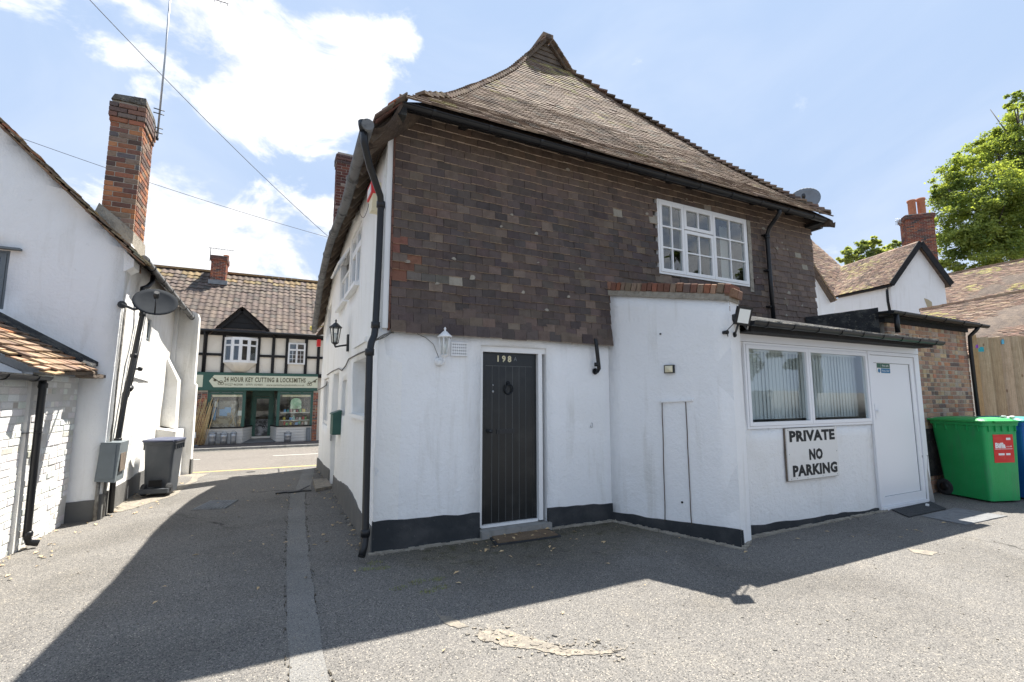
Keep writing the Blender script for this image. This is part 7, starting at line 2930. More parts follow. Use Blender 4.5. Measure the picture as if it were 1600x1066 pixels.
mb.bar((wr0, SY - .03, zst + .02), (wr1, SY - .03, zst + .02), .1, .05)
mb.build('shop_sill', 'black_timber', shop)
zw1 = zS(616, 400)
mb = MB()
for x in (wl0 + .05, wl1, wr0, wr1 - .03):
    mb.box((x - .06, SY - .06, zst + .05), (x + .06, SY + .06, zf0 - .12))
for x in (DXL, DXR):
    mb.box((x - .06, DY - .06, ZG + .3), (x + .06, DY + .06, zf0 - .12))
mb.box((wl0, SY - .05, zw1 - .02), (wl1, SY + .05, zf0 - .12))
mb.box((wr0, SY - .05, zw1 - .02), (wr1, SY + .05, zf0 - .12))
mb.box((DXL, DY - .05, S(408, 620, DY).z + .02), (DXR, DY + .05, zf0 - .12))
sf = mb.build('shopfront_frame', 'green_paint', shop)
for (a, b) in ((wl0, wl1), (wr0, wr1)):
    for k in range(3):
        c0_ = a + (b - a) * (k + .12) / 3
        c1_ = a + (b - a) * (k + .88) / 3
        b_ = MB()
        b_.box((c0_, SY - .06, zw1 + .06), (c1_, SY - .045, zf0 - .20))
        b_.build('transom_light', 'dish_grey', shop)
for (a, b) in (((wl0 + .1, SY), (wl1 - .06, SY)), ((wl1, SY + .05), (DXL, DY)), ((DXR, DY), (wr0, SY + .05)), ((wr0 + .06, SY), (wr1 - .08, SY))):
    b_ = MB()
    a3, b3 = Vector((*a, 0)), Vector((*b, 0))
    d_ = (b3 - a3).normalized()
    b_.obox((a3 + b3) / 2 + UP * (zst + .05 + zw1) / 2, d_, Vector((d_.y, -d_.x, 0)), UP, ((b3 - a3).length / 2, .004, (zw1 - zst - .05) / 2))
    b_.build('shop_window', 'shop_glass', shop)
# warm strip light boxes over the windows (unlit white pelmet)
for a, b in ((wl0 + .15, wl1 - .1), (wr0 + .15, wr1 - .1)):
    piece_box('pelmet', 'cream_plastic', shop, a, b, zw1 - .12, zw1 - .03, SY + .03, SY + .09)
# interior
mat('shop_room', (.30, .27, .23), .9, (2, .4, .6), (.14, .12, .10))
mat('shop_back', (.60, .58, .55), .9, (6, .45, .6), (.30, .28, .25), (14, .5, .7, (.55, .48, .38), .6))
mb = MB()
yb = SY + 2.6
mb.face([(wl0, yb, ZG), (wr1, yb, ZG), (wr1, yb, zf0), (wl0, yb, zf0)])
mb.face([(wl0, SY + .1, zf0 - .1), (wl0, yb, zf0 - .1), (wr1, yb, zf0 - .1), (wr1, SY + .1, zf0 - .1)])
mb.face([(wl0, SY + .31, ZG + .35), (wr1, SY + .31, ZG + .35), (wr1, yb, ZG + .35), (wl0, yb, ZG + .35)])
mb.face([(wl0, SY + .1, ZG), (wl0, SY + .1, zf0), (wl0, yb, zf0), (wl0, yb, ZG)])
mb.face([(wr1, SY + .1, ZG), (wr1, yb, ZG), (wr1, yb, zf0), (wr1, SY + .1, zf0)])
mb.build('interior', 'shop_room', shop)
piece_box('display_back', 'shop_back', shop, wl0 + .1, wl1 - .3, zst, zw1 - .3, SY + .75, SY + .8)
for z in (zS(645, 463), zS(657, 463)):
    piece_box('shelf', 'white_boards', shop, wr0 + .1, wr1 - .1, z - .02, z + .015, SY + .15, SY + .5)
# door
dz0 = S(408, 681.5, DY).z
zdt = S(408, 620, DY).z
b_ = MB()
b_.box((DXL + .06, DY - .02, dz0), (DXL + .14, DY + .03, zdt))
b_.box((DXR - .14, DY - .02, dz0), (DXR - .06, DY + .03, zdt))
b_.box((DXL + .14, DY - .02, zdt - .1), (DXR - .14, DY + .03, zdt))
sdoor = b_.build('shop_door', 'green_paint', shop)
b_ = MB()
b_.box((DXL + .14, DY, dz0 + .9), (DXR - .14, DY + .008, zdt - .1))
b_.build('pane', 'shop_glass', sdoor)
b_ = MB()
zp = S(408, 655, DY).z
b_.box((DXL + .14, DY - .012, dz0 + .03), (DXR - .14, DY + .01, zp))
mat('poster_grey', (.30, .31, .33), .5, (3, .35, .6), (.05, .055, .06))
pst = tag(b_.build('door_poster', 'poster_grey', None, (DXL + .1, DY, dz0)), 'grey poster with a large key on the lower half of the shop door', 'poster')
b_ = MB()
b_.bar((DXL + .25, DY - .015, dz0 + .52), (DXR - .28, DY - .015, dz0 + .44), .05, .004, up=(0, -1, 0))
for k in range(3):
    cc = Vector((DXR - .26 + .05 * (k - 1), DY - .016, dz0 + .44 + (.06 if k == 1 else -.03)))
    b_.tube([(cc.x + .05 * math.cos(2 * math.pi * i / 12), cc.y, cc.z + .05 * math.sin(2 * math.pi * i / 12)) for i in range(13)], .012, 5, cap=False)
b_.build('key_emblem', 'ink', pst)
text('LOCKS', 'lettering', 'ink', pst, ((DXL + DXR) / 2, DY - .013, zp - .14), (1, 0, 0), (0, 0, 1), .13, .65, .002, .02)
b_ = MB()
b_.box((DXL, DY - .25, dz0 - .08), (DXR, DY + .02, dz0))
b_.build('shop_step', 'white_boards', shop)
b_ = MB()
b_.mesh_([(wl1, SY - .04, gz(0, SY) + .12), (wr0, SY - .04, gz(0, SY) + .125), (DXR, DY - .2, dz0 - .09), (DXL, DY - .2, dz0 - .09)], [(0, 1, 2, 3)])
b_.build('lobby_ramp', 'concrete', shop)

# goods seen in and before the shop
def dustbin(px, py, h_px, w_px, label, m_='galvanised', lid=True):
    y = SY - .42
    p = at(px, py, Y=y)
    top_ = at(px, py - h_px, Y=y).z
    w_ = (at(px + w_px / 2, py, Y=y).x - at(px - w_px / 2, py, Y=y).x) / 2
    z0_ = gz(p.x, y) + .11
    t_ = thing('dustbin', label, 'dustbin', (p.x, y, z0_), 'metal dustbins outside the shop')
    h_ = top_ - z0_
    b2 = MB()
    pr2 = [(w_ * .86, 0), (w_ * .9, h_ * .3), (w_ * .93, h_ * .32), (w_ * .93, h_ * .35), (w_ * .95, h_ * .62), (w_ * .98, h_ * .64), (w_ * .98, h_ * .67), (w_, h_ * .9)]
    b2.lathe((p.x, y, z0_), pr2, 18)
    b2.build('body', m_, t_)
    b2 = MB()
    b2.lathe((p.x, y, z0_ + h_ * .9), [(w_ * 1.05, -.02), (w_ * 1.05, .02), (w_ * .6, h_ * .08), (.02, h_ * .10)], 18)
    b2.tube([(p.x - .07, y, z0_ + h_), (p.x - .05, y, z0_ + h_ + .05), (p.x + .05, y, z0_ + h_ + .05), (p.x + .07, y, z0_ + h_)], .012, 6)
    b2.build('lid', m_, t_)
dustbin(331, 695, 20, 13, 'grey metal dustbin nearest the bamboo canes outside the shop', 'galvanised')
dustbin(349, 694.5, 18.5, 13, 'grey metal dustbin in the middle of the three before the white boards', 'galvanised')
dustbin(364, 693.5, 18.5, 10, 'grey metal dustbin nearest the shop doorway of the three', 'galvanised')
dustbin(449, 691, 15.5, 12, 'bright galvanised lidded pail under the right shop window', 'galvanised')
cn = thing('cane_bundle', 'bundle of bamboo canes leaning on the brick pier left of the shop window', 'cane bundle', (X_(312), SY - .4, gz(-2.8, SY) + .11))
cb_ = MB()
cb_.bar((X_(300), SY - .45, gz(-2.9, SY) + .13), (X_(316), SY - .45, gz(-2.8, SY) + .13), .4, .05)
cb_.build('tray', 'grey_box', cn)
rg = random.Random(80)
for k in range(22):
    x0_ = X_(301.5) + .55 * k / 22 + rg.uniform(-.03, .03)
    z0_ = gz(x0_, SY) + .15
    x1_ = x0_ + rg.uniform(.15, .42)
    b2 = MB()
    b2.tube([(x0_, SY - .5 + rg.uniform(-.08, .08), z0_), (x1_, SY - .12 - rg.uniform(0, .04), z0_ + rg.uniform(1.45, 1.95))], .014, 5)
    b2.build('cane', 'bamboo', cn)
b2 = MB()
b2.box((X_(306), SY - .56, zS(683, 309) + .0), (X_(312), SY - .55, zS(674, 309)))
b2.build('price_card', 'paper', cn)
b2 = MB()
b2.box((X_(480), SY - .10, zS(690, 483)), (X_(486.5), SY - .05, zS(668, 483)))
ps = tag(b2.build('upright_sign', 'grey_box', None, (X_(483), SY - .1, zS(690, 483))), 'narrow dark upright panel at the right end of the shop front boards', 'sign')
b2 = MB()
b2.box((X_(481), SY - .108, zS(688, 483)), (X_(485.5), SY - .102, zS(671, 483)))
b2.build('pale_strip', 'lead', ps)
mat('sign_green_white', (.52, .66, .50), .5, (5, .4, .6), (.30, .50, .32))
c = S(462.5, 630)
b2 = MB()
b2.lathe((c.x, SY + .05, c.z), [(.24, 0), (.24, .02)], 24, axis=(0, -1, 0))
b2.box((c.x - .24, SY + .03, c.z - .26), (c.x + .24, SY + .05, c.z - .12))
tag(b2.build('round_sign', 'sign_green_white', None, tuple(c)), 'round pale green sign hanging inside the right shop window', 'sign')
goods = [('blue', (.10, .28, .55)), ('white', (.7, .7, .68)), ('yellow', (.62, .48, .10)), ('teal', (.05, .30, .28)), ('red', (.5, .06, .05)), ('dark', (.04, .04, .045)), ('pink', (.55, .35, .36)), ('green', (.10, .35, .10))]
for n_g, c_g in goods:
    mat('goods_' + n_g, c_g, .5)
rg = random.Random(81)
shelf_z = [zS(645, 463) + .02, zS(657, 463) + .02, zst + .06]
names_pos = ['top shelf', 'lower shelf', 'window floor']
for si, zs in enumerate(shelf_z):
    for k in range(8):
        x = wr0 + .22 + (wr1 - wr0 - .4) * (k + .5) / 8 + rg.uniform(-.02, .02)
        cn_ = goods[(k * 3 + si * 2) % 8][0]
        r_, h_ = rg.uniform(.035, .065), rg.uniform(.12, .24)
        b2 = MB()
        if (k + si) % 3 == 0:
            b2.box((x - r_, SY + .2, zs), (x + r_, SY + .3, zs + h_ * .7))
            nm = 'carton'
        else:
            b2.lathe((x, SY + .26, zs), [(r_, 0), (r_, h_ * .65), (r_ * .4, h_ * .8), (r_ * .4, h_)], 10)
            nm = 'bottle' if h_ > .17 else 'tin'
        ordn = ['first', 'second', 'third', 'fourth', 'fifth', 'sixth', 'seventh', 'last'][k]
        tag(b2.build(nm, 'goods_' + cn_, None, (x, SY + .26, zs)), 'small %s %s, %s from the left on the %s of the right shop window' % (cn_, nm, ordn, names_pos[si]), nm, 'goods in the right shop window')
for k, (px, py, w_, h_, cn_, lab) in enumerate(((336, 640, .22, .75, 'dark', 'tall dark display stand at the left of the left shop window'), (348, 645, .3, .3, 'blue', 'pale blue packet hanging left of centre in the left shop window'),
                                     (355, 641, .25, .25, 'blue', 'blue packet hanging in the middle of the left shop window'), (337, 632, .12, .25, 'white', 'white card high at the left of the left shop window'),
                                     (374, 646, .15, .22, 'white', 'white card low at the right of the left shop window'), (334.5, 647, .10, .55, 'blue', 'narrow blue banner on the dark display stand'))):
    p = S(px, py)
    b2 = MB()
    yy = SY + .3 - k * .02
    b2.box((p.x - w_ / 2, yy, p.z - h_ / 2), (p.x + w_ / 2, yy + .04, p.z + h_ / 2))
    tag(b2.build('display_card', 'goods_' + cn_, None, (p.x, yy, p.z)), lab, 'display card')
for k, (xa, za, xb, zb6) in enumerate(((.35, 0, .75, .9), (.75, 0, .42, .85), (.95, 0, 1.15, 1.0), (1.0, 0, .9, 1.05))):
    b2 = MB()
    b2.tube([(wl0 + .6 + xa * .65, SY + .3, zst + .05 + za), (wl0 + .6 + xb * .65, SY + .45, zst + .05 + zb6 * .8)], .014, 6)
    tag(b2.build('broom_handle', 'bamboo', None, (wl0 + .8 + xa, SY + .3, zst + .05)), ['pale pole leaning right in the left shop window', 'pale pole leaning left across the other in the left shop window', 'upright pale pole right of the crossed poles in the left shop window', 'fourth pale pole beside the upright one in the left shop window'][k], 'pole')
p = at(494, 535, Y=12.8)
# red alarm and yellow lamp at the street end of the alley wall
b2 = MB()
pp = at(499, 536, X=XA - .03)
b2.box((XA - .09, pp.y - .10, pp.z - .09), (XA - .003, pp.y + .10, pp.z + .08))
tag(b2.build('alarm_box', 'red_plastic', None, (XA, pp.y, pp.z)), 'small red alarm box at the street end of the alley wall', 'alarm box')
b2 = MB()
pp = at(487, 513, Y=12.45)
mat('yellow_plastic', (.62, .52, .12), .5)
b2.lathe(tuple(pp), [(.03, -.05), (.05, 0), (.03, .05)], 10)
b2.bar(tuple(pp), (XA - .02, 12.38, pp.z + .06), .02, .02)
tag(b2.build('yellow_lamp', 'yellow_plastic', None, tuple(pp)), 'small yellow lamp under the street end of the alley gutter', 'lamp')

# overhead wires
def wire_(a, b, sag_, label, r=.006):
    a, b = Vector(a), Vector(b)
    mb = MB()
    mb.tube([a.lerp(b, k / 20) - UP * (sag_ * 4 * (k / 20) * (1 - k / 20)) for k in range(21)], r, 5)
    tag(mb.build('overhead_wire', 'wire', None, tuple(a)), label, 'wire')
w0_ = deep(512, 369, 11.5)
wire_(deep(70, -75, 6.0), w0_, .12, 'steeper overhead wire crossing the sky above the shop chimney', .006)
wire_(deep(-120, 160, 7.5), w0_ - UP * .03, .10, 'shallower overhead wire passing in front of the orange brick chimney', .005)

# ================================================================== houses beyond on the right
RPF = [(4, (.24, .16, .12)), (3, (.19, .13, .10)), (2, (.30, .21, .15)), (2, (.14, .10, .082)), (1, (.33, .25, .18))]
D0 = 22.0
bh = thing('gabled_cottage', 'white gabled cottage with black bargeboards and tiled roof beyond the outbuilding', 'cottage', tuple(deep(1433, 500, D0) * 1))
apx, el, er = deep(1431.7, 380, D0), deep(1387, 446, D0), deep(1480, 445, D0)
zE = (el.z + er.z) / 2
el.z = er.z = zE
mb = MB()
ml, mr = el + RV * .12, er - RV * .12
dn = Vector((0, 0, zE + .02))
mb.prism([Vector((ml.x, ml.y, -.5)), Vector((mr.x, mr.y, -.5)), Vector((mr.x, mr.y, zE + .1)), Vector((apx.x, apx.y, apx.z - .15)), Vector((ml.x, ml.y, zE + .1))], FV * .3)
mb.build('gable_wall', 'white_render', bh)
rb = at(1284.6, 428, Z=apx.z)      # far end of the ridge
ebk = at(1303, 464, Z=zE)
mb = MB()
rv_ = (rb - apx)
mb.mesh_([el - FV * .2 - UP * .05, apx - FV * .2, rb, ebk, el - FV * .2 - UP * .13, apx - FV * .2 - UP * .08, rb - UP * .08, ebk - UP * .08], [(0, 1, 2, 3), (7, 6, 5, 4), (0, 4, 5, 1), (0, 3, 7, 4)])
mb.mesh_([er - FV * .2 - UP * .05, apx - FV * .2, rb, rb + (er - apx), er - FV * .2 - UP * .13, apx - FV * .2 - UP * .08, rb - UP * .08, rb + (er - apx) - UP * .08], [(3, 2, 1, 0), (4, 5, 6, 7), (1, 5, 4, 0)])
br = mb.build('roof', 'roof_bed', bh)
tile_plane('roof_tile', br, ebk, el - FV * .2, rb, apx - FV * .2, RPF, .11, .18, 0, seed=90, thick=.03, wob=.03, tilt=.16, tint=((.33, .27, .14), .35))
mb = MB()
mb.bar(el - FV * .24 - UP * .02, apx - FV * .24 - UP * .04, .05, .24, up=(0, 0, 1))
mb.bar(er - FV * .24 - UP * .02, apx - FV * .24 - UP * .04, .05, .24, up=(0, 0, 1))
mb.build('bargeboard', 'black_timber', bh)
mb = MB()
sw_ = ebk + (FV * .35)
mb.prism([el + RV * .12 + FV * .05 - UP * .1, ebk + FV * .3 - UP * .1, ebk + FV * .3 - UP * 6, el + RV * .12 + FV * .05 - UP * 6], RV * .2)
mb.build('side_wall', 'white_render', bh)
mb = MB()
q_ = deep(1386, 455, D0 - .1)
mb.tube([q_ + UP * .15, q_ - UP * .5, q_ + RV * .08 - UP * 1.4], .06, 8)
mb.tube([ebk + UP * -.02, el - FV * .25 - UP * .08], .05, 6)
mb.build('downpipe', 'black_timber', bh)
# bare patch of fallen render
pc = [(1444, 466), (1450, 468), (1456, 472), (1457, 482), (1450, 482), (1447, 474)]
mb = MB()
mb.prism([deep(px, py, D0 - .012) for px, py in pc], FV * .02)
mat('bare_patch', (.42, .36, .24), .9)
mb.build('bare_patch', 'bare_patch', bh)
# chimney with two pots behind the gable
Dc = 24.0
cl_, cr_ = deep(1421, 400, Dc), deep(1457, 400, Dc)
ct = deep(1430, 336, Dc).z
cdir = (RV * .9 + FV * .35).normalized()
cwd = (cr_ - cl_).length * 1.0
cch = chimney(bh, 0, cwd, 0, .75, deep(1430, 440, Dc).z - .5, ct, BRICK_RED, 91, cap=2, capout=.06, limit=300, ud=(RV * .94 - FV * .33), vd=(FV * .94 + RV * .33), org=(cl_.x, cl_.y, 0), minpx=99)
for k, (px, pt_) in enumerate(((1426, 313), (1441, 310))):
    b_ = deep(px, 336, Dc + .3)
    tt = deep(px, pt_, Dc + .3)
    mb = MB()
    mb.lathe((b_.x, b_.y, ct - .02), [(.19, 0), (.17, .1), (.17, (tt.z - ct) * .85), (.20, (tt.z - ct) * .9), (.20, tt.z - ct), (.15, tt.z - ct)], 16)
    mb.build('chimney_pot', 'terracotta', cch)
pb_ = deep(1404, 346, Dc)
ae = thing('tv_aerial', 'little aerial on the side of the twin-pot chimney', 'aerial', tuple(deep(1410, 350, Dc)))
mb = MB()
mb.tube([deep(1411, 349, Dc), deep(1399, 346, Dc)], .02, 6)
for k in range(4):
    mb.tube([deep(1400 + 2.4 * k, 341, Dc), deep(1400 + 2.4 * k, 352, Dc)], .012, 5)
mb.build('yagi', 'galvanised', ae)

# white gable at the far left of this group, and the roof behind it
wg = thing('white_cottage', 'white cottage gable and tiled roof just right of the tile-hung wall', 'cottage', tuple(deep(1280, 500, 20)))
mb = MB()
pg = [(1225, 520), (1304, 520), (1304, 466), (1262, 402), (1225, 430)]
mb.prism([deep(px, py, 19.5) for px, py in pg], FV * .3)
mb.build('gable_wall', 'white_render', wg)
a, b, c, d = deep(1305, 468, 19.2), deep(1261, 398, 19.2), deep(1261, 398, 19.2) + FV * 7, deep(1305, 468, 19.2) + FV * 7
mb = MB()
mb.mesh_([a, b, c, d, a - UP * .08, b - UP * .08, c - UP * .08, d - UP * .08], [(0, 1, 2, 3), (7, 6, 5, 4), (0, 4, 5, 1)])
wr_ = mb.build('roof', 'roof_bed', wg)
it = []
rg = random.Random(93)
for k in range(26):
    p = a.lerp(b, k / 26)
    sl = (b - a).normalized()
    it.append((p + UP * .03 + FV * .05, FV + UP * rg.uniform(-.05, .05), sl.cross(FV), (sl - UP * .05).normalized(), (.2, .03, .17), jit((.30, .22, .15), .3, rg)))
pieces('verge_tile', it, U_ROOF, wr_, 30)
qs = [deep(1322, 424, 27), deep(1225, 424, 27), deep(1240, 350, 29.5), deep(1268, 372, 29.5)]
mb = MB()
e0, e1, r0, r1 = deep(1200, 470, 25.0), deep(1352, 452, 25.0), deep(1230, 352, 28.5), deep(1264, 374, 28.5)
mb.mesh_([e0, e1, r1, r0, e0 + FV * .1 - UP * .1, e1 + FV * .1 - UP * .1, r1 + FV * .1 - UP * .1, r0 + FV * .1 - UP * .1], [(0, 1, 2, 3), (4, 7, 6, 5), (1, 5, 6, 2)])
rr2 = mb.build('rear_roof', 'roof_bed', wg)
tile_plane('roof_tile', rr2, e0, e1, r0, r1, RPF, .12, .2, 0, seed=94, thick=.035, wob=.03, tilt=.16)

# long tiled roofs at the right edge
for nm, lab, q4, seed, moss in (('long_roofed_house', 'long brown tiled roof rising behind the gabled cottage at the right edge', ((1440, 500, 24.5), (1700, 470, 22.0), (1472, 432, 28.0), (1700, 387, 25.5)), 95, .25),
                          ('low_roofed_building', 'low building with a long tiled roof directly above the board fence', ((1440, 560, 13.6), (1700, 545, 12.4), (1438, 487, 17.4), (1700, 440, 15.8)), 96, .4)):
    P_ = [deep(*q) for q in q4]
    e0, e1, r0, r1 = P_
    t_ = thing(nm, lab, 'building', (e0.x, e0.y, 0))
    mb = MB()
    mb.mesh_([e0, e1, r1, r0, e0 - UP * .08, e1 - UP * .08, r1 - UP * .08, r0 - UP * .08], [(0, 1, 2, 3), (7, 6, 5, 4), (0, 4, 5, 1), (0, 3, 7, 4), (1, 5, 6, 2)])
    bk0, bk1 = r0 + (r0 - e0) * .6, r1 + (r1 - e1) * .6
    bk0.z, bk1.z = e0.z + .5, e1.z + .5
    mb.mesh_([r0, r1, bk1, bk0], [(0, 1, 2, 3)])
    rf_ = mb.build('roof', 'roof_bed', t_)
    tile_plane('roof_tile', rf_, e0, e1, r0, r1, RPF, .115, .18, 120 if seed == 96 else 0, seed=seed, thick=.03, wob=.03, tilt=.15, tint=((.33, .29, .12), moss))
    it = []
    L_ = (r1 - r0).length
    d_ = (r1 - r0).normalized()
    rg = random.Random(seed)
    for k in range(int(L_ / .32)):
        it.append((r0 + d_ * (k * .32 + .16) + UP * .05, d_, UP, d_.cross(UP), (.30, .12, .24), jit((.34, .25, .18), .2, rg)))
    pieces('ridge_tile', it, U_ROOF, rf_, 40)
    mb = MB()
    mb.prism([e0 + FV * .2 - UP * .05, e1 + FV * .2 - UP * .05, Vector((e1.x, e1.y, 0)) + FV * .2, Vector((e0.x, e0.y, 0)) + FV * .2], FV * .2)
    mb.build('wall', 'cream_panel', t_)


# ================================================================== trees
leaf_mat('bright_foliage', (.10, .165, .06), (.42, .48, .15), .5)
leaf_mat('dark_foliage', (.03, .05, .015), (.10, .13, .035), .3)
leaf_mat('soft_foliage', (.20, .27, .10), (.46, .50, .22), .5)


def tree(name, label, base, limbs, blobs, mat_leaf, n_leaf, size, seed, group):
    """limbs: list of [(point, radius), ...]; blobs: (centre, radius, squash)"""
    t_ = thing(name, label, 'tree', tuple(base), group)
    mb = MB()
    for L in limbs:
        mb.tube([p for p, r in L], 0, 8, rs=[r for p, r in L])
    mb.build('trunk', 'bark', t_)
    rs = np.random.RandomState(seed)
    V, Fc, T = [], [], []
    tot = sum(b[1] ** 2 for b in blobs)
    cnt = 0
    allc, alld = [], []
    for bc, br_, sq in blobs:
        m_ = int(n_leaf * br_ ** 2 / tot)
        # sub clumps on the shell of each lobe
        nc = max(6, int(m_ / 75))
        dirs = rs.normal(size=(nc, 3))
        dirs /= np.linalg.norm(dirs, axis=1)[:, None]
        rad = br_ * rs.uniform(.45, 1.10, size=(nc, 1))
        cc = np.array(bc) + dirs * rad * np.array([1, 1, sq])
        idx = rs.randint(0, nc, m_)
        cr = np.minimum(br_, 2.2) * rs.uniform(.12, .26, size=(nc, 1))
        off = rs.normal(size=(m_, 3)) * .55
        pts = cc[idx] + off * cr[idx] * np.array([1.15, 1.15, .7])
        allc.append(pts)
        alld.append(dirs[idx])
    P_ = np.concatenate(allc)
    Dn = np.concatenate(alld)
    n = len(P_)
    nrm = Dn * .6 + rs.normal(size=(n, 3)) * .6 + np.array([0, 0, .7])
    nrm /= np.linalg.norm(nrm, axis=1)[:, None]
    a = np.cross(nrm, rs.normal(size=(n, 3)))
    a /= np.linalg.norm(a, axis=1)[:, None]
    b = np.cross(nrm, a)
    s = size * rs.uniform(.6, 1.3, size=(n, 1))
    v0 = P_ - a * s * .5
    v1 = P_ - b * s * .33 + nrm * s * .08
    v2 = P_ + a * s * .55 - nrm * s * .1
    v3 = P_ + b * s * .33 + nrm * s * .08
    vv = np.stack([v0, v1, v2, v3], 1).reshape(-1, 3) - np.array(base)
    me = bpy.data.meshes.new('crown')
    me.vertices.add(4 * n)
    me.vertices.foreach_set('co', vv.ravel())
    me.loops.add(4 * n)
    me.loops.foreach_set('vertex_index', np.arange(4 * n))
    me.polygons.add(n)
    me.polygons.foreach_set('loop_start', np.arange(0, 4 * n, 4))
    me.polygons.foreach_set('loop_total', np.full(n, 4))
    at_ = me.attributes.new('tone', 'FLOAT', 'POINT')
    clump = np.repeat(rs.uniform(0, 1, n) * .6, 4) + np.repeat(np.array([mn.noise(Vector(p * .9)) for p in P_]) * .5 + .25, 4)
    at_.data.foreach_set('value', np.clip(clump, 0, 1).astype(np.float32))
    me.materials.append(MATS[mat_leaf])
    me.update()
    me.validate()
    o = bpy.data.objects.new('crown', me)
    COL.objects.link(o)
    o.parent = t_
    o['kind'] = 'stuff'
    return t_


Dt = 36.0
def dp(px, py, D):
    return deep(px, py, D)
bl = []
for (px, py, rp_, dd_) in ((1588, 158, 22, 0), (1572, 210, 34, 1), (1600, 235, 55, 0), (1528, 245, 38, 1), (1500, 270, 42, 0), (1560, 300, 62, -2), (1485, 305, 36, 0), (1467, 300, 20, 0), (1520, 340, 60, -1.5),
                          (1600, 350, 70, -2), (1495, 375, 42, -1), (1550, 395, 50, -2), (1500, 410, 30, -1), (1640, 280, 80, 0), (1680, 200, 90, 2), (1700, 330, 90, 0), (1630, 180, 55, 1), (1545, 225, 30, 2), (1740, 260, 90, 3)):
    bl.append((tuple(dp(px, py, Dt + dd_)), rp_ / 740 * Dt * .80, .85))
tb = dp(1610, 520, Dt)
tb.z = 0
tops = [dp(1560, 240, Dt), dp(1500, 300, Dt - 1), dp(1590, 170, Dt), dp(1640, 250, Dt), dp(1530, 350, Dt - 1.5), dp(1690, 300, Dt)]
fk = dp(1608, 440, Dt)
limbs = [[(tb, .55), (tb.lerp(fk, .5), .45), (fk, .36)]]
for tp in tops:
    mid = fk.lerp(tp, .5) + Vector((0, 0, .6))
    limbs.append([(fk, .28), (mid, .17), (tp, .05)])
    for k in range(4):
        e = tp + Vector((random.uniform(-1.8, 1.8), random.uniform(-1.8, 1.8), random.uniform(-.8, 1.2)))
        limbs.append([(mid.lerp(tp, .3 + .15 * k), .07), (e, .02)])
tree('broadleaf_tree', 'tall bright green leafy tree behind the chimney at the right edge', tb, limbs, bl, 'bright_foliage', 135000, .19, 5, 'trees beyond the roofs')
Dt = 42.0
bl = []
for (px, py, rp_, dd_) in ((1330, 395, 16, 0), (1350, 385, 16, 0), (1368, 383, 14, 0), (1345, 405, 22, 0), (1385, 392, 16, 0), (1400, 385, 14, 1), (1370, 405, 24, 0), (1318, 408, 12, 0), (1405, 400, 18, 0), (1365, 372, 8, 0)):
    bl.append((tuple(dp(px, py, Dt + dd_)), rp_ / 740 * Dt * .8, .8))
tb = dp(1365, 560, Dt)
tb.z = 0
fk = dp(1365, 430, Dt)
limbs = [[(tb, .3), (fk, .16)]] + [[(fk, .1), (dp(px, py, Dt), .02)] for px, py in ((1330, 395), (1365, 375), (1400, 387), (1350, 385), (1382, 392))]
tree('broadleaf_tree', 'smaller pale green tree top showing over the cottage ridge', tb, limbs, bl, 'soft_foliage', 16000, .20, 9, 'trees beyond the roofs')

# trees and a garden wall across the yard, behind the photographer: what the windows mirror
for k, (x, y, h_) in enumerate(((30, -17, 9), (24, -14, 10), (36, -14, 11), (27, -9, 9))):
    bl = []
    rg = random.Random(100 + k)
    for j in range(9):
        a_ = rg.uniform(0, 6.28)
        r_ = rg.uniform(0, 2.2)
        bl.append(((x + r_ * math.cos(a_), y + r_ * math.sin(a_), h_ * rg.uniform(.5, 1.0)), rg.uniform(1.5, 2.4), .85))
    limbs = [[(Vector((x, y, 0)), .3), (Vector((x, y, h_ * .5)), .2)]] + [[(Vector((x, y, h_ * .45)), .12), (Vector(b_[0]), .03)] for b_ in bl[:5]]
    tree('garden_tree', ['round green tree beyond the yard, mirrored in the windows', 'tallest green tree beyond the yard, mirrored in the windows', 'widest green tree beyond the yard, mirrored in the bedroom window', 'green tree beyond the bins side of the yard'][k], Vector((x, y, 0)), limbs, bl, 'dark_foliage', 9000, .42, 30 + k, 'trees beyond the yard')
gwl = MB()
wall(gwl, (0, -11.0, 0), (1, 0, 0), (0, 1, 0), -14, 46, -.1, 1.9, [], .2, 2.0, .0)
tag(gwl.build('garden_wall', 'concrete', None, (0, -11, 0)), 'grey garden wall across the yard behind the camera', 'wall')

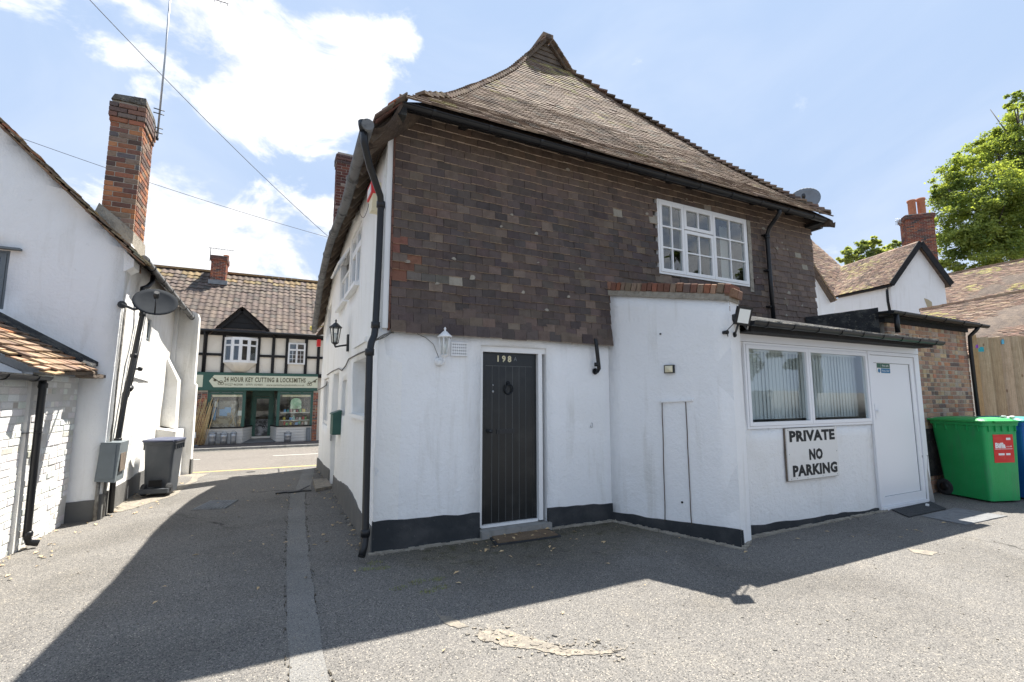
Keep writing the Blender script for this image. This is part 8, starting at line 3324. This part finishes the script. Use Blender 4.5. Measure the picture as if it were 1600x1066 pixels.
# ================================================================== litter, weeds
def scatter_leaves():
    rg = random.Random(77)
    mb = MB()
    spots = []
    for _ in range(36):
        spots.append((rg.uniform(1.9, 3.4), rg.uniform(4.4, 5.15), .006))
    for _ in range(16):
        spots.append((rg.uniform(2.2, 3.05), rg.uniform(4.9, 5.14), .032))
    for _ in range(55):
        spots.append((rg.uniform(1.0, 8), rg.uniform(3.0, 4.9), .006))
    for _ in range(60):
        spots.append((rg.uniform(-.8, .95), rg.uniform(4.5, 12), .006))
    for _ in range(70):
        spots.append((-2.05 + rg.random() ** 2 * .6, rg.uniform(8.2, 12), .006))
    for _ in range(45):
        spots.append((-2.32 + rg.random() ** 2 * .4, rg.uniform(5.0, 8.0), .006))
    for _ in range(60):
        y = rg.uniform(5.3, 12.2)
        spots.append((XA - .03 - rg.random() ** 2 * .25, y, .006))
    for x, y, z in spots:
        z += gz(x, y)
        if x > 4.2 and y > 3.6:
            continue
        if x > XA and x < 4.2 and y > 5.15:
            continue
        a = rg.uniform(0, 6.28)
        s = rg.uniform(.012, .036)
        d = Vector((math.cos(a), math.sin(a), rg.uniform(-.1, .3)))
        e = Vector((-math.sin(a), math.cos(a), rg.uniform(-.2, .3)))
        c = Vector((x, y, z + .004))
        w_ = rg.uniform(.35, .55)
        mb.mesh_([c - d * s, c + e * s * w_ + UP * s * .3, c + d * s, c - e * s * w_ + UP * s * .2, c + UP * .002], [(0, 4, 1), (1, 4, 2), (2, 4, 3), (3, 4, 0)])
    o = mb.build('fallen_leaves', 'dry_leaf')
    o['kind'] = 'stuff'
    return o


scatter_leaves()


def tufts(name, centres, n, rad, h, mat_):
    rg = random.Random(hash(name) % 1000 if False else 5)
    mb = MB()
    for cx, cy in centres:
        for _ in range(n):
            a, r_ = rg.uniform(0, 6.28), rad * math.sqrt(rg.random())
            x, y = cx + r_ * math.cos(a) * 1.6, cy + r_ * math.sin(a)
            z = gz(x, y)
            b = rg.uniform(0, 6.28)
            hh = h * rg.uniform(.4, 1.1)
            tip = Vector((x + math.cos(b) * hh * .8, y + math.sin(b) * hh * .8, z + hh))
            s = Vector((-math.sin(b), math.cos(b), 0)) * .0022
            p = Vector((x, y, z))
            mb.face([p - s, p + s, tip])
    mb.build(name, mat_)['kind'] = 'stuff'


mat('grass_blade', (.20, .24, .07), .8, (20, .4, .7), (.24, .22, .08))
gp = [at(652, 910, Z=0), at(684, 906, Z=0), at(690, 918, Z=0), at(668, 925, Z=0), at(622, 920, Z=0), at(586, 880, Z=0), at(597, 888, Z=0), at(572, 890, Z=0)]
tufts('grass_tufts', [(p.x, p.y) for p in gp], 70, .05, .02, 'grass_blade')
# mortar crumbs and stones along wall feet
rg = random.Random(12)
mb = MB()
runs = [((XA, YW - .03), (4.05, YW - .03), 120), ((4.03, 5.12), (4.54, 3.64), 70), ((4.6, 3.66), (4.95, 3.86), 16), ((4.95, YE - .03), (7.9, YE - .03), 80), ((XA - .03, 5.2), (XA - .03, 12), 90), ((-1.97, 8.2), (-1.97, 12.5), 70), ((-2.32, 4.6), (-2.32, 8.1), 60)]
for a, b, n in runs:
    for _ in range(n):
        t = rg.random()
        x, y = a[0] + (b[0] - a[0]) * t + rg.gauss(0, .02), a[1] + (b[1] - a[1]) * t - abs(rg.gauss(0, .03)) * (1 if abs(b[0] - a[0]) > .3 else 0)
        s = rg.uniform(.004, .014)
        mb.obox((x, y, gz(x, y) + s * .5), (1, rg.uniform(-1, 1), rg.uniform(-.3, .3)), (rg.uniform(-1, 1), 1, 0), (0, 0, 1), (s * rg.uniform(.6, 1.6), s, s * .6))
mb.build('mortar_crumbs', 'lichen_mortar')['kind'] = 'stuff'
# loose grit over the sunlit tarmac
mb = MB()
for _ in range(900):
    x, y = rg.uniform(-3, 9), rg.uniform(1.2, 8)
    if (x > 4 and y > 3.5) or (x > .9 and y > 5):
        continue
    s = rg.uniform(.002, .006)
    mb.obox((x, y, s * .5), (1, rg.uniform(-1, 1), 0), (rg.uniform(-1, 1), 1, 0), (0, 0, 1), (s * rg.uniform(.6, 1.4), s, s * .6))
mb.build('loose_grit', 'patch')['kind'] = 'stuff'
# pale mortar fillet at the foot of the front walls
mb = MB()
for a, b in (((.93, YW - .03), (dL, YW - .03)), ((dR + .03, YW - .03), (3.98, YW - .06)), ((3.98, YW - .06), (4.50, 3.60)), ((4.50, 3.60), (4.92, 3.84)), ((4.92, 3.84), (7.8, YE - .025))):
    a, b = Vector((*a, 0)), Vector((*b, 0))
    n = int((b - a).length / .06) + 1
    d_ = (b - a).normalized()
    nn = Vector((d_.y, -d_.x, 0))
    for k in range(n):
        p = a + d_ * ((k + .5) * (b - a).length / n)
        w_ = .022 + .02 * abs(mn.noise(p * 4))
        mb.obox(p + UP * .004 + nn * (w_ * .3 + rg.uniform(-.004, .004)), d_, nn, UP, (.034, w_, .010 + rg.uniform(-.004, .008)))
mb.build('mortar_fillet_at_wall_foot', 'lichen_mortar')['kind'] = 'stuff'
